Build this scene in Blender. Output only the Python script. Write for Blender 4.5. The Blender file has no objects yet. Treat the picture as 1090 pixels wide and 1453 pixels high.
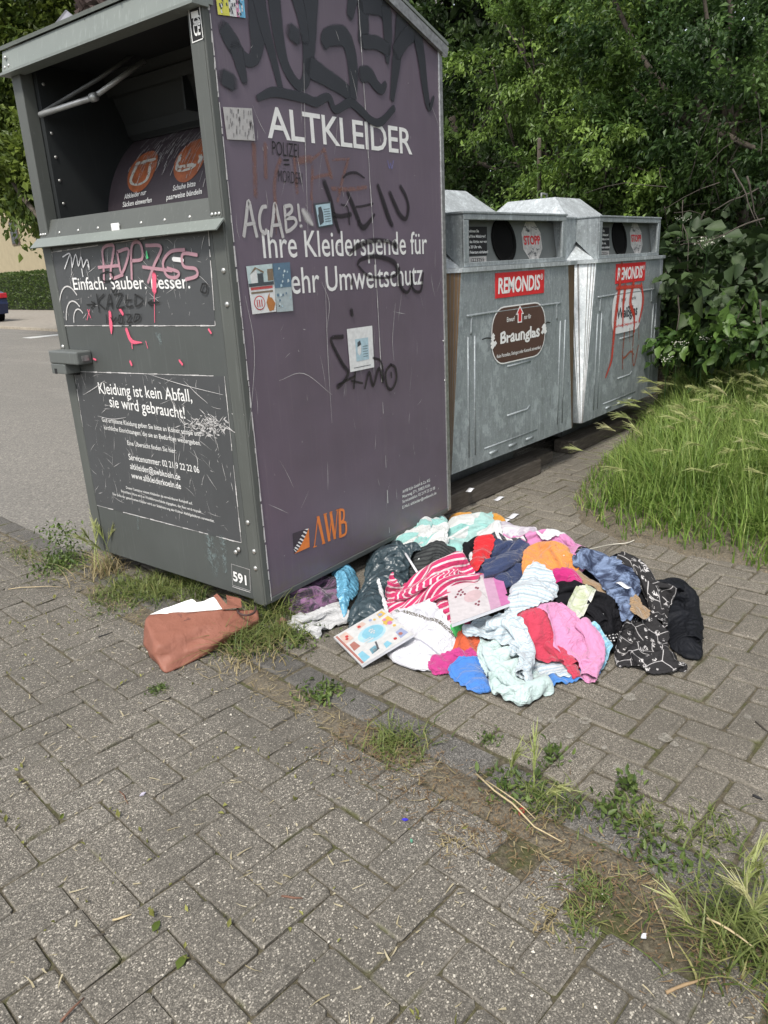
import bpy, math, random
import numpy as np
from mathutils import Matrix, Vector
from math import radians as R_
sc = bpy.context.scene
COL = sc.collection
# ---------------------------------------------------------------- camera, world, sun, exposure
CAM = np.array([-1.783, -2.013, 1.318]); FPX = 1053.4
YAW, PITCH, ROLL = R_(38.16), R_(-18.44), R_(-2.87)
def cam_axes():
    cy, sy = math.cos(YAW), math.sin(YAW)
    f = np.array([cy*math.cos(PITCH), sy*math.cos(PITCH), math.sin(PITCH)])
    r = np.array([sy, -cy, 0]); u = np.cross(r, f)
    return np.array([math.cos(ROLL)*r+math.sin(ROLL)*u, -math.sin(ROLL)*r+math.cos(ROLL)*u, f])
AX = cam_axes()
cd = bpy.data.cameras.new('camera'); cam = bpy.data.objects.new('camera', cd); COL.objects.link(cam)
m = Matrix.Identity(4)
for i in range(3):
    m[i][0], m[i][1], m[i][2], m[i][3] = AX[0][i], AX[1][i], -AX[2][i], CAM[i]
cam.matrix_world = m
cd.sensor_fit = 'VERTICAL'; cd.sensor_height = 24.0; cd.lens = FPX/1453*24.0
cd.clip_start = .05; cd.clip_end = 600
sc.camera = cam
SUN_EL, SUN_AZ = R_(56), R_(196)      # azimuth from +X, counter-clockwise
w = bpy.data.worlds.new('World'); sc.world = w; w.use_nodes = True
nt = w.node_tree; bg = nt.nodes['Background']
sky = nt.nodes.new('ShaderNodeTexSky'); sky.sky_type = 'NISHITA'; sky.sun_disc = False
sky.sun_elevation = SUN_EL; sky.sun_rotation = math.pi/2-SUN_AZ
sky.dust_density = 2.5; sky.air_density = 1.0
hs_ = nt.nodes.new('ShaderNodeHueSaturation'); hs_.inputs['Saturation'].default_value = .38      # hazy, nearly white sky
nt.links.new(sky.outputs[0], hs_.inputs['Color']); nt.links.new(hs_.outputs[0], bg.inputs[0]); bg.inputs[1].default_value = .115
sl = bpy.data.lights.new('sun', 'SUN'); sl.energy = 1.7; sl.angle = R_(11); sl.color = (1, .95, .87)
so = bpy.data.objects.new('sun', sl); COL.objects.link(so)
sd = Vector((math.cos(SUN_EL)*math.cos(SUN_AZ), math.cos(SUN_EL)*math.sin(SUN_AZ), math.sin(SUN_EL)))
so.rotation_euler = sd.to_track_quat('Z', 'Y').to_euler()
vs = sc.view_settings; vs.view_transform = 'Standard'; vs.look = 'None'; vs.exposure = 1.1; vs.gamma = 1
# ---------------------------------------------------------------- survey helper: where a sight line meets a real plane
def on(px, py, ax, v):
    d = np.array([(px-545)/FPX, -(py-726.5)/FPX, 1.0])@AX
    return CAM+d*((v-CAM[ax])/d[ax])
def G(px, py, z=0): return on(px, py, 2, z)
def SD(px, py): p = on(px, py, 1, 0); return (p[0], p[2])      # side panel of the clothing bank: (x, z)
def FR(px, py): p = on(px, py, 0, 0); return (-p[1], p[2])     # its front: (-y, z)
# ---------------------------------------------------------------- mesh helpers
class MB:
    def __init__(s): s.v = []; s.f = []; s.m = []; s.a = {}
    def add(s, vs, fs, mi=0):
        o = len(s.v); s.v += [tuple(map(float, p)) for p in vs]
        for f in fs: s.f.append(tuple(o+i for i in f)); s.m.append(mi)
        return o
    def box(s, x0, x1, y0, y1, z0, z1, mi=0, bev=0):
        if bev > 0:
            b = min(bev, (x1-x0)*.45, (y1-y0)*.45, (z1-z0)*.45)
            import bmesh
            bm = bmesh.new(); bmesh.ops.create_cube(bm, size=1)
            for v in bm.verts: v.co = ((x0+x1)/2+v.co.x*(x1-x0), (y0+y1)/2+v.co.y*(y1-y0), (z0+z1)/2+v.co.z*(z1-z0))
            bmesh.ops.bevel(bm, geom=bm.edges[:], offset=b, segments=2, affect='EDGES', profile=.5)
            bm.verts.index_update(); s.add([v.co[:] for v in bm.verts], [[v.index for v in f.verts] for f in bm.faces], mi); bm.free(); return
        s.add([(x0,y0,z0),(x1,y0,z0),(x1,y1,z0),(x0,y1,z0),(x0,y0,z1),(x1,y0,z1),(x1,y1,z1),(x0,y1,z1)],
              [(0,3,2,1),(4,5,6,7),(0,1,5,4),(1,2,6,5),(2,3,7,6),(3,0,4,7)], mi)
    def prism(s, pts, fn, d0, d1, mi=0):
        """outline pts (2D, ccw) extruded between depths d0 and d1 through fn(a,b,d)"""
        n = len(pts)
        s.add([fn(a, b, d0) for a, b in pts]+[fn(a, b, d1) for a, b in pts],
              [tuple(range(n-1, -1, -1)), tuple(range(n, 2*n))]+[(i, (i+1) % n, n+(i+1) % n, n+i) for i in range(n)], mi)
    def tube(s, pts, r, n=8, mi=0, cap=True):
        P = [Vector(p) for p in pts]; rs = r if hasattr(r, '__len__') else [r]*len(P)
        t0 = (P[1]-P[0]).normalized(); nn = t0.orthogonal().normalized(); rings = []
        vs = []
        for i, p in enumerate(P):
            t = (P[min(i+1, len(P)-1)]-P[max(i-1, 0)]).normalized()
            nn = (nn-t*nn.dot(t)).normalized(); bb = t.cross(nn)
            for k in range(n):
                a = 2*math.pi*k/n; vs.append(p+(nn*math.cos(a)+bb*math.sin(a))*rs[i])
        fs = [(i*n+k, i*n+(k+1) % n, (i+1)*n+(k+1) % n, (i+1)*n+k) for i in range(len(P)-1) for k in range(n)]
        if cap: fs += [tuple(range(n-1, -1, -1)), tuple((len(P)-1)*n+k for k in range(n))]
        s.add(vs, fs, mi)
    def build(s, name, mats, parent=None, smooth=False, auto=None):
        me = bpy.data.meshes.new(name); me.from_pydata(s.v, [], s.f)
        for mm in (mats if isinstance(mats, (list, tuple)) else [mats]): me.materials.append(mm)
        if any(s.m): me.polygons.foreach_set('material_index', s.m)
        for k, vals in s.a.items():
            at = me.attributes.new(k, 'FLOAT', 'POINT'); at.data.foreach_set('value', np.array(vals, 'f'))
        if smooth: me.polygons.foreach_set('use_smooth', [True]*len(s.f))
        me.update()
        o = bpy.data.objects.new(name, me); COL.objects.link(o)
        if parent is not None: o.parent = parent
        return o
def np_mesh(name, V, F, mats, attrs=None, parent=None, smooth=False, mi=None):
    """V (n,3), F (m,k) numpy with k corners each"""
    me = bpy.data.meshes.new(name); n, k = F.shape
    me.vertices.add(len(V)); me.vertices.foreach_set('co', np.ascontiguousarray(V, 'f').ravel())
    me.loops.add(n*k); me.loops.foreach_set('vertex_index', np.ascontiguousarray(F, 'i').ravel())
    me.polygons.add(n); me.polygons.foreach_set('loop_start', np.arange(0, n*k, k, dtype='i'))
    me.polygons.foreach_set('loop_total', np.full(n, k, 'i'))
    for mm in (mats if isinstance(mats, (list, tuple)) else [mats]): me.materials.append(mm)
    if mi is not None: me.polygons.foreach_set('material_index', np.ascontiguousarray(mi, 'i'))
    for kk, vals in (attrs or {}).items():
        at = me.attributes.new(kk, 'FLOAT', 'POINT'); at.data.foreach_set('value', np.ascontiguousarray(vals, 'f'))
    me.update(calc_edges=True)
    me.polygons.foreach_set('use_smooth', np.full(n, bool(smooth)))
    o = bpy.data.objects.new(name, me); COL.objects.link(o)
    if parent is not None: o.parent = parent
    return o
def empty(name, loc=(0, 0, 0), rz=0):
    o = bpy.data.objects.new(name, None); COL.objects.link(o); o.location = loc; o.rotation_euler = (0, 0, rz)
    o.empty_display_size = .1; return o
def tag(o, label, cat, group=None, kind=None):
    o['label'] = label; o['category'] = cat
    if group: o['group'] = group
    if kind: o['kind'] = kind
    return o
def struct(o): o['kind'] = 'structure'; return o
def rng(seed): return np.random.default_rng(seed)
class Noise2:
    def __init__(s, seed): s.t = rng(seed).random((64, 64))
    def __call__(s, x, y):
        xi = np.floor(x).astype(int); yi = np.floor(y).astype(int); fx = x-xi; fy = y-yi
        fx = fx*fx*(3-2*fx); fy = fy*fy*(3-2*fy); t = s.t
        a = t[xi % 64, yi % 64]; b = t[(xi+1) % 64, yi % 64]; c = t[xi % 64, (yi+1) % 64]; d = t[(xi+1) % 64, (yi+1) % 64]
        return (a*(1-fx)+b*fx)*(1-fy)+(c*(1-fx)+d*fx)*fy
# ---------------------------------------------------------------- material helpers
class NG:
    def __init__(s, name):
        s.m = bpy.data.materials.new(name); s.m.use_nodes = True; s.t = s.m.node_tree; s.b = s.t.nodes['Principled BSDF']
        s.tc = s.n('ShaderNodeTexCoord'); s.co = s.tc.outputs['Object']
    def n(s, ty, **kw):
        nd = s.t.nodes.new(ty)
        for k, v in kw.items(): setattr(nd, k, v)
        return nd
    def L(s, a, b): s.t.links.new(a, b)
    def put(s, sock, v):
        if hasattr(v, 'is_linked') or hasattr(v, 'links'): s.L(v, sock)
        else: sock.default_value = v
    def map(s, scale=(1, 1, 1), rot=(0, 0, 0), src=None):
        nd = s.n('ShaderNodeMapping'); nd.inputs['Scale'].default_value = scale; nd.inputs['Rotation'].default_value = rot
        s.L(src or s.co, nd.inputs[0]); return nd.outputs[0]
    def noise(s, sc_, det=4, rough=.6, co=None, dist=0, out='Fac'):
        nd = s.n('ShaderNodeTexNoise'); nd.inputs['Scale'].default_value = sc_; nd.inputs['Detail'].default_value = det
        nd.inputs['Roughness'].default_value = rough; nd.inputs['Distortion'].default_value = dist
        s.L(co or s.co, nd.inputs['Vector']); return nd.outputs[out]
    def vor(s, sc_, co=None, out='Distance', feat='F1', rand=1):
        nd = s.n('ShaderNodeTexVoronoi'); nd.feature = feat; nd.inputs['Scale'].default_value = sc_; nd.inputs['Randomness'].default_value = rand
        s.L(co or s.co, nd.inputs['Vector']); return nd.outputs[out]
    def attr(s, name):
        nd = s.n('ShaderNodeAttribute'); nd.attribute_name = name; return nd.outputs['Fac']
    def ramp(s, fac, stops, interp='LINEAR'):
        nd = s.n('ShaderNodeValToRGB'); cr = nd.color_ramp; cr.interpolation = interp
        while len(cr.elements) < len(stops): cr.elements.new(.5)
        for e, (p, c) in zip(cr.elements, stops):
            e.position = p; e.color = (c, c, c, 1) if isinstance(c, (int, float)) else (*c[:3], 1)
        s.L(fac, nd.inputs[0]); return nd.outputs[0]
    def math(s, op, a, b=0.0, c=0.0):
        nd = s.n('ShaderNodeMath', operation=op)
        for i, v in enumerate((a, b, c)): s.put(nd.inputs[i], v)
        return nd.outputs[0]
    def mix(s, fac, a, b, mode='MIX'):
        nd = s.n('ShaderNodeMix', data_type='RGBA', blend_type=mode)
        for i, v in ((0, fac), (6, a), (7, b)):
            if isinstance(v, tuple) and len(v) == 3: v = (*v, 1)
            s.put(nd.inputs[i], v)
        return nd.outputs[2]
    def bump(s, h, strength=.3, dist=.01):
        nd = s.n('ShaderNodeBump'); s.put(nd.inputs['Strength'], strength); nd.inputs['Distance'].default_value = dist
        s.L(h, nd.inputs['Height']); s.L(nd.outputs[0], s.b.inputs['Normal']); return nd
    def set(s, col=None, rough=None, metal=None, spec=None, alpha=None):
        for k, v in (('Base Color', col), ('Roughness', rough), ('Metallic', metal), ('Specular IOR Level', spec), ('Alpha', alpha)):
            if v is not None:
                if isinstance(v, tuple) and len(v) == 3: v = (*v, 1)
                s.put(s.b.inputs[k], v)
        return s.m
def simple(name, c, rough=.6, metal=0, var=.25, scale=12, bump=0, spec=.5, bscale=None):
    g = NG(name); f = g.noise(scale, 5)
    c0 = tuple(x*(1-var) for x in c); c1 = tuple(min(1, x*(1+var)) for x in c)
    if bump: g.bump(g.noise(bscale or scale*4, 4), bump, .004)
    return g.set(g.ramp(f, [(.3, c0), (.7, c1)]), rough, metal, spec)
# ---------------------------------------------------------------- ground
KA = R_(6); KC, KS = math.cos(KA), math.sin(KA)      # kerb frame: u across the kerb, v along it
def UV(u, v, z=0.0): return (u*KC+v*KS, -u*KS+v*KC, z)
def toUV(x, y): return (x*KC-y*KS, x*KS+y*KC)
def mat_paver(name, c, spk, tint):
    g = NG(name); rnd = g.attr('rnd'); ed = g.attr('edge')
    big = g.noise(1.3, 3); fine = g.noise(260, 3, .7); mid = g.noise(14, 5, .65)
    v1 = g.vor(175, out='Distance', co=g.map((1, 1.35, 1), (0, 0, .5))); vc = g.vor(175, out='Color', co=g.map((1, 1.35, 1), (0, 0, .5)))
    sep = g.n('ShaderNodeSeparateColor'); g.L(vc, sep.inputs[0])
    thr = g.math('MULTIPLY', g.math('POWER', sep.outputs[0], 4.0), spk)
    speck = g.math('LESS_THAN', v1, thr)
    v2 = g.vor(420, out='Color'); s2 = g.n('ShaderNodeSeparateColor'); g.L(v2, s2.inputs[0])
    grain = g.ramp(s2.outputs[1], [(.0, .42), (.5, .88), (.8, 1.3), (1, 2.3)])
    base = g.mix(mid, tuple(x*.72 for x in c), tuple(x*1.28 for x in c))
    base = g.mix(g.math('MULTIPLY', rnd, .5), base, tint)
    base = g.mix(1.0, base, grain, 'MULTIPLY')
    base = g.mix(g.ramp(big, [(.38, 0), (.66, .55)]), base, tuple(x*.62 for x in c))
    base = g.mix(g.math('MULTIPLY', speck, g.math('ADD', .35, g.math('MULTIPLY', sep.outputs[2], .55))), base, (.50, .46, .385))
    dirt = g.math('MULTIPLY', ed, g.ramp(g.noise(30, 4), [(.3, .08), (.7, .6)]))
    base = g.mix(dirt, base, (.075, .066, .048))
    wear = g.math('MULTIPLY', g.ramp(ed, [(.1, 0), (.45, .42), (.65, .42), (.95, 0)]), g.ramp(g.noise(11, 4), [(.4, .1), (.65, 1)])); base = g.mix(wear, base, tuple(min(1, x*1.9) for x in c))
    stn = g.noise(.9, 5, .7, co=g.map((1, 1, 1), (0, 0, 1.1))); base = g.mix(g.ramp(stn, [(.5, 0), (.62, .32), (.75, .1)]), base, tuple(x*.5 for x in c))
    moss = g.math('MULTIPLY', ed, g.ramp(g.noise(7, 4), [(.56, 0), (.66, .8)]))
    base = g.mix(moss, base, (.07, .075, .02))
    h = g.math('ADD', g.math('MULTIPLY', fine, .6), g.math('MULTIPLY', s2.outputs[1], .5))
    g.bump(h, .55, .0035)
    return g.set(base, .9, 0, .3)
M_PAV = mat_paver('paver_grey', (.138, .127, .108), .60, (.142, .128, .106))
M_PARK = mat_paver('paver_parking', (.158, .143, .118), .42, (.19, .171, .14))
M_KERB = mat_paver('kerb_stone', (.112, .106, .096), .25, (.135, .128, .116))
def mat_soil():
    g = NG('joint_soil'); n = g.noise(9, 6, .7); f = g.noise(90, 4, .7); d = g.noise(2.2, 3)
    c = g.ramp(f, [(.3, (.055, .047, .033)), (.55, (.11, .095, .066)), (.75, (.2, .175, .125))])
    c = g.mix(g.ramp(n, [(.5, 0), (.64, .7)]), c, (.06, .07, .018))
    g.bump(f, .8, .01); return g.set(c, .95, 0, .2)
M_SOIL = mat_soil()
def mat_asphalt():
    g = NG('asphalt'); v = g.vor(120, out='Color'); s = g.n('ShaderNodeSeparateColor'); g.L(v, s.inputs[0])
    c = g.ramp(s.outputs[0], [(0, (.125, .118, .106)), (.7, (.20, .188, .168)), (1, (.31, .29, .25))])
    b = g.noise(.5, 5, .65); c = g.mix(g.ramp(b, [(.35, .0), (.7, .4)]), c, (.13, .125, .115))
    st = g.noise(1.0, 4, .6, co=g.map((3.0, .12, 1), (0, 0, KA))); c = g.mix(g.ramp(st, [(.55, 0), (.68, .4)]), c, (.27, .255, .23))
    wv = g.noise(6, 5); c = g.mix(g.ramp(wv, [(.6, 0), (.72, .5)]), c, (.1, .098, .092))
    g.bump(s.outputs[1], .5, .006); return g.set(c, .88, 0, .35)
M_ASPH = mat_asphalt()
M_DIRT = simple('verge_dirt', (.075, .058, .04), .95, 0, .55, 40, .8, .2)
M_GRAVEL = simple('pavement_far', (.24, .215, .18), .9, 0, .2, 6, .3)
M_WHITE = simple('road_paint', (.6, .6, .57), .8, 0, .15, 30)
def sheet(name, pts, z, m, kind='structure'):
    mb = MB(); mb.add([(x, y, z) for x, y in pts], [tuple(range(len(pts)))]); o = mb.build(name, m); o['kind'] = kind; return o
sheet('ground', [(-300, -300), (300, -300), (300, 300), (-300, 300)], -.04, M_SOIL)
sheet('joint_sand', [UV(u, v)[:2] for u, v in ((-4.2, -4.5), (9, -4.5), (9, 1.6), (-.1, 1.6), (-.1, 7), (-4.2, 7))], -.0075, M_SOIL)
sheet('road', [UV(u, v)[:2] for u, v in ((-.12, 1.35), (9.0, 1.35), (9.0, 4.5), (7.5, 6.5), (7.5, 90), (-.12, 90))], -.006, M_ASPH)
def pavers(name, mat, cells, L, Wd, seed, jit=.0022, gap=.0025, bev=.004):
    """cells: list of (u0, v0, u1, v1) rectangles -> one surface of bevelled stones"""
    r = rng(seed); c = np.array(cells); n = len(c)
    z = r.normal(0, .0016, n); tu = r.normal(0, .007, n); tv = r.normal(0, .007, n); ang = r.normal(0, .008, n)
    mu = (c[:, 0]+c[:, 2])/2+r.normal(0, jit*.6, n); mv = (c[:, 1]+c[:, 3])/2+r.normal(0, jit*.6, n)
    hu = (c[:, 2]-c[:, 0])/2-gap/2; hv = (c[:, 3]-c[:, 1])/2-gap/2
    g = gap; cham = .012
    # octagon outline (slightly rounded corners) x 3 rings: bottom, shoulder, top
    V = []; E = []
    for inset, dz, e in ((0, -.05, 1), (0, -.007, 1), (bev*.5, -.0018, .55), (bev*1.5, 0, 0)):
        k = cham
        pts = [(-1, -1, k, 0), (1, -1, -k, 0), (1, -1, 0, k), (1, 1, 0, -k), (1, 1, -k, 0), (-1, 1, k, 0), (-1, 1, 0, -k), (-1, -1, 0, k)]
        for (su, sv, du, dv) in pts:
            lu = su*(hu-inset)+du*.6; lv = sv*(hv-inset)+dv*.6
            lu = lu+r.normal(0, .0011, n); lv = lv+r.normal(0, .0011, n)
            zz = z+tu*lu+tv*lv+dz+(r.normal(0, .0007, n) if dz > -.01 else 0)
            U = mu+lu*np.cos(ang)-lv*np.sin(ang); Vv = mv+lu*np.sin(ang)+lv*np.cos(ang)
            V.append(np.stack([U*KC+Vv*KS, -U*KS+Vv*KC, zz], 1)); E.append(np.full(n, e))
    V = np.stack(V, 1).reshape(-1, 3); E = np.stack(E, 1).ravel()
    F = []
    for ring in range(3):
        for k in range(8):
            a = ring*8+k; b = ring*8+(k+1) % 8; F.append((a, b, b+8, a+8))
    T = 24
    F += [(T, T+1, T+2, T+7), (T+7, T+2, T+3, T+6), (T+6, T+3, T+4, T+5)]
    F = (np.array(F)[None]+(np.arange(n)*32)[:, None, None]).reshape(-1, 4)
    return struct(np_mesh(name, V, F, mat, {'rnd': np.repeat(r.random(n), 32), 'edge': E}))
def herring(u0, u1, v0, v1, ou, ov, s=.1, clip=None):
    out = []
    for i in range(int((u0-ou)/s)-2, int((u1-ou)/s)+2):
        for j in range(int((v0-ov)/s)-2, int((v1-ov)/s)+2):
            c = (i-j) % 4
            if c == 0: q = (i, j, i+2, j+1)
            elif c == 3: q = (i, j, i+1, j+2)
            else: continue
            a = [ou+q[0]*s, ov+q[1]*s, ou+q[2]*s, ov+q[3]*s]
            cu, cv = (a[0]+a[2])/2, (a[1]+a[3])/2
            if a[2] < u0 or a[0] > u1 or a[3] < v0 or a[1] > v1: continue
            a = [max(a[0], u0), max(a[1], v0), min(a[2], u1), min(a[3], v1)]
            if a[2]-a[0] < .03 or a[3]-a[1] < .03: continue
            if clip and clip((a[0]+a[2])/2, (a[1]+a[3])/2): continue
            out.append(a)
    return out
NE = Noise2(19)
def ragged(u, v): return u > (-.285 if v > -.85 else -.285-min(.15, (-.85-v)*.10))+.045*(float(NE(np.array(v*2.3), np.array(.5)))-.5)
pavers('pavement', M_PAV, herring(-3.4, -.24, -3.6, 6.0, -.335-3.0, -3.97, clip=ragged), .2, .1, 5)
def inverge(u, v): return u > 2.1 and v < -.9
pavers('parking_bay', M_PARK, herring(-.1, 5.4, -3.4, 1.4, -.1, -3.4, clip=inverge), .2, .1, 6, bev=.008, gap=.006)
r = rng(8); kc = []; v = -3.6
while v < 6:
    l = .2+r.uniform(-.02, .1); kc.append((-.232, v, -.105, v+l)); v += l
pavers('kerb', M_KERB, kc, .2, .1, 7, jit=.004, gap=.012, bev=.012)
# lichen and old gum spots on the parking bay
mb = MB(); r = rng(12)
spots = [(893, 990, .022), (943, 1048, .022), (957, 1057, .012), (980, 1065, .008), (764, 1022, .015), (784, 1023, .014), (830, 1024, .02), (808, 1045, .014), (786, 1052, .014), (850, 966, .012), (921, 945, .012), (954, 975, .01), (1060, 1018, .012), (581, 940, .017), (668, 1022, .008), (977, 984, .006), (830, 1090, .006), (1019, 990, .006), (720, 948+95, .006), (858, 1062, .009), (875, 1090, .012), (600, 1075, .008)]
for px, py, rad in spots:
    p = G(px, py); n = 18; ph = r.uniform(0, 6)
    mb.add([(p[0]+rad*(1+.13*math.sin(2*a+ph)+.09*math.sin(5*a))*math.cos(a), p[1]+rad*.9*(1+.13*math.sin(3*a+ph))*math.sin(a), .0035) for a in [2*math.pi*k/n for k in range(n)]], [tuple(range(n))])
g = NG('lichen'); M_LICH = g.set(g.ramp(g.noise(160, 4), [(.35, (.2, .185, .155)), (.6, (.34, .32, .275))]), .95, 0, .2, g.ramp(g.noise(70, 5, .7), [(.3, .15), (.65, .75)]))
o = mb.build('lichen_spots', M_LICH); o['kind'] = 'stuff'; tag(o, 'pale round lichen and gum spots on the parking bay pavers', 'lichen spots')
# far side of the road
sheet('far_pavement', [UV(u, v)[:2] for u, v in ((7.5, 6.5), (40, 6.5), (40, 90), (7.5, 90))], .004, M_GRAVEL)
mb = MB(); a = [UV(7.42, 6.5), UV(7.56, 6.5), UV(7.56, 90), UV(7.42, 90)]
mb.add([(x, y, -.004) for x, y, _ in a]+[(x, y, .06) for x, y, _ in a], [(4, 5, 6, 7), (0, 1, 5, 4), (1, 2, 6, 5), (2, 3, 7, 6), (3, 0, 4, 7)])
struct(mb.build('far_kerb', simple('far_kerb_stone', (.32, .28, .22), .9)))
pa, pb = G(44, 480), G(100, 474); pc, pd = G(82, 474.5), G(82, 472)
mb = MB(); mb.add([(pa[0], pa[1], -.002), (pb[0], pb[1], -.002), (pb[0]+.05, pb[1]+.5, -.002), (pa[0]+.05, pa[1]+.55, -.002)], [(0, 1, 2, 3)])
struct(mb.build('road_marking', M_WHITE))
# soil strip in the kerb gap, and the verge
def strip(name, m, u0, u1, v0, v1, h, seed):
    nu, nv = 10, int((v1-v0)/.03); N = Noise2(seed)
    uu, vv = np.meshgrid(np.linspace(u0, u1, nu), np.linspace(v0, v1, nv), indexing='ij')
    zz = -.012+h*(.35+1.1*N(uu*14, vv*14)*N(uu*3+7, vv*5))*np.sin(np.pi*(uu-u0)/(u1-u0))
    V = np.stack([uu*KC+vv*KS, -uu*KS+vv*KC, zz], -1).reshape(-1, 3); i = np.arange(nu*nv).reshape(nu, nv)
    F = np.stack([i[:-1, :-1], i[1:, :-1], i[1:, 1:], i[:-1, 1:]], -1).reshape(-1, 4)
    return struct(np_mesh(name, V, F, m, smooth=True))
def mat_litter():
    g = NG('gap_soil'); f = g.noise(120, 4, .7); f2 = g.noise(25, 5)
    st = g.noise(60, 3, .6, co=g.map((1, 4, 1), (0, 0, .6)), dist=2)
    c = g.ramp(f, [(.3, (.08, .07, .054)), (.55, (.155, .136, .104)), (.74, (.27, .235, .175))])
    c = g.mix(g.ramp(st, [(.56, 0), (.62, .8)]), c, (.26, .205, .13)); c = g.mix(g.ramp(f2, [(.55, 0), (.75, .6)]), c, (.06, .048, .03))
    g.bump(f, .9, .012); return g.set(c, .95, 0, .2)
M_LIT = mat_litter()
strip('gap_soil', M_LIT, -.34, -.21, -3.4, 5, .016, 31)
VERGE = [tuple(G(x, y)[:2]) for x, y in ((1089, 815), (1040, 800), (1000, 796), (950, 781), (915, 771), (880, 770), (850, 752), (822, 742), (812, 715), (822, 690), (850, 655), (880, 632), (905, 602), (925, 572))]
VERGE = [(1.35, -4.6), (1.42, -2.2)]+VERGE+[(9, .9), (14, 1.5), (14, -4.6)]
def in_poly(x, y, P):
    P = np.asarray(P); ins = np.zeros(np.shape(x), bool); n = len(P)
    for i in range(n):
        x0, y0 = P[i]; x1, y1 = P[(i+1) % n]
        if y0 == y1: continue
        c = ((y0 > y) != (y1 > y)) & (x < (x1-x0)*(y-y0)/(y1-y0)+x0); ins ^= c
    return ins
def edge_dist(x, y, P, closed=True, near=False):
    P = np.asarray(P); best = np.full(np.shape(x), 1e9); nx = np.zeros(np.shape(x)); ny = nx.copy(); n = len(P)
    for i in range(n if closed else n-1):
        a = P[i]; b = P[(i+1) % n]; d = b-a; L2 = (d*d).sum()+1e-12
        t = np.clip(((x-a[0])*d[0]+(y-a[1])*d[1])/L2, 0, 1); qx = a[0]+t*d[0]; qy = a[1]+t*d[1]
        dd = np.hypot(x-qx, y-qy); k = dd < best; best = np.where(k, dd, best); nx = np.where(k, qx, nx); ny = np.where(k, qy, ny)
    return (best, nx, ny) if near else best
NV = Noise2(77)
def verge_h(x, y):
    d = edge_dist(x, y, VERGE); return np.clip(d*.18, 0, .08)*(.6+.8*NV(x*5, y*5))+.012*NV(x*22, y*22)*np.clip(d*8, 0, 1)+.003
xs, ys = np.arange(1.3, 6.2, .045), np.arange(-3.6, .75, .045)
gx, gy = np.meshgrid(xs, ys, indexing='ij'); ins = in_poly(gx, gy, VERGE); d = edge_dist(gx, gy, VERGE)
zz = np.where(ins, verge_h(gx, gy), -.02-.0*d)
i = np.arange(gx.size).reshape(gx.shape); F = np.stack([i[:-1, :-1], i[1:, :-1], i[1:, 1:], i[:-1, 1:]], -1).reshape(-1, 4)
F = F[ins.ravel()[F].any(1)]
struct(np_mesh('verge', np.stack([gx, gy, zz], -1).reshape(-1, 3), F, M_LIT, smooth=True))
sheet('woodland_floor', [(5.6, -30), (60, -30), (60, 3.2), (8, 3.2), (5.9, .6)], .002, M_DIRT)
# ---------------------------------------------------------------- flat lettering, strokes, stickers
_tc = {}
def glyphs(s, bold=0.0, spacing=1.0, shear=0.0):
    key = (s, bold, spacing, shear)
    if key not in _tc:
        cu = bpy.data.curves.new('lettering', 'FONT'); cu.body = s; cu.size = 1; cu.offset = bold; cu.space_character = spacing; cu.shear = shear; cu.resolution_u = 3
        o = bpy.data.objects.new('lettering', cu); COL.objects.link(o)
        dg = bpy.context.evaluated_depsgraph_get(); me = bpy.data.meshes.new_from_object(o.evaluated_get(dg))
        v = np.array([p.co[:2] for p in me.vertices]); f = [tuple(p.vertices) for p in me.polygons]
        bpy.data.objects.remove(o); bpy.data.meshes.remove(me); bpy.data.curves.remove(cu); _tc[key] = (v, f)
    return _tc[key]
def put_text(mb, s, a, b, h, fn, mi=0, bold=0.0, spacing=1.0, shear=0.0, d=0.0, caps=True):
    """text from baseline point a to b (2D in the surface), cap height h; fn(p,q,depth)->3D"""
    v, f = glyphs(s, bold, spacing, shear); x0, x1 = v[:, 0].min(), v[:, 0].max(); a = np.array(a); b = np.array(b)
    L = np.linalg.norm(b-a); ex = (b-a)/L; ey = np.array([-ex[1], ex[0]]); top = .73
    X = (v[:, 0]-x0)/(x1-x0)*L; Y = v[:, 1]/top*h
    P = a+X[:, None]*ex+Y[:, None]*ey
    mb.add([fn(p[0], p[1], d) for p in P], f, mi)
def smooth_line(pts, k=6):
    P = np.array(pts, float)
    if len(P) < 3: t = np.linspace(0, 1, k+1)[:, None]; return P[0]*(1-t)+P[-1]*t
    Q = np.vstack([2*P[0]-P[1], P, 2*P[-1]-P[-2]]); out = []
    for i in range(1, len(Q)-2):
        for t in np.linspace(0, 1, k, endpoint=False):
            a, b, c, e = Q[i-1], Q[i], Q[i+1], Q[i+2]
            out.append(.5*(2*b+(c-a)*t+(2*a-5*b+4*c-e)*t*t+(-a+3*b-3*c+e)*t**3))
    out.append(P[-1]); return np.array(out)
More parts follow.
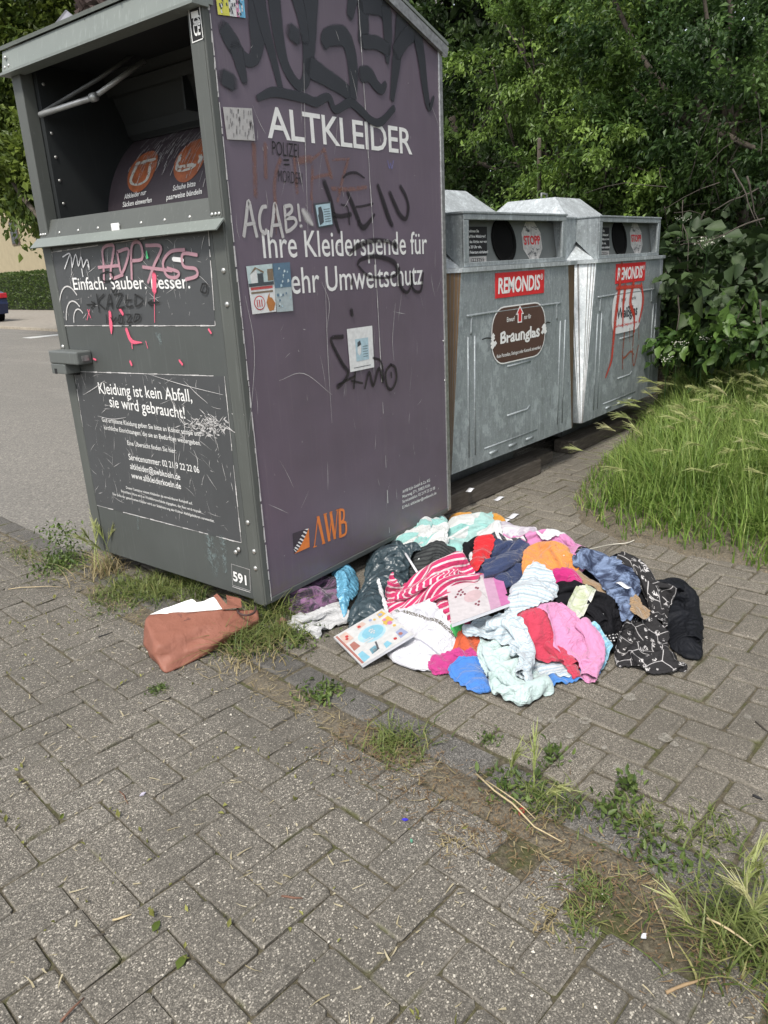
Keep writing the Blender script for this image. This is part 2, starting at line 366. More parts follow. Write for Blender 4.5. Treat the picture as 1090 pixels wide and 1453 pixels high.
def stroke(mb, pts, wd, fn, mi=0, d=0.0, soft=None, k=6, r=None, taper=0.0, wob=0.0):
    """painted stroke: ribbon with feathered edge (vertex attribute 'a')"""
    P = smooth_line(pts, k); n = len(P); mb.ns = getattr(mb, 'ns', -1)+1; d = d+.00014*mb.ns
    W = np.interp(np.linspace(0, 1, n), np.linspace(0, 1, len(wd)), wd) if hasattr(wd, '__len__') else np.full(n, float(wd))
    T = np.gradient(P, axis=0); T /= np.linalg.norm(T, axis=1)[:, None]+1e-9; Nn = np.stack([-T[:, 1], T[:, 0]], 1)
    if wob and r is not None: W = W*(1+r.normal(0, wob, n))
    s = soft if soft is not None else .0
    # round caps
    P = np.vstack([P[0]-T[0]*W[0]*.42, P, P[-1]+T[-1]*W[-1]*.42]); Nn = np.vstack([Nn[0], Nn, Nn[-1]]); W = np.concatenate([[W[0]*.45], W, [W[-1]*.45]]); n += 2
    rows = []; al = []
    for off, a in ((-.5, 0), (-.5+s, 1), (.5-s, 1), (.5, 0)) if s > 0 else ((-.5, 1), (.5, 1)):
        rows.append(P+Nn*(W*off)[:, None]); al.append(np.full(n, float(a)))
    if s > 0:
        for a in al: a[0] = 0; a[-1] = 0
    c = len(rows); V = np.stack(rows, 1).reshape(-1, 2); A = np.stack(al, 1).ravel()
    F = [(i*c+j, i*c+j+1, (i+1)*c+j+1, (i+1)*c+j) for i in range(n-1) for j in range(c-1)]
    mb.add([fn(p[0], p[1], d) for p in V], F, mi); mb.a.setdefault('a', []).extend(A.tolist())
def poly(mb, pts, fn, mi=0, d=0.0): mb.add([fn(p[0], p[1], d) for p in pts], [tuple(range(len(pts)))], mi)
def ring_pts(c, rx, ry, n=24, a0=0): return [(c[0]+rx*math.cos(a0+2*math.pi*k/n), c[1]+ry*math.sin(a0+2*math.pi*k/n)) for k in range(n)]
def scratches(mb, n, x0, x1, z0, z1, fn, mi, r, d, lmax=.12, wmax=.0016, vert=.6):
    for _ in range(n):
        x, z = r.uniform(x0, x1), r.uniform(z0, z1); a = r.normal(math.pi/2, .25) if r.random() < vert else r.uniform(0, 6.28)
        l = lmax*r.random()**2.2+.006; m_ = 4; ts = np.linspace(0, l, m_); bend = r.normal(0, 1.5)
        P = [(x+math.cos(a+bend*t)*t, z+math.sin(a+bend*t)*t) for t in ts]
        P = [(min(max(p, x0), x1), min(max(q, z0), z1)) for p, q in P]
        w_ = r.uniform(.25, 1)*wmax; tn = (-math.sin(a), math.cos(a)); ws = [w_*.2, w_, w_*r.uniform(.3, 1), w_*.15]
        mb.add([fn(p+tn[0]*u, q+tn[1]*u, d) for (p, q), u in zip(P, ws)]+[fn(p-tn[0]*u, q-tn[1]*u, d) for (p, q), u in zip(P, ws)], [(k, k+1, m_+k+1, m_+k) for k in range(m_-1)], mi)
def paint(name, c, alpha=1.0, rough=.55, var=.15, patchy=0.0):
    g = NG(name); a = g.math('MULTIPLY', g.attr('a'), alpha)
    if patchy: a = g.math('MULTIPLY', a, g.ramp(g.noise(45, 5, .7), [(.24+.25*patchy, 0), (.35+.25*patchy, 1)]))
    f = g.noise(20, 4); return g.set(g.mix(f, tuple(x*(1-var) for x in c), tuple(min(1, x*(1+var)) for x in c)), rough, 0, .4, a)
def bolt_mesh(r=.009, h=.006):
    mb = MB(); n = 12; V = []; 
    for rr, z in ((1, 0), (1, .35), (.72, .8), (.3, 1)): V += [(r*rr*math.cos(2*math.pi*k/n), r*rr*math.sin(2*math.pi*k/n), z*h) for k in range(n)]
    mb.add(V, [(i*n+k, i*n+(k+1) % n, (i+1)*n+(k+1) % n, (i+1)*n+k) for i in range(3) for k in range(n)]+[tuple(3*n+k for k in range(n))]); return mb
# ---------------------------------------------------------------- materials of the clothing bank
def mat_side():
    g = NG('aubergine_panel'); n = g.noise(2.5, 5); f = g.noise(30, 5, .7)
    st = g.noise(8, 4, .6, co=g.map((14, 14, .35))); base = g.mix(n, (.112, .086, .116), (.142, .113, .145))
    base = g.mix(g.ramp(st, [(.56, 0), (.74, .35)]), base, (.21, .18, .19)); base = g.mix(g.ramp(f, [(.63, 0), (.75, .22)]), base, (.3, .27, .28))
    sp = g.n('ShaderNodeSeparateXYZ'); g.L(g.co, sp.inputs[0])
    bl_ = g.noise(1.1, 4, .7); base = g.mix(g.ramp(bl_, [(.42, 0), (.62, .45)]), base, (.085, .068, .083)); low = g.math('MULTIPLY', g.ramp(sp.outputs[2], [(.1, 1), (.26, 0)]), g.ramp(g.noise(22, 6, .7), [(.4, 0), (.65, .75)])); base = g.mix(low, base, (.12, .105, .085))
    g.bump(g.noise(2.2, 2), .22, .03); return g.set(base, g.math('ADD', .3, g.math('MULTIPLY', f, .22)), 0, .55)
def mat_grey(name, c, rough=.48, streak=.3):
    g = NG(name); n = g.noise(3, 6, .65); f = g.noise(55, 4, .7); st = g.noise(9, 4, .6, co=g.map((9, 9, .4)))
    base = g.mix(n, tuple(x*.8 for x in c), tuple(x*1.25 for x in c)); base = g.mix(g.ramp(st, [(.58, 0), (.72, streak)]), base, tuple(min(1, x*1.9+.02) for x in c))
    base = g.mix(g.ramp(f, [(.64, 0), (.74, .3)]), base, tuple(min(1, x*2.2) for x in c)); g.bump(f, .05, .003); return g.set(base, g.math('ADD', rough, g.math('MULTIPLY', n, .15)), 0, .5)
M_SIDE = mat_side(); M_GREY = mat_grey('slate_grey_paint', (.066, .072, .069)); M_POST = mat_grey('post_grey_paint', (.078, .084, .077), .5); M_HEAD = mat_grey('header_grey_paint', (.17, .19, .175), .42, .35)
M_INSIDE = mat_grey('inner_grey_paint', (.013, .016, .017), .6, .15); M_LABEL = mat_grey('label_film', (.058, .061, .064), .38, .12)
M_ALU = simple('worn_aluminium', (.36, .36, .36), .42, .75, .3, 60, .1); M_BOLT = simple('bolt_metal', (.5, .5, .48), .35, .8, .2, 80)
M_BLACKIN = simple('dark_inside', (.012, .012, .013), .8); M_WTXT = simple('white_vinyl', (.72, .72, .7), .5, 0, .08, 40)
M_SCR = simple('bare_scratch', (.5, .49, .48), .7, 0, .2, 90); M_ORANGE = simple('orange_vinyl', (.68, .2, .045), .5, 0, .12, 30)
M_SPRAY = paint('dark_spray_paint', (.030, .032, .038), .985, .42); M_MARK = paint('black_marker', (.016, .014, .016), .74, .4, patchy=.10)
M_WSPRAY = paint('white_marker', (.5, .49, .48), .9, .6, patchy=.12); M_RUSTB = paint('brown_brush_paint', (.26, .12, .08), .42, .7, patchy=.5)
M_PINKP = paint('pink_marker', (.42, .24, .28), .9, .5); M_HOT = paint('hot_pink_paint', (.75, .12, .2), .95, .5); M_KMARK = paint('thin_black_pen', (.012, .012, .012), .9)
M_WTAG = paint('white_pen', (.66, .66, .66), .95); M_STREAK = paint('pale_runoff', (.2, .25, .25), .5, .6, patchy=.9); M_LILA = paint('lilac_pen', (.2, .2, .42), .6)
# ---------------------------------------------------------------- clothing bank
CW, CDp = 1.15, 1.342
bank = empty('clothing_bank', (.67, .575, 0)); BO = Vector((.67, .575, 0))
tag(bank, 'tall dark grey and purple used clothes bank with open hatch, covered in graffiti', 'clothing bank')
def part(o, par=bank, off=BO):
    """geometry is written in world coordinates; the part hangs under its thing"""
    o.parent = par; o.location = -off if par is bank else (0, 0, 0); return o
def line(s, a, b, h, fn, m, bold, par, spacing=1.0, shear=0.0, d=.0026, name='lettering', attr=False):
    mb = MB(); put_text(mb, s, a, b, h, fn, 0, bold, spacing, shear, d)
    if attr: mb.a['a'] = [1.0]*len(mb.v)
    return part(mb.build(name, m), par)
Z0, ZE, ZP = .085, 2.17, 2.40
def sfn(a, b, d): return (a, -d, b)          # side panel
def ffn(a, b, d): return (-d, -a, b)          # front
side = [(.03, Z0+.012), (1.315, Z0+.012), (1.315, 2.205), (.68, 2.405), (.03, 2.19)]
mb = MB(); mb.prism(side, lambda a, b, d: (a, d, b), 0, .02); panel = part(mb.build('side_panel', M_SIDE))
mb = MB()
mb.box(.0, .0295, -.004, .03, Z0-.01, 2.17, 0, .004)
part(mb.build('corner_profile', M_POST))
mb = MB(); mb.box(1.3155, 1.345, -.006, .03, Z0-.005, 2.205, 0, .004); part(mb.build('rear_profile', M_ALU))
# worn bare edge along the near side profile and the bottom rail
mb = MB(); r = rng(3); z = Z0
while z < 2.15:
    l = r.uniform(.01, .07); ww = r.uniform(.001, .0065)
    mb.add([(.0298-ww, -.0046, z), (.0298+.002, -.0046, z), (.0298+.002, -.0046, z+l), (.0298-ww*r.uniform(.3, 1), -.0046, z+l)], [(0, 1, 2, 3)]); z += l*r.uniform(.9, 1.25)
part(mb.build('worn_edge', M_SCR))
mb = MB(); mb.box(.03, 1.315, -.004, .028, Z0-.012, Z0+.011, 0, .003); mb.box(.03, 1.31, .04, 1.13, Z0-.01, Z0+.004); part(mb.build('bottom_rail', M_GREY))
mb = MB()
mb.box(.0, 1.34, 1.12, 1.15, Z0, 2.18); mb.box(1.30, 1.338, .031, 1.119, Z0, 2.2); mb.prism([(.03, 2.185), (1.3, 2.2), (.68, 2.4)], lambda a, b, d: (a, d, b), 1.121, 1.149)
part(mb.build('body_shell', M_GREY))
mb = MB()       # folded sheet roof with a standing edge
for (xa, za, xb, zb) in ((-.02, 2.181, .68, 2.425), (.68, 2.425, 1.375, 2.21)):
    n = Vector((-(zb-za), 0, xb-xa)).normalized()*.012
    mb.add([(xa, -.018, za), (xb, -.018, zb), (xb, 1.168, zb), (xa, 1.168, za), (xa+n.x, -.018, za+n.z), (xb+n.x, -.018, zb+n.z), (xb+n.x, 1.168, zb+n.z), (xa+n.x, 1.168, za+n.z)],
           [(0, 3, 2, 1), (4, 5, 6, 7), (0, 1, 5, 4), (1, 2, 6, 5), (2, 3, 7, 6), (3, 0, 4, 7)])
roof = part(mb.build('roof', M_HEAD))
mb = MB(); mb.prism([(.62, 2.392), (1.36, 2.163), (1.372, 2.2), (.64, 2.43)], lambda a, b, d: (a, d, b), -.0215, -.0055); part(mb.build('roof_trim', M_ALU), roof)
# front posts, header, lip
mb = MB(); mb.box(-.004, .05, .001, .0625, Z0-.012, 2.1, 0, .003); part(mb.build('front_post', M_POST))
mb = MB(); mb.box(-.004, .05, 1.085, 1.15, Z0, 2.1, 0, .003); part(mb.build('front_post', M_POST))
mb = MB(); mb.prism([(-.03, 2.098), (.04, 2.098), (.04, 2.172), (-.012, 2.178)], lambda a, b, d: (a, d, b), -.012, 1.165); mb.box(-.045, .02, -.014, 1.168, 2.089, 2.0975); part(mb.build('header_beam', M_HEAD))
mb = MB(); mb.prism([(-.008, 1.487), (.0, 1.487), (.03, 1.555), (.02, 1.558)], lambda a, b, d: (a, d, b), .005, 1.145); part(mb.build('sill_plate', M_POST))
mb = MB(); mb.prism([(-.05, 1.452), (-.046, 1.449), (-.006, 1.485), (-.010, 1.488)], lambda a, b, d: (a, d, b), -.012, 1.165); part(mb.build('drip_lip', M_HEAD))
# hatch: side cheeks, drum, rear flap, ceiling
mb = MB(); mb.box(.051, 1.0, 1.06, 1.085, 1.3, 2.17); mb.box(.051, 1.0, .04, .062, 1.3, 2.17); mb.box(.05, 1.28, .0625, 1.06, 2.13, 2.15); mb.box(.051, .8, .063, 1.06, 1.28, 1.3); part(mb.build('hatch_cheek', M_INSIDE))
mb = MB(); dc = (.75, 1.50); DR = .48; an = np.linspace(R_(182), R_(80), 28); yy = (.066, 1.058)
mb.add([(dc[0]+DR*math.cos(a), y, dc[1]+DR*math.sin(a)) for a in an for y in yy], [(2*i, 2*i+1, 2*i+3, 2*i+2) for i in range(len(an)-1)])
drum = part(mb.build('drum', mat_grey('drum_aubergine', (.042, .032, .039), .45, .3), None, smooth=True))
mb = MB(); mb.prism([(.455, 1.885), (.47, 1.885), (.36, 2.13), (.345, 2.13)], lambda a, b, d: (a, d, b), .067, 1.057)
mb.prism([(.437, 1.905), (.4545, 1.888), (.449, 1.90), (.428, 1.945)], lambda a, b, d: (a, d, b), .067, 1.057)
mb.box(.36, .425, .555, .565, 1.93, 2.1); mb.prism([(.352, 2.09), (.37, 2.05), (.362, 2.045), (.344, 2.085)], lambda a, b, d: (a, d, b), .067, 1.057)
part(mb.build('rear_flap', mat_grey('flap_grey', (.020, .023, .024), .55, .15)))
# drum pictures and lettering, wrapped on the drum
def dfn(a, b, d):     # a = -y, b = angle from horizontal (rad)
    rr = DR+.0015+d; t = math.pi-b; return (dc[0]+rr*math.cos(t), -a, dc[1]+rr*math.sin(t))
def DRM(px, py):
    d_ = np.array([(px-545)/FPX, -(py-726.5)/FPX, 1.0])@AX; A = d_[0]**2+d_[2]**2; ox, oz = CAM[0]-dc[0], CAM[2]-dc[1]
    B = ox*d_[0]+oz*d_[2]; C_ = ox*ox+oz*oz-DR*DR; t = (-B-math.sqrt(max(B*B-A*C_, 0)))/A; p = CAM+d_*t
    return (-p[1], math.atan2(p[2]-dc[1], -(p[0]-dc[0])))
mb2 = MB()
M_DOR = simple('drum_orange', (.27, .078, .028), .5, 0, .3, 30)
for (cx, cy, kx) in ((202, 242, 0), (270, 226, 1)):
    mb = MB(); c = DRM(cx, cy); R_s = (0.02, .25, .5, .75, 1.0); mb.add([dfn(c[0]+.095*q*math.cos(2*math.pi*k/32), c[1]+.20*q*math.sin(2*math.pi*k/32), .0) for q in R_s for k in range(32)], [(i*32+k, i*32+(k+1) % 32, (i+1)*32+(k+1) % 32, (i+1)*32+k) for i in range(4) for k in range(32)]); part(mb.build('drum_picture', M_DOR), drum)
    if kx == 0:   # sack
        stroke(mb2, [(c[0]-.05, c[1]+.05), (c[0]-.06, c[1]-.09), (c[0]+.0, c[1]-.13), (c[0]+.055, c[1]-.09), (c[0]+.05, c[1]+.05)], .02, dfn, 0, .001)
        stroke(mb2, [(c[0]-.05, c[1]+.08), (c[0]+.06, c[1]+.09)], .035, dfn, 0, .001)
    else:         # shoe
        stroke(mb2, [(c[0]-.07, c[1]+.05), (c[0]-.06, c[1]-.08), (c[0]+.02, c[1]-.09), (c[0]+.07, c[1]-.03), (c[0]+.06, c[1]+.02)], .022, dfn, 0, .001)
        stroke(mb2, [(c[0]-.05, c[1]-.06), (c[0]+.03, c[1]-.06)], .03, dfn, 0, .001)
part(mb2.build('pictogram', paint('pictogram_white', (.42, .42, .38), .9, patchy=.5)), drum)
for s, a, b in (('Altkleider nur', (177, 283), (208, 276)), ('Säcken einwerfen', (175, 294), (216, 287)), ('Schuhe bitte', (246, 271), (278, 264)), ('paarweise bündeln', (237, 284), (287, 275))):
    mb = MB(); A_, B_ = DRM(*a), DRM(*b); v, f = glyphs(s, .012); x0, x1 = v[:, 0].min(), v[:, 0].max()
    mb.add([dfn(A_[0]+(p[0]-x0)/(x1-x0)*(B_[0]-A_[0]), A_[1]+(p[0]-x0)/(x1-x0)*(B_[1]-A_[1])+p[1]*.062, .001) for p in v], f); part(mb.build('lettering', M_WTXT), drum)
mb = MB(); r = rng(9)
for _ in range(260):
    a0, b0 = r.uniform(-.95, -.10), r.normal(.62, .13); l = r.uniform(.02, .12); q = .0016*r.random()+.0004
    mb.add([dfn(a0-q, b0, .002), dfn(a0+q, b0, .002), dfn(a0+q+l*.1, b0+l, .002), dfn(a0-q+l*.1, b0+l, .002)], [(0, 1, 2, 3)])
part(mb.build('drum_scratches', simple('drum_scratch', (.32, .31, .31), .7)), drum)
# hatch bar: bent tube with a joint, and a thin stay
mb = MB(); A_, B_, C_ = on(57, 163, 0, .03), on(133, 138, 0, .10), on(205, 86, 0, .29); mb.tube([A_, B_], .0105, 10); mb.tube([B_, C_], .0095, 10); mb.tube([B_-np.array([.0, .014, 0]), B_+np.array([0, .014, 0])], .016, 10)
part(mb.build('hatch_bar', simple('bar_steel', (.46, .47, .46), .4, .5, .15, 30), None, True))
mb = MB(); mb.tube([on(60, 160, 0, .035), on(140, 112, 0, .16), on(203, 68, 0, .3)], .008, 8); part(mb.build('hatch_stay', simple('stay_steel', (.1, .105, .105), .5, .4, .2, 30), None, True))
# door and its two label films
mb = MB(); mb.box(.0, .03, .0665, 1.083, Z0, 1.452, 0, .003); door = part(mb.build('door', M_GREY))
mb = MB(); mb.box(.006, .02, .0625, .0665, Z0, 1.452); part(mb.build('door_gap', M_BLACKIN))
r = rng(21)
def fx(l): return [FR(*p) for p in l]
def label(pxs, name, n, seed):
    mb = MB(); P = fx(pxs); r = rng(seed); poly(mb, P, ffn, 0, .0012)
    for i in range(4):   # chipped pale rim
        a, b = np.array(P[i]), np.array(P[(i+1) % 4]); L = np.linalg.norm(b-a); t = 0
        while t < 1:
            l = r.uniform(.01, .06)/L; t2 = min(1, t+l); w_ = r.uniform(.0008, .0034)
            if r.random() < .88:
                nn = np.array([-(b-a)[1], (b-a)[0]])/L; q0, q1 = a+(b-a)*t, a+(b-a)*t2
                poly(mb, [q0-nn*w_, q1-nn*w_*r.uniform(.3, 1), q1+nn*w_*.6, q0+nn*w_*r.uniform(.2, 1)], ffn, 1, .0018)
            t = t2
    xs = [p[0] for p in P]; zs = [p[1] for p in P]
    scratches(mb, n, min(xs)+.02, max(xs)-.02, min(zs)+.02, max(zs)-.02, ffn, 1, r, .0034, .09, .0011, .4)
    return mb, r
mb, r = label([(84, 462), (306, 462), (296, 325), (74, 358)], 'upper_label', 110, 1)
for (cx, cy, rx, ry) in ((108, 462, .10, .16), (112, 462, .075, .10), (118, 463, .05, .07)):     # rubbed arcs
    c = FR(cx, cy); stroke(mb, [(c[0]+rx*math.cos(t)-.01, c[1]+ry*math.sin(t)) for t in np.linspace(2.9, .9, 8)], .006, ffn, 1, .0036)
mb.a.pop('a', None); part(mb.build('label_film', [M_LABEL, M_SCR]), door)
mb, r = label([(135, 716), (343, 770), (319, 534), (106, 527)], 'lower_label', 260, 2)
for _ in range(110):    # torn patch right of the headline
    px, py = r.normal(292, 18), r.normal(598, 7)+abs(r.normal(0, 6)); c = FR(px, py); l = r.uniform(.005, .028); a = r.normal(0, .6); w_ = r.uniform(.0012, .004)
    poly(mb, [(c[0]-l, c[1]-l*math.sin(a)), (c[0], c[1]-w_), (c[0]+l, c[1]+l*math.sin(a)), (c[0], c[1]+w_)], ffn, 1, .0036)
for a, b in (((232, 548), (258, 600)), ((262, 540), (296, 572)), ((300, 600), (308, 630)), ((248, 600), (250, 690)), ((276, 638), (282, 664)), ((255, 575), (262, 640)), ((210, 530), (318, 560)), ((120, 560), (150, 540)), ((140, 590), (180, 592))):
    A_, B_ = FR(*a), FR(*b); stroke(mb, [A_, ((A_[0]+B_[0])/2+r.normal(0, .01), (A_[1]+B_[1])/2+r.normal(0, .01)), B_], [.0008, .003, .001], ffn, 1, .0036)
mb.a.pop('a', None); part(mb.build('label_film', [M_LABEL, M_SCR]), door)
for s, a, b, top, bo in (('Einfach. Sauber. Besser.', (106, 411), (271, 409), (106, 393), .010),):
    line(s, FR(*a), FR(*b), FR(*top)[1]-FR(*a)[1], ffn, M_WTXT, bo, door)
for s, a, b, h, bo in (('Kleidung ist kein Abfall,', (142, 558), (274, 570), .058, .008), ('sie wird gebraucht!', (157, 577), (264, 594), .058, .008),
                       ('Gut erhaltene Kleidung geben Sie bitte an Kölner soziale und', (146, 598), (286, 619), .024, .004), ('kirchliche Einrichtungen, die sie an Bedürftige weitergeben.', (149, 609), (286, 632), .024, .004),
                       ('Eine Übersicht finden Sie hier:', (182, 631), (251, 643), .024, .004), ('Servicenummer: 02 21/9 22 22 06', (184, 652), (284, 671), .033, .005),
                       ('altkleider@awbkoeln.de', (186, 665), (257, 681), .033, .005), ('www.altkleiderkoeln.de', (188, 678), (258, 694), .033, .005),
                       ('Dieser Container nimmt Altkleider als verwertbaren Rohstoff auf.', (180, 693), (274, 716), .014, .003), ('Brauchbare Ware wird an Wohlfahrtsverbände abgegeben, der Rest wird recycelt.', (173, 698), (287, 728), .014, .003),
                       ('Der Erlös der gesammelten Kleider wird zur Stabilisierung der Kölner Abfallgebühren verwendet.', (161, 702), (305, 741), .014, .003)):
    line(s, FR(*a), FR(*b), h*.86, ffn, M_WTXT, bo, door)
line('591', FR(332, 823), FR(351, 830), .042, ffn, M_WTXT, .03, door)
mb = MB()
P = fx([(329, 800), (355, 808), (356, 838), (331, 830)])
for i in range(4): stroke(mb, [P[i], P[(i+1) % 4]], .0014, ffn, 0, .0022)
stroke(mb, fx([(331, 832), (343, 836), (356, 840)]), .003, ffn, 0, .0024); part(mb.build('number_frame', M_SCR), door)
# lock box
mb = MB(); mb.box(-.072, -.001, .915, 1.135, .978, 1.032, 0, .006); mb.box(-.071, -.003, 1.02, 1.134, .935, .977, 0, .003); lock = part(mb.build('lock_box', mat_grey('lock_grey', (.10, .108, .103), .42)))
mb = MB(); mb.box(-.0728, -.0715, 1.09, 1.108, .9345, .957); mb.box(-.02, -.002, 1.03, 1.1, .925, .934); part(mb.build('key_slot', M_BLACKIN), lock)
mb = MB(); mb.box(-.05, -.02, .9105, .9155, .992, 1.014); part(mb.build('lock_plate', M_ALU), lock)
# bolts
bm_ = bolt_mesh(); bolts = []
def bolt(loc, nrm, s=1.0):
    if not bolts: o = bm_.build('bolt', M_BOLT, None, True)
    else: o = bolts[0].copy(); COL.objects.link(o)
    bolts.append(o); o.parent = bank; o.location = Vector(loc)-BO; o.rotation_euler = Vector(nrm).to_track_quat('Z', 'Y').to_euler(); o.scale = (s, s, s)
for px, py in ((319, 384), (324, 432), (353, 741), (362, 782), (364, 806), (340, 779), (336, 783), (91, 492)): p = FR(px, py); bolt((-.0042, -p[0], p[1]), (-1, 0, 0), 1.1)
for y0 in (.0, 1.09):
    for i in range(3):
        for j in range(2): bolt((-.003+.011*j, y0+.016+.018*i, 1.503+.022*j), (-1, 0, .4), .75)
for y in np.linspace(.17, 1.0, 7): bolt((-.001, y, 1.503), (-1, 0, .4), .75)
for z in np.linspace(1.62, 2.06, 6): bolt((.075, 1.0595, z), (0, -1, 0), .7)
for y, z in ((1.13, 2.15), (1.145, 2.118), (1.115, 2.12)): bolt((-.024, y, z), (-1, 0, 0), .8)
for px, py in ((629, 484), (631, 540)): p = SD(px, py); bolt((p[0], -.001, p[1]), (0, -1, 0), .6)
mb = MB(); p = FR(168, 328); 
mb.box(-.012, -.0085, -p[0]-.025, -p[0]+.025, 1.486, 1.512, 0, .002); part(mb.build('paper_sticker', M_WTXT))
# type plate on the right post
def plate(pxs, name, mats, d, fn=ffn, mapper=fx):
    mb = MB(); poly(mb, mapper(pxs), fn, 0, d); return mb
mb = plate([(275, 62), (290, 56), (284, 5), (269, 10)], '', None, .0052)
for q in (((271, 24), (285, 19)),):
    pass
for s, a, b, h in (('CE', (278, 52), (287, 49), .040), ('GS', (277, 38), (287, 35), .026)): put_text(mb, s, FR(*a), FR(*b), h, ffn, 1, .02, 1, 0, .0062)
poly(mb, fx([(274, 27), (284, 24), (283, 15), (273, 18)]), ffn, 1, .0060)
for a, b in (((275, 62), (290, 56)), ((290, 56), (284, 5)), ((284, 5), (269, 10)), ((269, 10), (275, 62))): 
    A_, B_ = np.array(FR(*a)), np.array(FR(*b)); poly(mb, [A_, B_, B_+.003, A_+.003], ffn, 1, .0058)
part(mb.build('type_plate', [M_BLACKIN, M_WTXT]))
# ---- side lettering
def sx(l): return [SD(*p) for p in l]
line('ALTKLEIDER', SD(380, 195), SD(585, 219), SD(385, 149)[1]-SD(380, 195)[1], sfn, M_WTXT, .010, panel, .95, 0, .0012)
line('Ihre Kleiderspende für', SD(374, 366), SD(606, 360), .098, sfn, M_WTXT, .006, panel, 1, 0, .0012)
line('ehr Umweltschutz', SD(414, 417), SD(600, 403), .098, sfn, M_WTXT, .006, panel, 1, 0, .0012)
for s, a, b in (('AWB Köln GmbH & Co. KG', (571, 700), (610, 683)), ('Maarweg 271, 50825 Köln', (571, 707), (610, 690)), ('Servicetelefon: 02 21/9 22 22 08', (571, 714), (617, 694)), ('E-Mail: altkleider@awbkoeln.de', (571, 722), (619, 701))):
    line(s, SD(*a), SD(*b), .0155, sfn, M_WTXT, .006, panel, 1, 0, .0012)
# serif initials and the emblem beside them
mb = MB(); A_, B_ = np.array(SD(445, 776)), np.array(SD(491, 759)); H = .125; ex = (B_-A_); LW = np.linalg.norm(ex); ex /= LW; ey = np.array([-ex[1], ex[0]])
def lt(x, y): return A_+ex*x*LW+ey*y*H
def seg(a, b, t): 
    a, b = np.array(lt(*a)), np.array(lt(*b)); n_ = ex*t/2; poly(mb, [a-n_, a+n_, b+n_, b-n_], sfn, 0, .0012+.0002*(len(mb.f) % 5))
def serif(x, y, wd=.10): 
    a, b = lt(x-wd/2, y-.02), lt(x+wd/2, y-.02); c, e = lt(x+wd/2, y+.02), lt(x-wd/2, y+.02); poly(mb, [a, b, c, e], sfn, 0, .0023)
seg((.02, 0), (.15, 1), .006); seg((.15, 1), (.30, 0), .016); seg((.08, .36), (.23, .36), .05); serif(.03, 0); serif(.29, 0)
seg((.36, 1), (.47, 0), .016); seg((.47, 0), (.56, .95), .006); seg((.53, 1), (.64, 0), .016); seg((.64, 0), (.74, 1), .006); serif(.36, 1); serif(.54, 1, .08); serif(.74, 1)
seg((.81, 0), (.81, 1), .016); serif(.81, 0, .08); serif(.81, 1, .08)
stroke(mb, [lt(.82, .98), lt(.93, .9), lt(.92, .6), lt(.82, .52)], .011, sfn, 0, .0024, None, 5); stroke(mb, [lt(.82, .52), lt(.98, .45), lt(.98, .08), (lt(.82, .02))], .012, sfn, 0, .0026, None, 5)
mb.a.pop('a', None); part(mb.build('initials', M_ORANGE), panel)
mb = MB(); q = [np.array(SD(*p)) for p in ((417, 786), (439, 776), (438, 749), (415, 757))]
def bl(u, v): return (q[0]*(1-u)+q[1]*u)*(1-v)+(q[3]*(1-u)+q[2]*u)*v
poly(mb, [bl(0, 0), bl(1, 0), bl(1, 1), bl(0, 1)], sfn, 0, .0010); poly(mb, [bl(.0, .0)]+[bl(u, 1.0*u**1.6) for u in np.linspace(.1, 1, 8)]+[bl(1, 0)], sfn, 1, .0016)
for k in range(8):
    t = .12+k*.115; a = (t, t**1.6+.02); poly(mb, [bl(*a), bl(min(1, t+.06), min(1, (t+.06)**1.6)), bl(max(0, t-.12), min(1, t**1.6+.22)), bl(max(0, t-.2), min(1, t**1.6+.19))], sfn, 2, .0018)
poly(mb, [bl(.35, 0), bl(1, 0), bl(1, .5)]+[bl(u, .55*u**2-.02) for u in np.linspace(.95, .4, 5)], sfn, 1, .0022)
part(mb.build('emblem', [simple('emblem_dark', (.05, .04, .05), .5), M_ORANGE, M_WTXT]), panel)
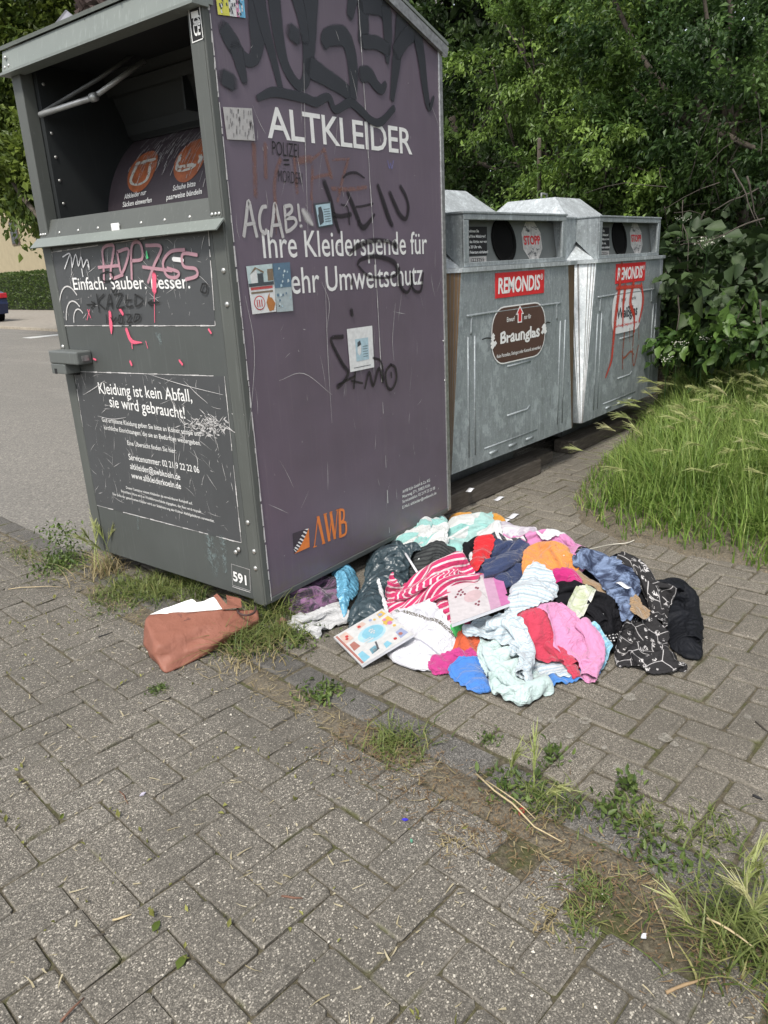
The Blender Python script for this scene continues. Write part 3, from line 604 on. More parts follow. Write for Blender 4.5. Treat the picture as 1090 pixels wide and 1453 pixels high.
# ---- graffiti on the side
def tp(l, ox=290, oy=0, s=3.114): return [SD(ox+a/s, oy+b/s) for a, b in l]
mb = MB(); r = rng(5)
for pts, wd in (([(85, 125), (120, 185), (165, 250), (205, 268), (228, 225), (232, 120), (225, -60)], [.042, .05, .036, .03, .04, .06, .06]), ([(140, 220), (160, 300), (175, 360)], [.044, .034, .022]),
                ([(228, -60), (262, 110), (300, 250), (335, 392)], [.05, .04, .028, .02]), ([(300, -60), (322, 140), (352, 280), (400, 365), (432, 375), (452, 320), (462, 150), (470, -60)], [.05, .042, .034, .03, .028, .036, .055, .06]),
                ([(395, -50), (425, 60), (445, 180)], [.05, .04, .03]), ([(470, 300), (540, 345), (610, 390), (655, 432)], [.06, .05, .044, .034]),
                ([(525, 195), (545, 165), (610, 160), (640, 215), (655, 320), (655, 432)], [.034, .05, .055, .05, .045, .03]), ([(640, 70), (650, 10), (660, -60)], [.03, .04, .05]),
                ([(690, -60), (700, 60), (700, 190)], .05), ([(700, 20), (770, 30), (810, 70)], .05), ([(800, 40), (808, 150), (806, 275)], [.05, .045, .018]), ([(700, 185), (760, 190), (808, 220)], .04),
                ([(690, 330), (725, 330), (755, 375), (780, 395), (798, 370)], [.045, .045, .035, .03, .018]),
                ([(880, -40), (865, 120), (842, 300), (826, 440)], [.06, .055, .04, .022]), ([(845, 230), (890, 165), (932, 150), (955, 250), (972, 390), (990, 475), (1010, 430)], [.05, .05, .055, .045, .035, .025, .012]),
                ([(232, 435), (300, 408), (380, 420), (445, 436), (490, 452), (545, 430), (575, 485), (640, 455), (690, 490), (730, 530), (775, 540), (835, 478)], [.016, .026, .026, .026, .026, .022, .022, .026, .028, .024, .024, .02])):
    stroke(mb, tp(pts), np.array(wd)*1.42 if hasattr(wd, '__len__') else wd*1.42, sfn, 0, .0026, .11, 7, r, wob=.02)
for c, rx, ry in (((100, 352), .036, .03), ((392, 150), .032, .032)):
    C_ = SD(290+c[0]/3.114, c[1]/3.114); stroke(mb, [(C_[0]-rx*.5, C_[1]+.004), (C_[0]+rx*.6, C_[1]-.006)], ry*2, sfn, 0, .0026, .16, 5)
part(mb.build('graffiti_tag', M_SPRAY), panel)['label'] = 'large dark grey spray tag across the top of the panel'
mb = MB()
def ta(l): return tp(l, 340, 190, 4.192)
for pts, wd in (([(500, 285), (520, 340), (540, 400), (560, 490), (590, 585)], [.03, .03, .028, .028, .02]), ([(548, 480), (600, 490), (660, 478)], .022), ([(612, 262), (640, 238), (690, 232), (740, 262)], [.008, .014, .014, .008]),
                ([(640, 350), (668, 420), (700, 500), (712, 520)], [.022, .03, .03, .016]), ([(690, 435), (730, 430), (790, 415)], .012), ([(705, 530), (740, 555), (800, 480)], [.03, .03, .014]), ([(600, 420), (640, 440), (650, 540)], .01),
                ([(818, 305), (850, 400), (880, 490), (905, 545)], [.022, .034, .036, .026]), ([(890, 350), (920, 420), (950, 480), (985, 505), (1000, 440), (985, 370), (952, 312)], [.026, .03, .028, .024, .024, .022, .024])):
    stroke(mb, ta(pts), wd, sfn, 0, .0030, .22, 6, r)
def tb(l): return tp(l, 320, 320, 2.69)
for pts, wd in (([(470, 110), (500, 80), (560, 58), (620, 62), (650, 85)], [.01, .03, .026, .02, .01]), ([(640, 62), (650, 80)], .03), ([(500, 150), (515, 130), (570, 118), (640, 140), (650, 185), (600, 200), (540, 190), (505, 155)], [.014, .022, .024, .03, .022, .012, .016, .012]),
                ([(660, 160), (662, 225), (690, 255), (708, 220), (706, 180), (712, 240), (742, 250), (752, 180)], [.016, .024, .02, .016, .016, .018, .02, .014]), ([(477, 322), (480, 342)], .026), ([(480, 205), (478, 225)], .016),
                ([(445, 424), (400, 432), (418, 480), (445, 530), (466, 560), (445, 600), (425, 615)], [.024, .02, .02, .022, .018, .02, .03]), ([(430, 606), (490, 575)], .014), ([(492, 560), (486, 622)], .014), ([(478, 592), (520, 602)], .012),
                ([(528, 622), (545, 560), (560, 612), (582, 545), (598, 600)], [.014, .02, .018, .022, .014]), ([(560, 505), (590, 520), (600, 590)], .014), ([(628, 530), (608, 560), (612, 610), (630, 625), (648, 590), (645, 545), (628, 530)], .018), ([(628, 560), (630, 580)], .012)):
    stroke(mb, tb(pts), wd, sfn, 0, .0034, .22, 6, r)
part(mb.build('graffiti_tag', M_MARK), panel)['label'] = 'black marker scrawl over and below the white slogan'
mb = MB()
for pts, wd in (([(22, 610), (36, 500), (50, 400), (76, 510), (100, 612)], .016), ([(38, 540), (88, 530)], .013), ([(155, 432), (130, 440), (114, 500), (124, 570), (146, 592), (157, 570)], .015), ([(182, 610), (196, 500), (206, 415), (230, 510), (255, 616)], .016), ([(192, 545), (243, 540)], .013),
                ([(263, 430), (274, 580)], .015), ([(265, 432), (300, 428), (305, 460), (268, 500), (320, 502), (332, 535), (300, 570), (272, 582)], .015), ([(343, 420), (350, 480), (355, 518)], .014), ([(360, 546), (361, 551)], .018)):
    stroke(mb, ta(pts), wd, sfn, 0, .0032, .12, 6)
stroke(mb, ta([(372, 455), (400, 500), (430, 540)]), [.03, .05, .02], sfn, 0, .0028, .4)
part(mb.build('graffiti_tag', M_WSPRAY), panel)['label'] = 'white marker letters ACAB!'
mb = MB()
for pts, wd in (([(82, 60), (88, 200), (95, 370)], .026), ([(150, 60), (152, 160), (154, 262)], .022), ([(242, 150), (215, 230), (205, 330), (212, 430)], .02), ([(322, 130), (332, 250), (340, 350)], .02), ([(500, 90), (520, 170), (545, 262)], .022), ([(432, 180), (428, 280), (424, 390)], .016),
                ([(428, 265), (480, 250), (540, 240)], .016), ([(640, 165), (615, 250), (580, 400)], .018), ([(545, 325), (640, 330), (750, 318)], .02), ([(550, 155), (650, 150)], .012), ([(345, 160), (420, 150)], .035), ([(430, 150), (500, 95)], .014), ([(212, 400), (214, 600)], .006), ([(430, 380), (428, 470)], .006)):
    stroke(mb, ta(pts), wd, sfn, 0, .0020, .25, 6, r)
part(mb.build('graffiti_tag', M_RUSTB), panel)['label'] = 'faded orange-brown brush strokes under the large white word'
for s, a, b, h, bo, sh in (('POLIZEI', (386, 220), (424, 224), .048, -.005, .1), ('=', (403, 241), (411, 241), .05, 0., 0), ('MÖRDER!', (394, 258), (429, 262), .042, -.008, .1)): line(s, SD(*a), SD(*b), h, sfn, M_KMARK, bo, panel, 1, sh, .0036, 'pen_lettering', True)
mb = MB(); stroke(mb, ta([(878, 160), (888, 205), (895, 175), (903, 208), (912, 160)]), .005, sfn, 0, .003); part(mb.build('small_mark', M_LILA), panel)
# panel seam, scratches
mb = MB(); r = rng(44)
a0, a1 = SD(508, 20), SD(551, 800); xs_ = a0[0]; z = .12
while z < 2.32:
    l = r.uniform(.02, .09); w_ = r.uniform(.0008, .0030); x = .80+.006*math.sin(z*9)
    x = np.interp(z, [.1, 1.2, 2.3], [SD(551, 740)[0], SD(530, 330)[0], SD(508, 20)[0]])
    if r.random() < (.95 if z > .9 else .5): mb.add([(x-w_, -.004, z), (x+w_, -.004, z), (x+w_*.6, -.004, z+l), (x-w_*.8, -.004, z+l)], [(0, 1, 2, 3)])
    z += l
scratches(mb, 95, .05, 1.30, .2, 2.15, sfn, 0, r, .0042, .16, .0010, .75)
for a, b, c in (((430, 90), (432, 200), (436, 330)), ((347, 420), (360, 500), (352, 620)), ((460, 385), (464, 500), (470, 600)), ((560, 430), (556, 480), (558, 512)), ((395, 540), (430, 530), (470, 560)), ((455, 400), (466, 430), (462, 470))):
    stroke(mb, sx([a, b, c]), [.0008, .0022, .0008], sfn, 0, .0042)
mb.a.pop('a', None); part(mb.build('scratches', M_SCR), panel)
# stickers on the side
def sticker(name, pxs, mats, extra=None, d=.0045, map_=sx, fn=sfn):
    mb = MB(); Q = [np.array(p) for p in map_(pxs)]; poly(mb, Q, fn, 0, d)
    B = lambda u, v: (Q[0]*(1-u)+Q[1]*u)*(1-v)+(Q[3]*(1-u)+Q[2]*u)*v
    if extra: extra(mb, B, lambda pts, mi, dd=.0006: poly(mb, [B(*p) for p in pts], fn, mi, d+dd))
    mb.a.pop('a', None); return part(mb.build(name, mats), panel)
def rect(u0, v0, u1, v1): return [(u0, v0), (u1, v0), (u1, v1), (u0, v1)]
c_ = lambda n_, c: simple(n_, c, .5, 0, .12, 60)
M_PW = c_('sticker_white', (.66, .67, .66)); M_PB = c_('sticker_pale_blue', (.38, .52, .58)); M_INK = c_('sticker_ink', (.06, .07, .08))
def ex1(mb, B, P):
    P(rect(.28, .22, .8, .74), 1); P([(.34, .42), (.36, .62), (.46, .68), (.5, .58), (.48, .4), (.42, .34)], 0, .0012); P([(.35, .55), (.36, .66), (.47, .7), (.5, .6)], 2, .0016); P(rect(.15, .07, .85, .085), 2)
    for k in range(5): P(rect(.56, .3+k*.06, .76, .312+k*.06), 2, .0014)
sticker('portrait_sticker', [(496, 528), (530, 521), (527, 462), (491, 467)], [M_PW, M_PB, M_INK], ex1)
def ex2(mb, B, P):
    P(rect(.08, .06, .94, .93), 1); P([(.15, .1), (.12, .5), (.3, .75), (.45, .6), (.42, .2)], 2, .0010); P([(.16, .5), (.2, .82), (.38, .85), (.44, .62), (.3, .7)], 0, .0014)
    for k in range(6): P(rect(.5, .2+k*.1, .88, .225+k*.1), 2, .0012)
sticker('small_portrait_sticker', [(450, 324), (472, 320), (468, 286), (444, 289)], [M_INK, M_PB, M_INK, ], ex2)
def ex3(mb, B, P):
    P(rect(.0, .57, .97, 1), 1); P([(.1, .62), (.1, .82), (.35, .92), (.35, .62)], 0, .0012); P([(.08, .82), (.3, .97), (.62, .86), (.6, .82), (.35, .93)], 2, .0016); P(rect(.37, .64, .58, .83), 3, .0014); P(rect(.0, .57, .97, .64), 3, .0018); P(rect(.75, .66, .97, .9), 2, .0012)
    P(rect(.06, .50, .92, .555), 4); P(rect(.06, .42, .92, .46), 2)
    P([(.34+.22*math.cos(t), .22+.155*math.sin(t)) for t in np.linspace(0, 6.28, 25)[:-1]], 4); P([(.34+.19*math.cos(t), .22+.13*math.sin(t)) for t in np.linspace(0, 6.28, 25)[:-1]], 0, .0012)
    for k in range(3): P(rect(.22+.09*k, .14, .26+.09*k, .29), 4, .0018)
    P([(.66, .1), (.72, .02), (.9, .04), (.98, .18), (.86, .3), (.76, .32), (.78, .42), (.7, .34), (.62, .22)], 5)
sticker('house_sticker', [(357, 446), (391, 442), (386, 374), (348, 378)], [M_PW, c_('sticker_sky', (.45, .55, .55)), c_('sticker_brown', (.2, .15, .1)), M_INK, c_('sticker_red', (.5, .08, .08)), c_('sticker_rust', (.42, .17, .05))], ex3)
def ex4(mb, B, P):
    r = rng(2); P(rect(.02, .5, 1, 1), 1)
    for _ in range(26): u, v, s_ = r.uniform(.05, .85), r.uniform(.05, .93), r.uniform(.04, .14); P([(u, v), (u+s_, v+s_*.2), (u+s_*.7, v+s_*.6), (u+s_*.1, v+s_*.5)], r.integers(1, 4), .0008+.0001*r.integers(1, 8))
sticker('torn_blue_sticker', [(392, 443), (415, 441), (410, 372), (385, 374)], [c_('film_grey', (.36, .42, .43)), c_('film_blue', (.10, .17, .24)), c_('film_pale', (.55, .64, .65)), M_PB], ex4)
def ex5(mb, B, P):
    r = rng(4)
    for _ in range(40): u, v = r.uniform(0, .95), r.uniform(0, .85); P([(u, v), (u+.02, v), (u+.05, v+.14), (u+.02, v+.14)], 1, .0008)
sticker('scraped_grey_sticker', [(321, 198), (361, 200), (356, 154), (315, 152)], [c_('scraped_paper', (.40, .39, .38)), c_('scraped_dark', (.2, .19, .19))], ex5)
def ex6(mb, B, P):
    P(rect(0, 0, .42, 1), 1); P(rect(.8, 0, 1, 1), 2); P(rect(.68, 0, .78, 1), 3); r = rng(6)
    for _ in range(46): u, v = r.uniform(0, .9), r.uniform(0, .9); P([(u, v), (u+.05, v+.02), (u+.03, v+.12), (u-.01, v+.1)], r.choice([0, 4, 4, 0]), .0012+.0001*r.integers(1, 7))
sticker('rainbow_sticker', [(308, 21), (347, 26), (343, -22), (302, -26)], [M_PW, c_('sticker_yellow', (.62, .6, .1)), c_('sticker_cyan', (.15, .42, .62)), c_('sticker_pink', (.6, .25, .4)), M_INK], ex6)
# ---- graffiti on the door
def td(l): return [FR(60+a/2.69, 320+b/2.69) for a, b in l]
mb = MB()
for pts in ([(240, 215), (238, 150), (236, 88), (275, 76), (272, 120)], [(218, 160), (300, 152)], [(278, 88), (266, 195), (312, 188)], [(290, 100), (335, 94), (308, 182), (290, 102)], [(346, 205), (346, 80), (378, 68), (386, 125), (348, 135)], [(400, 76), (458, 82), (432, 150), (408, 218)], [(388, 158), (440, 165), (500, 172)],
            [(548, 92), (495, 100), (466, 140), (480, 190), (515, 198), (525, 178), (482, 162)], [(596, 112), (542, 108), (545, 155), (590, 165), (594, 192), (552, 206)]):
    stroke(mb, td(pts), .014, ffn, 0, .0046, .12, 6)
part(mb.build('graffiti_tag', M_PINKP), door)['label'] = 'pale pink marker letters and numbers'
mb = MB()
for pts, wd in (([(262, 330), (266, 380), (268, 412)], [.02, .028, .008]), ([(300, 318), (312, 338)], .018), ([(325, 395), (345, 440), (385, 446)], [.02, .024, .004]), ([(345, 430), (348, 470)], .006), ([(432, 188), (432, 250)], .03), ([(432, 250), (434, 370)], .004), ([(340, 518), (346, 532)], .014), ([(528, 514), (540, 530)], .012), ([(200, 508), (210, 512)], .010),
                ([(178, 320), (190, 352)], .005), ([(186, 320), (176, 360)], .004), ([(400, 440), (408, 468)], .004), ([(640, 395), (650, 410)], .01)):
    stroke(mb, td(pts), wd, ffn, 0, .0048, .2, 5)
part(mb.build('paint_splash', M_HOT), door)
mb = MB()
for pts in ([(82, 120), (110, 108), (118, 160)], [(118, 160), (132, 110), (142, 155), (152, 120), (160, 160)], [(160, 160), (176, 130), (184, 168), (178, 150)], [(110, 108), (95, 150), (90, 165)], [(155, 165), (160, 195)]): stroke(mb, td(pts), .006, ffn, 0, .0046, .12, 5)
stroke(mb, td([(505, 128), (540, 132)]), .016, ffn, 0, .0049); part(mb.build('scribble', M_WTAG), door)
mb = MB()
for pts in ([(252, 175), (226, 190), (240, 212), (272, 206), (274, 184), (252, 175)], [(175, 302), (205, 300), (192, 290)], [(205, 300), (192, 315)], [(212, 262), (222, 330)], [(240, 262), (218, 290), (245, 320)], [(250, 320), (262, 262), (274, 318)], [(254, 300), (270, 298)], [(280, 265), (310, 262), (288, 312), (318, 310)], [(325, 265), (327, 308), (350, 306)], [(325, 285), (346, 284)], [(360, 262), (362, 308), (390, 285), (360, 262)],
            [(452, 292), (410, 296), (424, 286)], [(410, 296), (424, 306)], [(268, 232), (276, 255), (290, 236)], [(250, 340), (252, 372)], [(268, 350), (276, 366), (288, 350)], [(300, 342), (296, 368), (312, 372), (310, 344), (300, 342)], [(325, 340), (345, 342), (330, 368), (350, 368)], [(362, 338), (356, 366), (376, 356), (378, 340), (362, 338)], [(618, 222), (612, 250), (632, 255), (634, 225), (618, 222)]):
    stroke(mb, td(pts), .0075, ffn, 0, .0052, .15, 5)
part(mb.build('graffiti_tag', M_KMARK), door)['label'] = 'thin black pen tag between two arrows'
for pts, wd in (([(640, 1190), (650, 1260), (660, 1330)], [.07, .12, .04]), ([(690, 1200), (700, 1320)], [.06, .03]), ([(362, 1110), (368, 1160)], [.03, .01]), ([(440, 400), (460, 470)], [.05, .02])): mb = MB(); stroke(mb, td(pts), wd, ffn, 0, .001+.0002*wd[0]*50, .35); part(mb.build('runoff_stain', M_STREAK), door)
mb = MB(); c = td([(404, 112)])[0]; poly(mb, [(c[0]-.006, c[1]-.014), (c[0]+.008, c[1]-.012), (c[0]+.004, c[1]+.016), (c[0]-.003, c[1]+.01)], ffn, 0, .006); part(mb.build('green_dab', c_('green_paint', (.08, .5, .2))), door)
# ---- under the bank: adjustable foot, and things lying on its roof
for x, y in ((.05, .06), (.05, 1.09), (1.29, .06), (1.29, 1.09)):
    mb = MB(); mb.box(x-.03, x+.03, y-.03, y+.03, 0, .02); mb.tube([(x, y, .018), (x, y, Z0)], .014); part(mb.build('foot', M_GREY))
mb = MB(); pA, pB, pC, pD = on(64, 50, 0, .0), on(93, 14, 0, .02), on(108, 26, 0, .04), on(104, 36, 0, .01)
mb.add([pA, pB, pC, pD, pA+np.array([.004, 0, -.004]), pB+np.array([.004, 0, .0]), pC+np.array([.004, 0, 0]), pD+np.array([.004, 0, -.004])], [(0, 1, 2, 3), (7, 6, 5, 4), (0, 4, 5, 1), (1, 5, 6, 2), (2, 6, 7, 3), (3, 7, 4, 0)])
tag(mb.build('bent_sheet', simple('bent_grey_sheet', (.22, .22, .25), .6, 0, .2, 10)), 'small bent grey sheet sticking up from the roof edge of the clothes bank', 'sheet')
mb = MB(); r = rng(15)
for _ in range(150):
    t = r.random(); p = on(112+t*70, 20-t*26+r.normal(0, 3)-4, 0, .0+r.uniform(0, .06)); a = r.normal(0, 1, 3)*.022; b = r.normal(0, 1, 3)*.016
    mb.add([p-a, p+b, p+a, p-b*.6+np.array([0, 0, .006])], [(0, 1, 2), (0, 2, 3)])
o = mb.build('dead_leaves', simple('dead_leaf', (.06, .04, .035), .9, 0, .5, 30)); tag(o, 'heap of dry brown leaves on the roof of the clothes bank', 'leaves', None, 'stuff')
# ---------------------------------------------------------------- glass recycling containers
def mat_zinc(name, c, k=1.0):
    g = NG(name); v = g.vor(55, out='Color', co=g.map((1, 1, .55))); s = g.n('ShaderNodeSeparateColor'); g.L(v, s.inputs[0])
    v2 = g.vor(120, out='Color'); s2 = g.n('ShaderNodeSeparateColor'); g.L(v2, s2.inputs[0])
    n = g.noise(2.2, 6, .65); st = g.noise(7, 5, .65, co=g.map((10, 10, .45))); base = g.mix(n, tuple(x*.74 for x in c), tuple(x*1.2 for x in c))
    base = g.mix(g.ramp(s.outputs[0], [(0, 0), (1, .38)]), base, tuple(x*.66 for x in c)); base = g.mix(g.ramp(s2.outputs[1], [(.8, 0), (1, .35)]), base, tuple(min(1, x*1.7) for x in c))
    base = g.mix(g.ramp(st, [(.52, 0), (.72, .5)]), base, tuple(min(1, x*1.55) for x in c)); w_ = g.noise(26, 5, .75); base = g.mix(g.ramp(w_, [(.6, 0), (.7, .5)]), base, tuple(min(1, x*1.8) for x in c))
    dk = g.noise(11, 6, .7, co=g.map((3, 3, .8))); base = g.mix(g.ramp(dk, [(.52, 0), (.72, .6)]), base, tuple(x*.45 for x in c)); sq = g.noise(4.5, 7, .75, co=g.map((1.5, 1.5, 1))); base = g.mix(g.ramp(sq, [(.54, 0), (.6, .4), (.7, .1)]), base, tuple(min(1, x*1.9) for x in c))
    g.bump(g.math('ADD', g.noise(5, 3), g.math('MULTIPLY', s.outputs[1], .06)), .12, .02); return g.set(base, g.math('ADD', .42, g.math('MULTIPLY', n, .25)), .35*k, .5)
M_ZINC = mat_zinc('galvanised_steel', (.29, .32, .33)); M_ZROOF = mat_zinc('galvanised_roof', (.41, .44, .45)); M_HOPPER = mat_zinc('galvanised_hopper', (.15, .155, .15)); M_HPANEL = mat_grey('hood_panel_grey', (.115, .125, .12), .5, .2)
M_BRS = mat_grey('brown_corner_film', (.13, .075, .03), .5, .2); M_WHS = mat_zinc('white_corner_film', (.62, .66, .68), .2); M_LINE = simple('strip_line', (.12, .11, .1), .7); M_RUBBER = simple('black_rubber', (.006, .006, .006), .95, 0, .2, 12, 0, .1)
M_RED = simple('red_vinyl', (.58, .025, .03), .45, 0, .12, 30); M_BRST = mat_grey('brown_vinyl', (.075, .038, .028), .5, .2); M_WST = simple('white_sticker', (.66, .66, .66), .5, 0, .1, 20); M_GRIME = simple('grey_sticker', (.42, .41, .39), .6, 0, .3, 40)
M_REDSP = paint('red_spray', (.5, .05, .03), .9, .5, patchy=.35); M_RUST = paint('rust_drip', (.3, .07, .03), .8, .6, patchy=.4)
HW, ZB, ZR = .68, .24, 1.272
def glass_bank(loc, rz, label, kind, strip, detail=True):
    t = empty('glass_container', loc, rz); tag(t, label, 'glass container', 'galvanised glass containers behind the clothes bank')
    c = .13; P = lambda mb, n, m_, par=t, sm=False: mb.build(n, m_, par, sm)
    B = [(-HW, -HW), (HW, -HW), (HW, HW), (-HW, HW)]
    def octo(h, cc): return [(-h+cc, -h), (h-cc, -h), (h, -h+cc*.2), (h, h-cc), (h-cc, h), (-h+cc, h), (-h, h-cc), (-h, -h+cc)]
    top = octo(HW, c); bot = octo(HW, .018)
    mb = MB(); V = [(*p, ZB) for p in bot]+[(*p, ZR) for p in top]
    mb.add(V, [(k, (k+1) % 8, 8+(k+1) % 8, 8+k) for k in (0, 2, 4, 6)]+[tuple(range(8))[::-1]]); body = P(mb, 'body', M_ZINC)
    for k in (1, 3, 5, 7):     # tapering corner panels
        mb = MB(); q = [np.array(V[k]), np.array(V[(k+1) % 8]), np.array(V[8+(k+1) % 8]), np.array(V[8+k])]; mb.add(q, [(0, 1, 2, 3)], 0)
        nn = np.cross(q[1]-q[0], q[3]-q[0]); nn = nn/np.linalg.norm(nn)*.0025
        for u in (.1, .32, .36, .7, .82, .93):
            a = q[0]*(1-u)+q[1]*u; b = q[3]*(1-u)+q[2]*u; e = (q[2]-q[3])*.012; e0 = (q[1]-q[0])*.05
            mb.add([a-e0+nn, a+e0+nn, b+e+nn, b-e+nn], [(0, 1, 2, 3)], 1)
        P(mb, 'corner_strip', [strip, M_LINE])
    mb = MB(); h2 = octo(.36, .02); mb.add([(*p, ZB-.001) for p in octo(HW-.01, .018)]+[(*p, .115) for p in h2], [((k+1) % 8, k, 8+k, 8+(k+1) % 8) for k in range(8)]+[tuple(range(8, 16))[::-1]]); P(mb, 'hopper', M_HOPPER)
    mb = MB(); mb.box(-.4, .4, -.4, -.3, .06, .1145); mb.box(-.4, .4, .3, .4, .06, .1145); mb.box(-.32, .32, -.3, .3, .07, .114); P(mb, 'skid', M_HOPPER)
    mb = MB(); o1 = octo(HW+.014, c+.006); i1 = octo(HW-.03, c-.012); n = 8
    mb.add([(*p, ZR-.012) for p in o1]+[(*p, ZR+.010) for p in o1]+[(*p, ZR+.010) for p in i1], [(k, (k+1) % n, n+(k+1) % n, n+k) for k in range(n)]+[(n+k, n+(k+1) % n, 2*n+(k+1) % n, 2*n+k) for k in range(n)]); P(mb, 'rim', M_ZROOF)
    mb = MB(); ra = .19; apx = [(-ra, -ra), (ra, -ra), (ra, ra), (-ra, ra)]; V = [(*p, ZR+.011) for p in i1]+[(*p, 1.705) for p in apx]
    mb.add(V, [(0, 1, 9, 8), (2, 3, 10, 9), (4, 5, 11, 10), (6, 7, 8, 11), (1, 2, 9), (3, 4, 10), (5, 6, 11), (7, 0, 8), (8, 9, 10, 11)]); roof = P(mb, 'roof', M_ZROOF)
    mb = MB(); mb.tube([(-.04, 0, 1.70), (-.04, 0, 1.75), (.04, 0, 1.75), (.04, 0, 1.70)], .008, 8); P(mb, 'lifting_eye', M_HOPPER, roof, True)
    # hoods: a real box with side cheeks, a rim round the front and an inset panel with a round opening
    slope = (1.705-ZR-.011)/(HW-.03-ra); zt = 1.535; hx = .52; yf = -HW+.004
    for ang in ((0, math.pi/2, math.pi, -math.pi/2) if detail else (0,)):
        ca, sa = math.cos(ang), math.sin(ang); rot = lambda p: (p[0]*ca-p[1]*sa, p[0]*sa+p[1]*ca, p[2])
        yb = -(HW-.03)+(zt-ZR-.011)/slope; mb = MB()
        for s_ in (-1, 1):
            x0, x1 = sorted((s_*hx, s_*(hx-.014))); tri = [(yf, ZR+.011), (yf, zt), (yb+.01, zt), (-(HW-.03)+.0, ZR+.012)]
            mb.add([rot((x0, y, z)) for y, z in tri]+[rot((x1, y, z)) for y, z in tri], [(0, 1, 2, 3), (7, 6, 5, 4)]+[(i, 4+i, 4+(i+1) % 4, (i+1) % 4) for i in range(4)])
        def bx(x0, x1, y0, y1, z0, z1): 
            m2 = MB(); m2.box(x0, x1, y0, y1, z0, z1, 0, .003); mb.add([rot(p) for p in m2.v], m2.f)
        bx(-hx-.006, hx+.006, yf-.006, yb+.02, zt, zt+.012); bx(-hx, hx, yf-.003, yf+.012, zt-.028, zt-.001); bx(-hx, -hx+.045, yf-.003, yf+.012, ZR+.035, zt-.0285); bx(hx-.045, hx, yf-.003, yf+.012, ZR+.035, zt-.0285); bx(-hx, hx, yf-.003, yf+.012, ZR+.012, ZR+.0345)
        hood = P(mb, 'hood', M_ZINC)
        mb = MB(); yp = yf+.045; yq = yf+.085; cx, cz, rr = -.06, (ZR+zt)/2+.004, .102; n = 40; x0, x1, z0, z1 = -hx+.0145, hx-.0145, ZR+.013, zt-.001
        def pl(x, z): return rot((x, yp+(yq-yp)*(z-z0)/(z1-z0), z))
        inner = [(cx+rr*math.cos(2*math.pi*k/n), cz+rr*math.sin(2*math.pi*k/n)) for k in range(n)]; outer = []
        for k in range(n):
            a = 2*math.pi*k/n; dx, dz = math.cos(a), math.sin(a); ts = [((x1 if dx > 0 else x0)-cx)/dx if abs(dx) > 1e-6 else 9, ((z1 if dz > 0 else z0)-cz)/dz if abs(dz) > 1e-6 else 9]; q = min(ts); outer.append((cx+dx*q, cz+dz*q))
        mb.add([pl(*p) for p in inner]+[pl(*p) for p in outer], [(k, (k+1) % n, n+(k+1) % n, n+k) for k in range(n)])
        for xa, za in ((x0, z0), (x1, z0), (x1, z1), (x0, z1)):
            near = sorted(range(n), key=lambda k: (outer[k][0]-xa)**2+(outer[k][1]-za)**2)[:2]; mb.add([pl(xa, za)]+[pl(*outer[k]) for k in near], [(0, 1, 2)])
        P(mb, 'hood_panel', M_HPANEL, hood)
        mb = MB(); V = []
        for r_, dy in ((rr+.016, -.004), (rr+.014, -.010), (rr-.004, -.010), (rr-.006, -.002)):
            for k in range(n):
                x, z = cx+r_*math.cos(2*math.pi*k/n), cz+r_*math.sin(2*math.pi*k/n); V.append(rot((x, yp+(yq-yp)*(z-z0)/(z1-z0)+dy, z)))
        mb.add(V, [(i*n+k, i*n+(k+1) % n, (i+1)*n+(k+1) % n, (i+1)*n+k) for i in range(3) for k in range(n)]+[tuple(3*n+k for k in range(n))]); P(mb, 'throw_hole', M_RUBBER, hood, False)  # rubber ring; its black disc stands in for the dark of the hole
        if ang == 0:
            hf = lambda a, b, d: pl(a, b) if d == 0 else tuple(np.array(pl(a, b))-np.array([0, d, 0]))
            mb = MB(); poly(mb, [(-.50, ZR+.065), (-.235, ZR+.065), (-.20, zt-.055), (-.50, zt-.055)], hf, 0, .0015)
            for i, s_ in enumerate(('Bitte nehmen Sie', 'Rücksicht auf Ihre Mitbürger!', 'Werfen Sie das Altglas nur von', '7 bis 20 Uhr ein,', 'Sonn- und Feiertags einhalten!')):
                zc = zt-.083-.026*i; w_ = len(s_)*.0043; put_text(mb, s_, (-.352-w_+.0, zc), (-.352+w_, zc), .0145, hf, 1, .02, 1, .15, .0025)
            poly(mb, [(-.49, ZR+.03), (-.25, ZR+.03), (-.243, ZR+.06), (-.49, ZR+.06)], hf, 2, .0018); put_text(mb, '0800 1223255', (-.48, ZR+.036), (-.27, ZR+.036), .019, hf, 0, .012, 1, .1, .0028)
            P(mb, 'notice_plate', [M_BLACKIN, M_WTXT, M_GRIME], hood)
            mb = MB(); ox, oz, a_, b_ = .24, (ZR+zt)/2+.0, .105, .105; k_ = .42
            poly(mb, [(ox-a_*k_, oz-b_), (ox+a_*k_, oz-b_), (ox+a_, oz-b_*k_), (ox+a_, oz+b_*k_), (ox+a_*k_, oz+b_), (ox-a_*k_, oz+b_), (ox-a_, oz+b_*k_), (ox-a_, oz-b_*k_)], hf, 0, .0015)
            put_text(mb, 'STOPP', (ox-a_*.86, oz-.018), (ox+a_*.86, oz-.018), .048, hf, 1, .03, 1, 0, .0028); q = rng(3)
            for _ in range(20):
                u, v = q.uniform(-.75, .6)*a_, q.choice([-1, 1])*q.uniform(.38, .75)*b_; stroke(mb, [(ox+u, oz+v), (ox+u+q.uniform(.004, .02), oz+v+q.normal(0, .004)), (ox+u+q.uniform(.01, .03), oz+v+q.normal(0, .008))], .0032, hf, 2, .003)
            mb.a.pop('a', None); P(mb, 'stop_sticker', [M_GRIME, M_RED, M_INK], hood)
    if not detail: return t
    bf = lambda a, b, d: (a, -HW-d, b)
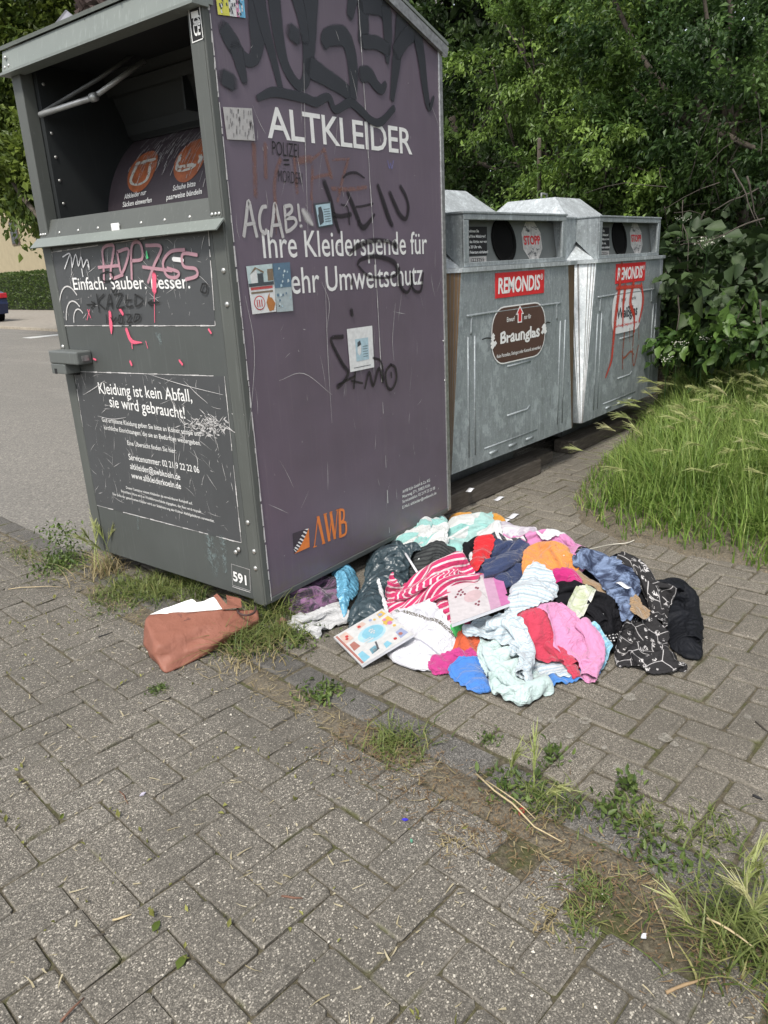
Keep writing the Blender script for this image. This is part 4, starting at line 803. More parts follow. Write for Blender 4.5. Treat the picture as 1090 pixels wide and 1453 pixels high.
    # pressed ridges, slots and dents of the front
    mb = MB(); rp = smooth_line([(-.47, .95), (-.46, 1.035), (-.44, 1.045), (.40, 1.045), (.42, 1.035), (.43, .95)], 6); mb.tube([(p[0], -HW+.002, p[1]) for p in rp], .0075, 8)
    for x in (-.50, -.44, .47, .53): mb.tube([(x, -HW+.003, .30), (x, -HW+.003, .62), (x+.005, -HW+.003, .94)], .0075, 8)
    mb.tube([(-.12, -HW+.003, .74), (.13, -HW+.003, .74)], .007, 8); mb.tube([(-.12, -HW+.003, .46), (.10, -HW+.003, .46), (.13, -HW+.003, .48)], .007, 8); mb.tube([(-.35, -HW+.003, .315), (.22, -HW+.003, .315)], .006, 8)
    for x in (-.30, -.10, .09): mb.tube([(x, -HW+.002, .277), (x+.08, -HW+.002, .277)], .009, 8)
    P(mb, 'pressed_ridge', M_ZINC, body, True)
    mb = MB(); mb.box(-.245, .265, -HW-.003, -HW-.0005, 1.115, 1.245, 0, .001); put_text(mb, 'REMONDIS', (-.22, 1.14), (.215, 1.14), .082, bf, 1, .028, .98, .06, .0042); put_text(mb, '®', (.22, 1.19), (.248, 1.19), .034, bf, 1, .01, 1, 0, .0042)
    P(mb, 'brand_plate', [M_RED, M_WTXT], body)
    mb = MB()
    def rr_(w_, h_, cx, cz, k): return [(cx+sx_*(w_-k)+k*math.cos(a), cz+sz_*(h_-k)+k*math.sin(a)) for sx_, sz_, a0 in ((1, 1, 0), (-1, 1, .5), (-1, -1, 1), (1, -1, 1.5)) for a in [math.pi*(a0+q/12) for q in range(7)]]
    if kind == 'Braunglas':
        poly(mb, rr_(.285, .155, .0, .915, .12), bf, 1, .0042); poly(mb, rr_(.278, .148, .0, .915, .115), bf, 0, .0048)
        put_text(mb, 'Einwurf', (-.135, .985), (-.055, .985), .026, bf, 1, .015, 1, 0, .0056); put_text(mb, 'nur für', (.045, .985), (.12, .985), .026, bf, 1, .015, 1, 0, .0056)
        q = rng(8); v, f = glyphs(kind, .03, .98); X = -.20+(v[:, 0]-v[:, 0].min())/np.ptp(v[:, 0])*.42; Z = .875+v[:, 1]*.085+.006*np.sin(X*70)*(v[:, 1] > .3); mb.add([bf(x, z, .0056) for x, z in zip(X, Z)], f, 1)
        put_text(mb, 'Kein Porzellan, Steingut oder Keramik einwerfen!', (-.235, .80), (.235, .80), .020, bf, 1, .012, 1, 0, .0056)
        for a, b in (((-.285, .92), (-.25, .85)), ((.25, .95), (.285, .88))):
            for _ in range(7): x, z = q.uniform(min(a[0], b[0]), max(a[0], b[0])), q.uniform(b[1], a[1]); poly(mb, [(x-.02, z), (x, z-.012), (x+.02, z+.004), (x+.004, z+.02)], bf, 1, .0060+.0002*_)
        poly(mb, [(-.026, .97), (.02, .97), (.02, 1.015), (.04, 1.015), (-.003, 1.065), (-.046, 1.015), (-.026, 1.015)], bf, 1, .0066); poly(mb, [(-.018, .977), (.012, .977), (.012, 1.022), (.024, 1.022), (-.003, 1.053), (-.03, 1.022), (-.018, 1.022)], bf, 2, .0072)
        mb.a.pop('a', None); P(mb, 'sort_sticker', [M_BRST, M_WTXT, M_RED], body)
        mb = MB(); q = rng(2)
        stroke(mb, [(-.37, .915), (-.33, .918), (-.29, .913)], .007, bf, 0, .003); stroke(mb, [(.285, .935), (.31, .945), (.345, .94)], .007, bf, 0, .003); P(mb, 'torn_slot', M_KMARK, body)
    else:
        poly(mb, rr_(.26, .145, -.02, .925, .10), bf, 0, .0042); v, f = glyphs(kind, .03, .98); X = -.20+(v[:, 0]-v[:, 0].min())/np.ptp(v[:, 0])*.36; Z = .885+v[:, 1]*.1; mb.add([bf(x, z, .0052) for x, z in zip(X, Z)], f, 1)
        put_text(mb, 'Einwurf', (-.135, .995), (-.055, .995), .026, bf, 1, .015, 1, 0, .0052); put_text(mb, 'nur für', (.045, .995), (.12, .995), .026, bf, 1, .015, 1, 0, .0052); put_text(mb, 'Kein Porzellan, Steingut oder Keramik', (-.22, .825), (.17, .825), .018, bf, 2, .01, 1, 0, .0052)
        P(mb, 'sort_sticker', [M_WST, M_INK, M_RED], body); mb = MB(); q = rng(4)
        for pts, wd in (([(-.16, 1.25), (-.18, 1.1), (-.22, .9), (-.24, .72), (-.26, .6), (-.34, .5)], [.03, .06, .06, .045, .04, .02]), ([(-.08, 1.1), (-.1, .98), (-.09, .82)], [.05, .05, .02]), ([(.06, 1.12), (.02, .98), (.10, .88), (.12, .76)], [.05, .06, .05, .02]), ([(.2, 1.1), (.25, .97), (.2, .83)], [.03, .05, .03]), ([(-.23, 1.09), (.2, 1.08)], .035)):
            stroke(mb, pts, wd, bf, 0, .0062, .3, 6, q)
        P(mb, 'red_spray_mark', M_REDSP, body); mb = MB()
        for pts, wd in (([(-.05, .78), (-.06, .62), (-.02, .60), (.08, .63), (.14, .6)], .02), ([(-.06, .62), (-.05, .52)], .018), ([(.11, .8), (.12, .6), (.16, .52), (.22, .66)], .018), ([(.04, .8), (.05, .7)], .008), ([(.2, .8), (.22, .7)], .008)): stroke(mb, pts, wd, bf, 0, .004, .25, 6)
        P(mb, 'rust_run', M_RUST, body)
        mb = MB(); q = rng(7)
        for z in (1.2, 1.14, 1.08, 1.0):
            for k in range(3): x = .29+k*.028; stroke(mb, [(x, z+.03), (x, z), (x+.018, z)], .004, bf, 0, .003)
        P(mb, 'ghost_letter', paint('glue_trace', (.4, .42, .42), .6), body)
    return t
glass_bank((2.095+.6797*.0715, .0+.6797*.9974+.0, 0), R_(-4.1), 'galvanised glass container with brown corner strips and a brown round-cornered sticker, nearest the clothes bank', 'Braunglas', M_BRS)
glass_bank((3.59+.68*.045, -.08+.68*.999, 0), R_(-2.6), 'galvanised glass container with white corner strips and a white sticker smeared with red paint', 'Weißglas', M_WHS)
glass_bank((5.35, 2.35, .06), R_(-3), 'galvanised glass container behind the others, with only a corner of its roof peeking out', '', M_WHS, False)
# timber bearers on the ground
def mat_wood():
    g = NG('weathered_timber'); n = g.noise(6, 6, .7, co=g.map((1.2, 14, 14))); f = g.noise(60, 3)
    c = g.ramp(n, [(.3, (.055, .046, .037)), (.55, (.105, .09, .075)), (.75, (.17, .152, .13))]); g.bump(n, .5, .006); return g.set(c, .9, 0, .2)
M_WOOD = mat_wood()
def beam(p0, p1, wd, h, label):
    p0, p1 = np.array(p0), np.array(p1); L = np.hypot(*(p1-p0)); a = math.atan2(*(p1-p0)[::-1]); c = (p0+p1)/2
    mb = MB(); mb.box(-L/2, L/2, 0, wd, .001, h, 0, .006); o = mb.build('timber_beam', M_WOOD); o.location = (c[0], c[1], 0); o.rotation_euler = (0, 0, a); return tag(o, label, 'timber beam', 'timber bearers under the glass containers')
beam((1.37, .095), G(768, 672)[:2], .16, .10, 'long weathered timber beam under the brown glass container, with paper scraps on it')
bm2 = beam((2.42, .10), (2.74, .07), .13, .075, 'short dark timber block between the two glass containers')
beam((2.98, .03), (4.25, -.03), .15, .09, 'weathered timber beam under the glass container with red paint, beside the tall grass')
beam((1.4, .93), (2.7, .86), .13, .0595, 'timber beam at the back under the brown glass container')
beam((3.0, .92), (4.2, .86), .13, .0595, 'timber beam at the back under the glass container with white strips')
# ---------------------------------------------------------------- far left: hedge, house, parked car
M_CREAM = simple('cream_render', (.33, .28, .18), .85, 0, .08, 2); M_TILE = simple('grey_roof_tiles', (.26, .25, .24), .8, 0, .3, 5, .3); M_GLASSD = simple('window_glass', (.03, .035, .04), .1, 0, .1, 2); M_BROWN = simple('window_frame', (.09, .06, .045), .6)
hs = empty('house', UV(21, 38)); hs.rotation_euler = (0, 0, -KA); tag(hs, 'cream rendered house with grey tiled roof behind the clipped hedge', 'house')
mb = MB(); mb.box(0, 10, -16, 60, 0, 9.2); mb.build('wall', M_CREAM, hs)
mb = MB(); mb.prism([(-.6, 9.0), (10.6, 9.0), (5, 14.5)], lambda a, b, d: (a, d, b), -16.5, 60.5); mb.build('roof', M_TILE, hs)
for yy, z in ((y_, z_) for y_ in (-12, -8, -4, 0, 4, 8, 12, 16, 20, 24, 28, 32) for z_ in (3.8,)):
    mb = MB(); mb.box(-.06, .0, yy-.65, yy+.65, z, z+1.55); wn = mb.build('window', M_BROWN, hs)
    mb = MB(); mb.box(-.08, -.061, yy-.55, yy-.04, z+.1, z+1.45); mb.box(-.08, -.061, yy+.04, yy+.55, z+.1, z+1.45); mb.build('pane', M_GLASSD, wn)
car = empty('parked_car', UV(8.45, 28.75), 0); car.rotation_euler = (0, 0, -KA+math.pi/2); tag(car, 'dark blue parked car with a red tail lamp, at the left edge beside the hedge', 'car')
M_CAR = simple('dark_blue_lacquer', (.012, .02, .06), .2, .3, .1, 3, 0, .7)
mb = MB(); prof = [(-2.1, .28), (-2.15, .62), (-2.05, .98), (-1.75, 1.05), (-1.3, 1.38), (-.3, 1.46), (.45, 1.38), (1.1, 1.0), (1.9, .85), (2.1, .6), (2.1, .28)]
V = []; hw = [.80, .84, .84, .82, .66, .62, .64, .80, .80, .80, .80]
for s_ in (-1, 1): V += [(x, s_*w_, z) for (x, z), w_ in zip(prof, hw)]
n = len(prof); mb.add(V, [tuple(range(n)), tuple(range(2*n-1, n-1, -1))]+[(i, n+i, n+(i+1) % n, (i+1) % n) for i in range(n)]); mb.build('body', M_CAR, car)
mb = MB()
for s_ in (-1, 1): mb.add([(-1.5, s_*.795, 1.04), (.95, s_*.80, 1.03), (.4, s_*.665, 1.33), (-1.2, s_*.68, 1.33)], [(0, 1, 2, 3)])
mb.add([(-1.80, -.7, 1.07), (-1.80, .7, 1.07), (-1.36, .56, 1.37), (-1.36, -.56, 1.37)], [(0, 1, 2, 3)]); mb.build('windows', M_GLASSD, car)
for x in (-1.3, 1.3):
    for s_ in (-1, 1):
        mb = MB(); mb.tube([(x, s_*.66, .31), (x, s_*.86, .31)], .31, 24); wh = mb.build('wheel', M_RUBBER, car); mb = MB(); mb.tube([(x, s_*.84, .31), (x, s_*.868, .31)], .19, 16); mb.build('rim', M_ALU, wh)
for s_ in (-1, 1):
    mb = MB(); mb.box(-2.17, -1.9, min(s_*.56, s_*.855), max(s_*.56, s_*.855), .82, .99, 0, .02); mb.build('tail_lamp', simple('tail_lamp_red', (.45, .02, .03), .2), car)
# ---------------------------------------------------------------- the pile of clothes: garments draped one over the other on a height field
H0 = .0045; X0, X1, Y0, Y1 = -.12, 1.62, -1.62, .12
gxs, gys = np.arange(X0, X1, H0), np.arange(Y0, Y1, H0); GX, GY = np.meshgrid(gxs, gys, indexing='ij')
NB = Noise2(41)
def mound(x, y):
    c, s = math.cos(R_(-42)), math.sin(R_(-42)); dx, dy = x-.74, y+.70
    u, v = dx*c+dy*s, -dx*s+dy*c; q = (u/.72)**2+(v/.58)**2
    return (.18*np.clip(1-q, 0, 1)**.75)*(.42+1.0*NB(x*5.5, y*5.5)+.35*(NB(x*13+4, y*13)-.5))+.006
def lift(px, py, dz=.02):
    d = np.array([(px-545)/FPX, -(py-726.5)/FPX, 1.0])@AX; ts = np.linspace(1.2, 4.6, 1400); P = CAM+ts[:, None]*d
    f = P[:, 2]-(mound(P[:, 0], P[:, 1])+dz); k = np.argmax(f < 0); return P[k][:2]
HM = np.zeros_like(GX)
def blur(a, n):
    for ax in (0, 1):
        for _ in range(2):
            c = np.cumsum(np.pad(a, [(n+1, n) if i == ax else (0, 0) for i in (0, 1)], mode='edge'), axis=ax)
            a = (np.take(c, range(2*n+1, c.shape[ax]), ax)-np.take(c, range(0, c.shape[ax]-2*n-1), ax))/(2*n+1)
    return a
HM = np.maximum(HM, mound(GX, GY)-.022)
def cloth_mat(name, kind, c, c2=None, rough=.85, per=.02, duty=.5, sheen=.25):
    g = NG(name); u, v = g.attr('pu'), g.attr('pv'); cb = g.n('ShaderNodeCombineXYZ'); g.L(u, cb.inputs[0]); g.L(v, cb.inputs[1]); uv = cb.outputs[0]
    lim = lambda q: q if q is None else tuple(x*(.86 if max(q) > .4 else .95) for x in q)
    c, c2 = lim(c), lim(c2); weave = g.noise(900, 2, .5, co=uv); big = g.noise(9, 4, .6, co=uv)
    base = g.mix(big, tuple(x*.85 for x in c), tuple(min(1, x*1.12) for x in c))
    def stripes(s_, p, dty): return g.math('LESS_THAN', g.math('FRACT', g.math('DIVIDE', g.math('ADD', s_, 10.0), p)), dty)
    if kind == 'stripe': base = g.mix(stripes(u, per, duty), base, c2)
    elif kind == 'pin': base = g.mix(stripes(u, per, duty), base, c2); base = g.mix(g.math('MULTIPLY', stripes(u, per*3.1, .1), .7), base, tuple(x*.6 for x in c2))
    elif kind == 'check': base = g.mix(stripes(u, per, duty), base, c2); base = g.mix(g.math('MULTIPLY', stripes(v, per, duty), .8), base, c2)
    elif kind == 'dots': base = g.mix(g.math('LESS_THAN', g.vor(1/per, co=uv, rand=.35), .3), base, c2)
    elif kind == 'floral':
        d = g.vor(34, co=uv); base = g.mix(g.math('MULTIPLY', g.math('LESS_THAN', d, .3), g.math('GREATER_THAN', g.noise(150, 2, .5, co=uv), .5)), base, c2)
        e = g.n('ShaderNodeTexVoronoi'); e.feature = 'DISTANCE_TO_EDGE'; e.inputs['Scale'].default_value = 13; g.L(g.noise(8, 3, .5, co=uv, out='Color'), e.inputs['Vector']); g.L(uv, e.inputs['Vector'])
        base = g.mix(g.math('MULTIPLY', g.math('LESS_THAN', e.outputs[0], .016), .8), base, c2)
    elif kind == 'tiedye': base = g.mix(g.ramp(g.noise(14, 5, .65, co=uv, dist=1.2), [(.42, 0), (.58, 1)]), base, c2)
    elif kind == 'denim': base = g.mix(g.ramp(g.noise(60, 4, .7, co=g.map((1, 9, 1), src=uv)), [(.4, 0), (.7, .5)]), base, c2)
    elif kind == 'plastic':
        dn = g.n('ShaderNodeVectorMath', operation='ADD'); sc2 = g.n('ShaderNodeVectorMath', operation='SCALE'); g.L(g.noise(9, 3, .6, co=uv, out='Color'), sc2.inputs[0]); sc2.inputs['Scale'].default_value = .09; g.L(uv, dn.inputs[0]); g.L(sc2.outputs[0], dn.inputs[1]); v1 = g.vor(17, co=dn.outputs[0]); v2 = g.vor(42, co=dn.outputs[0])
        g.bump(g.math('ADD', v1, g.math('MULTIPLY', v2, .4)), .75, .022); return g.set(base, .33, 0, .5)
    elif kind == 'sequin':
        s1 = g.math('LESS_THAN', g.math('ABSOLUTE', g.math('SUBTRACT', u, per)), .006); base = g.mix(g.math('MULTIPLY', s1, g.math('GREATER_THAN', g.noise(230, 2, .5, co=uv), .46)), base, (.08, .07, .05))
        s1 = g.math('LESS_THAN', g.math('ABSOLUTE', g.math('SUBTRACT', u, per-.085)), .003); base = g.mix(g.math('MULTIPLY', s1, .6), base, (.16, .16, .2))
    rd = g.attr('rd'); st_ = g.math('MULTIPLY', g.math('GREATER_THAN', rd, .0125), g.math('LESS_THAN', rd, .0150)); base = g.mix(g.math('MULTIPLY', st_, .32), base, tuple(x*.35 for x in c)); fz = g.noise(160, 4, .7, co=uv); base = g.mix(g.ramp(fz, [(.45, 0), (.75, .22)]), base, tuple(x*.62 for x in c)); dsp = g.noise(75, 3, .6, co=uv, dist=.6)
    c1 = g.math('MINIMUM', g.math('MULTIPLY', g.math('ABSOLUTE', g.math('SUBTRACT', g.noise(13, 3, .55, co=uv, dist=1.3), .5)), 7.0), 1.0); c2_ = g.math('MINIMUM', g.math('MULTIPLY', g.math('ABSOLUTE', g.math('SUBTRACT', g.noise(30, 3, .55, co=g.map((1, .45, 1), (0, 0, .5), src=uv), dist=1.0), .5)), 6.0), 1.0)
    g.bump(g.math('ADD', g.math('ADD', g.math('MULTIPLY', weave, .06), g.math('MULTIPLY', dsp, .22)), g.math('ADD', c1, g.math('MULTIPLY', c2_, .4))), g.ramp(g.noise(5, 2, .5, co=uv), [(.3, .25), (.7, .85)]), .0075)
    sheen = sheen if max(c) > .08 else 0.0
    try: g.b.inputs['Sheen Weight'].default_value = sheen; g.b.inputs['Sheen Roughness'].default_value = .5
    except Exception: pass
    return g.set(base, rough, 0, .25 if max(c) > .08 else .12)
def cloth_sim(M, SUP, x, y, K1, K2, ang, h, seed, iters, bend, bnd, lam, fold):
    """position-based sheet: the cloth is larger than its footprint (K1, K2 = excess along/across), so it buckles into folds over the support SUP"""
    r = rng(seed); nx, ny = M.shape; W = M.astype(float); P = np.stack([x, y, SUP+.004+.005*r.random(M.shape)+.01*(Noise2(seed+9)(x*30, y*30)-.5)], -1); P0 = P.copy(); ca, sa = math.cos(ang), math.sin(ang); V = np.zeros_like(P)
    AF = ang+2.4*(Noise2(seed+31)(x*5.5, y*5.5)-.5); CA, SA = np.cos(AF), np.sin(AF)
    def rest(dx, dy, di, dj):
        sl2 = (slice(0, nx-di), slice(0, ny-dj) if dj >= 0 else slice(-dj, ny)); ca, sa = CA[sl2], SA[sl2]
        a = dx*ca+dy*sa; b = -dx*sa+dy*ca; k1 = (K1[:nx-di, :ny-dj] if dj >= 0 else K1[:nx-di, -dj:]); k2 = (K2[:nx-di, :ny-dj] if dj >= 0 else K2[:nx-di, -dj:]); return np.sqrt((a*k1)**2+(b*k2)**2)
    sets = []
    def addset(di, dj, st, mode):
        L = rest(h*di, h*dj, di, dj); A0 = (slice(0, nx-di), slice(max(0, -dj), ny-max(0, dj))); B0 = (slice(di, nx), slice(max(0, dj), ny-max(0, -dj)))
        ax = 0 if di > 0 else 1; d_ = di if ax == 0 else dj; n_ = A0[ax].stop-A0[ax].start
        for ph in range(2):
            if d_ == 1: sels = [slice(ph, None, 2)]
            else: sels = [slice(2*ph, None, 4), slice(2*ph+1, None, 4)]
            for sl_ in sels:
                def cut(S0): 
                    q = list(S0); base = range(S0[ax].start, S0[ax].stop)[sl_]
                    if len(base) == 0: return None
                    q[ax] = slice(base.start, base.stop, base.step); return tuple(q)
                A, B = cut(A0), cut(B0)
                if A is None: continue
                lsel = [slice(None)]*2; lsel[ax] = sl_; Lq = L[tuple(lsel)]; w_ = W[A]*W[B]
                if w_.any(): sets.append((A, B, Lq, w_*st, mode))
    addset(1, 0, .5, 0); addset(0, 1, .5, 0); addset(1, 1, .22, 0); addset(1, -1, .22, 0); addset(2, 0, bend, 1); addset(0, 2, bend, 1)
    cu, cv = x*ca+y*sa, -x*sa+y*ca; nA, nB, nC = Noise2(seed+21), Noise2(seed+22), Noise2(seed+23); wv = cu+.20*(nA(x*5, y*5)-.5)+.05*(nC(x*15, y*15)-.5); P[..., 2] += (.034*np.abs(np.sin(np.pi*wv/(lam*1.05)))**.8*(.15+1.3*nB(cu*9, cv*4))+.016*nC(x*13, y*13))*np.clip(h*40, .14, .26)/.26*fold
    for it in range(iters):
        V *= .90; V[..., 2] -= .0003; P = P+V*W[..., None]; old = P.copy()
        for _ in range(2):
            for A, B, L, st, mode in sets:
                a, b = P[A], P[B]; d = b-a; l = np.sqrt((d*d).sum(-1))+1e-9; c = (l-L)/l*st
                if mode == 1: c = np.minimum(c, 0)
                d *= (c*.98)[..., None]; a += d; b -= d
        # footprint: the rim keeps its place on the heap, the rest may creep a little
        k = bnd[..., None]*W[..., None]; P[..., :2] += (P0[..., :2]-P[..., :2])*k
        ii = np.clip(((P[..., 0]-X0)/H0+.5).astype(int), 0, len(gxs)-1); jj = np.clip(((P[..., 1]-Y0)/H0+.5).astype(int), 0, len(gys)-1); hz = SUPG[ii, jj]+.0025
        hit = P[..., 2] < hz; P[..., 2] = np.where(hit, hz, P[..., 2])
        V = (P-old)*.35+V*.65; V[hit] *= .3; V = np.clip(V, -.004, .004)
    return P
GN = [0]; SUPG = None
def garment(name, label, cat, px, mat, seed, thick=.016, amp=.012, lam=.05, ang=0., pang=None, dz=.02, blurn=5, group='clothes in the heap beside the clothes bank', world=None, gather=None, wob=.0022, crinkle=.0, hem=0.0, k1=None, k2=None, puff=None, h=None, bend=.22, iters=150, flat=False):
    global HM, SUPG
    r = rng(seed); P = np.array(world) if world is not None else np.array([lift(x, y, dz) for x, y in px]); GN[0] += 1
    c0 = P.mean(0); out = P-c0; ln = np.hypot(*out.T)[:, None]+1e-6; inner = np.clip((mound(P[:, 0], P[:, 1])-.03)/.06, 0, 1)[:, None]; P = P+out/ln*inner*.030*max(0, 1-GN[0]/44)
    Q = np.vstack([P, P[:1]]); S = smooth_line(np.vstack([P[-1:], Q, P[1:2]]), 7)[7:-7]; S = S[:-1]
    L = np.arange(len(S)); S = S+np.stack([np.interp(L, np.linspace(0, len(S), 40), r.normal(0, wob, 40)), np.interp(L, np.linspace(0, len(S), 40), r.normal(0, wob, 40))], 1)
    lo, hi = S.min(0), S.max(0); size = math.sqrt((hi-lo).prod()); h = h or (.0105 if size > .16 else .008 if size > .10 else .0055)
    x, y = np.meshgrid(np.arange(lo[0]-h*2, hi[0]+h*3, h), np.arange(lo[1]-h*2, hi[1]+h*3, h), indexing='ij'); M = in_poly(x, y, S); d, qx, qy = edge_dist(x, y, S, near=True)
    M = M | (d < h*.45)
    # drop loose corners of the mask
    for _ in range(2):
        C4 = M[:-1, :-1] & M[1:, :-1] & M[1:, 1:] & M[:-1, 1:]; U = np.zeros_like(M); U[:-1, :-1] |= C4; U[1:, :-1] |= C4; U[1:, 1:] |= C4; U[:-1, 1:] |= C4; M = U
    if M.sum() < 12: print('EMPTY', label); return None
    rim = M & ~(np.pad(M, 1)[2:, 1:-1] & np.pad(M, 1)[:-2, 1:-1] & np.pad(M, 1)[1:-1, 2:] & np.pad(M, 1)[1:-1, :-2]); sn = rim & (d < h*1.2); x0, y0 = x.copy(), y.copy(); x = np.where(sn, qx, x); y = np.where(sn, qy, y)
    puff = thick*.8 if puff is None else puff; dg = edge_dist(GX, GY, S) if puff > 0 else None; inp = in_poly(GX, GY, S)
    bl = blur(HM, blurn); lump = puff*(1-np.exp(-np.where(inp, dg, 0)/.03))*(.55+.9*Noise2(seed+5)(GX*9, GY*9)); SUPG = np.where(inp, np.maximum(HM, bl*.45+HM*.55+lump), HM)
    ii = np.clip(((x-X0)/H0+.5).astype(int), 0, len(gxs)-1); jj = np.clip(((y-Y0)/H0+.5).astype(int), 0, len(gys)-1); SUP = SUPG[ii, jj]
    n1, n2 = Noise2(seed+1), Noise2(seed+2); k1 = 1+amp*36 if k1 is None else k1; k2 = 1+amp*14 if k2 is None else k2
    m1 = .25+1.5*n1(x*8, y*8)**1.3; m2 = .25+1.5*n2(x*8, y*8); sm = np.clip(d/.012, 0, 1); K1 = 1+(k1-1)*m1*(.22+.78*sm); K2 = 1+(k2-1)*m2*(.22+.78*sm)
    bnd = np.where(rim, .85, .012*np.exp(-d/.03))
    R = cloth_sim(M, SUP, x, y, K1, K2, ang, h, seed, iters, bend, bnd, lam, min(1.2, amp/.012))
    use = M; idx = -np.ones(M.shape, int); idx[use] = np.arange(use.sum()); C4 = M[:-1, :-1] & M[1:, :-1] & M[1:, 1:] & M[:-1, 1:]; ii, jj = np.nonzero(C4); F = np.stack([idx[ii, jj], idx[ii+1, jj], idx[ii+1, jj+1], idx[ii, jj+1]], 1)
    pa = ang if pang is None else pang; cx, cy = S.mean(0); ca, sa = math.cos(ang), math.sin(ang); a_ = ((x0-cx)*ca+(y0-cy)*sa)*(1+(k1-1)*.9); b_ = (-(x0-cx)*sa+(y0-cy)*ca)*(1+(k2-1)*.9)
    wx, wy = a_*ca-b_*sa, a_*sa+b_*ca; wx = wx+.02*(n1(x*6, y*6)-.5); wy = wy+.02*(n2(x*6, y*6)-.5); PU = wx*math.cos(pa)+wy*math.sin(pa); PV = -wx*math.sin(pa)+wy*math.cos(pa)
    o = np_mesh(name, R[use], F, mat, {'pu': PU[use], 'pv': PV[use], 'rd': np.where(rim, 0, d)[use]}, smooth=not flat)
    md = o.modifiers.new('thickness', 'SOLIDIFY'); md.thickness = .0016 if not flat else .0006; md.offset = 0
    if not flat: md = o.modifiers.new('smooth', 'SUBSURF'); md.levels = 2; md.render_levels = 2
    q = [R[use]]; A, B, C_, D = R[:-1, :-1][C4], R[1:, :-1][C4], R[1:, 1:][C4], R[:-1, 1:][C4]
    for u in (.25, .5, .75):
        for v in (.25, .5, .75): q.append(A*(1-u)*(1-v)+B*u*(1-v)+C_*u*v+D*(1-u)*v)
    q = np.vstack(q); ii = np.clip(((q[:, 0]-X0)/H0+.5).astype(int), 0, len(gxs)-1); jj = np.clip(((q[:, 1]-Y0)/H0+.5).astype(int), 0, len(gys)-1); np.maximum.at(HM, (ii, jj), q[:, 2])
    return tag(o, label, cat, group)
def top_z(x, y): return float(HM[min(max(int((x-X0)/H0), 0), len(gxs)-1), min(max(int((y-Y0)/H0), 0), len(gys)-1)])
# sleeves and legs: wrinkled tubes that lie on the heap and belong to a garment
def sleeve(par, px, wid, mat, seed, dz=.05, name='sleeve', flat_=.55):
    r = rng(seed); P = np.array([lift(x, y, dz) for x, y in px]); S = smooth_line(P, 14); st = np.concatenate([[0], np.cumsum(np.hypot(*np.diff(S, axis=0).T))]); m_ = max(8, int(st[-1]/.006)); t = np.linspace(0, st[-1], m_); X = np.interp(t, st, S[:, 0]); Y = np.interp(t, st, S[:, 1])
    ii = np.clip(((X-X0)/H0+.5).astype(int), 0, len(gxs)-1); jj = np.clip(((Y-Y0)/H0+.5).astype(int), 0, len(gys)-1); hb = blur(HM, 5); Z = hb[ii, jj]; Z = np.convolve(np.pad(Z, 6, mode='edge'), np.ones(13)/13, 'valid'); tx = np.gradient(X); ty = np.gradient(Y); L_ = np.hypot(tx, ty)+1e-9; nx_, ny_ = -ty/L_, tx/L_
    n = 26; th = np.linspace(0, 2*np.pi, n, endpoint=False); N1, N2 = Noise2(seed+1), Noise2(seed+2); T, TH = np.meshgrid(t, th, indexing='ij'); C_, S_ = np.cos(TH), np.sin(TH)
    w_ = wid/2*(1+.22*(N1(T*9, T*0+.5)-.5)*2)*(1-.18*T/t[-1]); ph = 3.0*(N1(C_*1.6+T*10, S_*1.6)-.5); wr = (np.abs(np.sin(np.pi*(T/.05+ph*1.6)))**.7-.5)*.008*(.1+1.5*N2(T*14+C_, S_*1.5+3))+.007*(N2(C_*3+T*30, S_*3)-.5)
    rx = w_+wr; rz = w_*flat_+wr*1.2; px_ = X[:, None]+nx_[:, None]*C_*rx; py_ = Y[:, None]+ny_[:, None]*C_*rx; pz = Z[:, None]+w_*flat_*.55+S_*rz
    V = np.stack([px_, py_, pz], -1).reshape(-1, 3); k = np.arange(m_*n).reshape(m_, n); F = np.stack([k[:-1], np.roll(k[:-1], -1, 1), np.roll(k[1:], -1, 1), k[1:]], -1).reshape(-1, 4)
    o = np_mesh(name, V, F, mat, {'pu': (T+.02*ph).ravel(), 'pv': (TH*wid/3+.01*ph).ravel(), 'rd': np.minimum(t[-1]-T, .1).ravel()}, par, True); md = o.modifiers.new('thickness', 'SOLIDIFY'); md.thickness = .0018; md = o.modifiers.new('smooth', 'SUBSURF'); md.levels = 1; md.render_levels = 1
    q = V[(S_.ravel() > -.1)]; ii = np.clip(((q[:, 0]-X0)/H0+.5).astype(int), 0, len(gxs)-1); jj = np.clip(((q[:, 1]-Y0)/H0+.5).astype(int), 0, len(gys)-1); np.maximum.at(HM, (ii, jj), q[:, 2]); return o
WHT = (.62, .63, .64)
M_BLK = cloth_mat('black_cotton', 'plain', (.010, .010, .012)); M_BLK2 = cloth_mat('black_jacket', 'plain', (.011, .012, .015), None, .6)
# bottom layers first
garment('cloth', 'crumpled lilac and black patterned cloth half under the clothes bank', 'cloth', None, cloth_mat('lilac_pattern', 'tiedye', (.20, .10, .19), (.025, .02, .03)), 11, .03, .018, .035, .4, world=[(.10, -.06), (.16, .06), (.33, .09), (.40, .05), (.36, -.10), (.24, -.13), (.13, -.12)])
gm = garment('cloth', 'grey-white crumpled cloth lying between the grass and the blue plastic bag', 'cloth', [(408, 884), (425, 876), (445, 876), (468, 868), (484, 858), (496, 868), (494, 884), (470, 893), (452, 907), (432, 899), (414, 893)], cloth_mat('grey_white', 'plain', (.50, .50, .50)), 12, .022, .014, .04, 1.2, dz=-.005)
sleeve(gm, [(415, 886), (440, 884), (466, 876), (490, 866)], .045, gm.data.materials[0], 610, .0, 'fold')
garment('shirt', 'big black garment forming the dark underside of the heap', 'garment', [(716, 800), (800, 790), (880, 800), (930, 850), (930, 905), (880, 920), (800, 900), (730, 870)], M_BLK, 13, .03, .014, .06, .5, dz=.01)
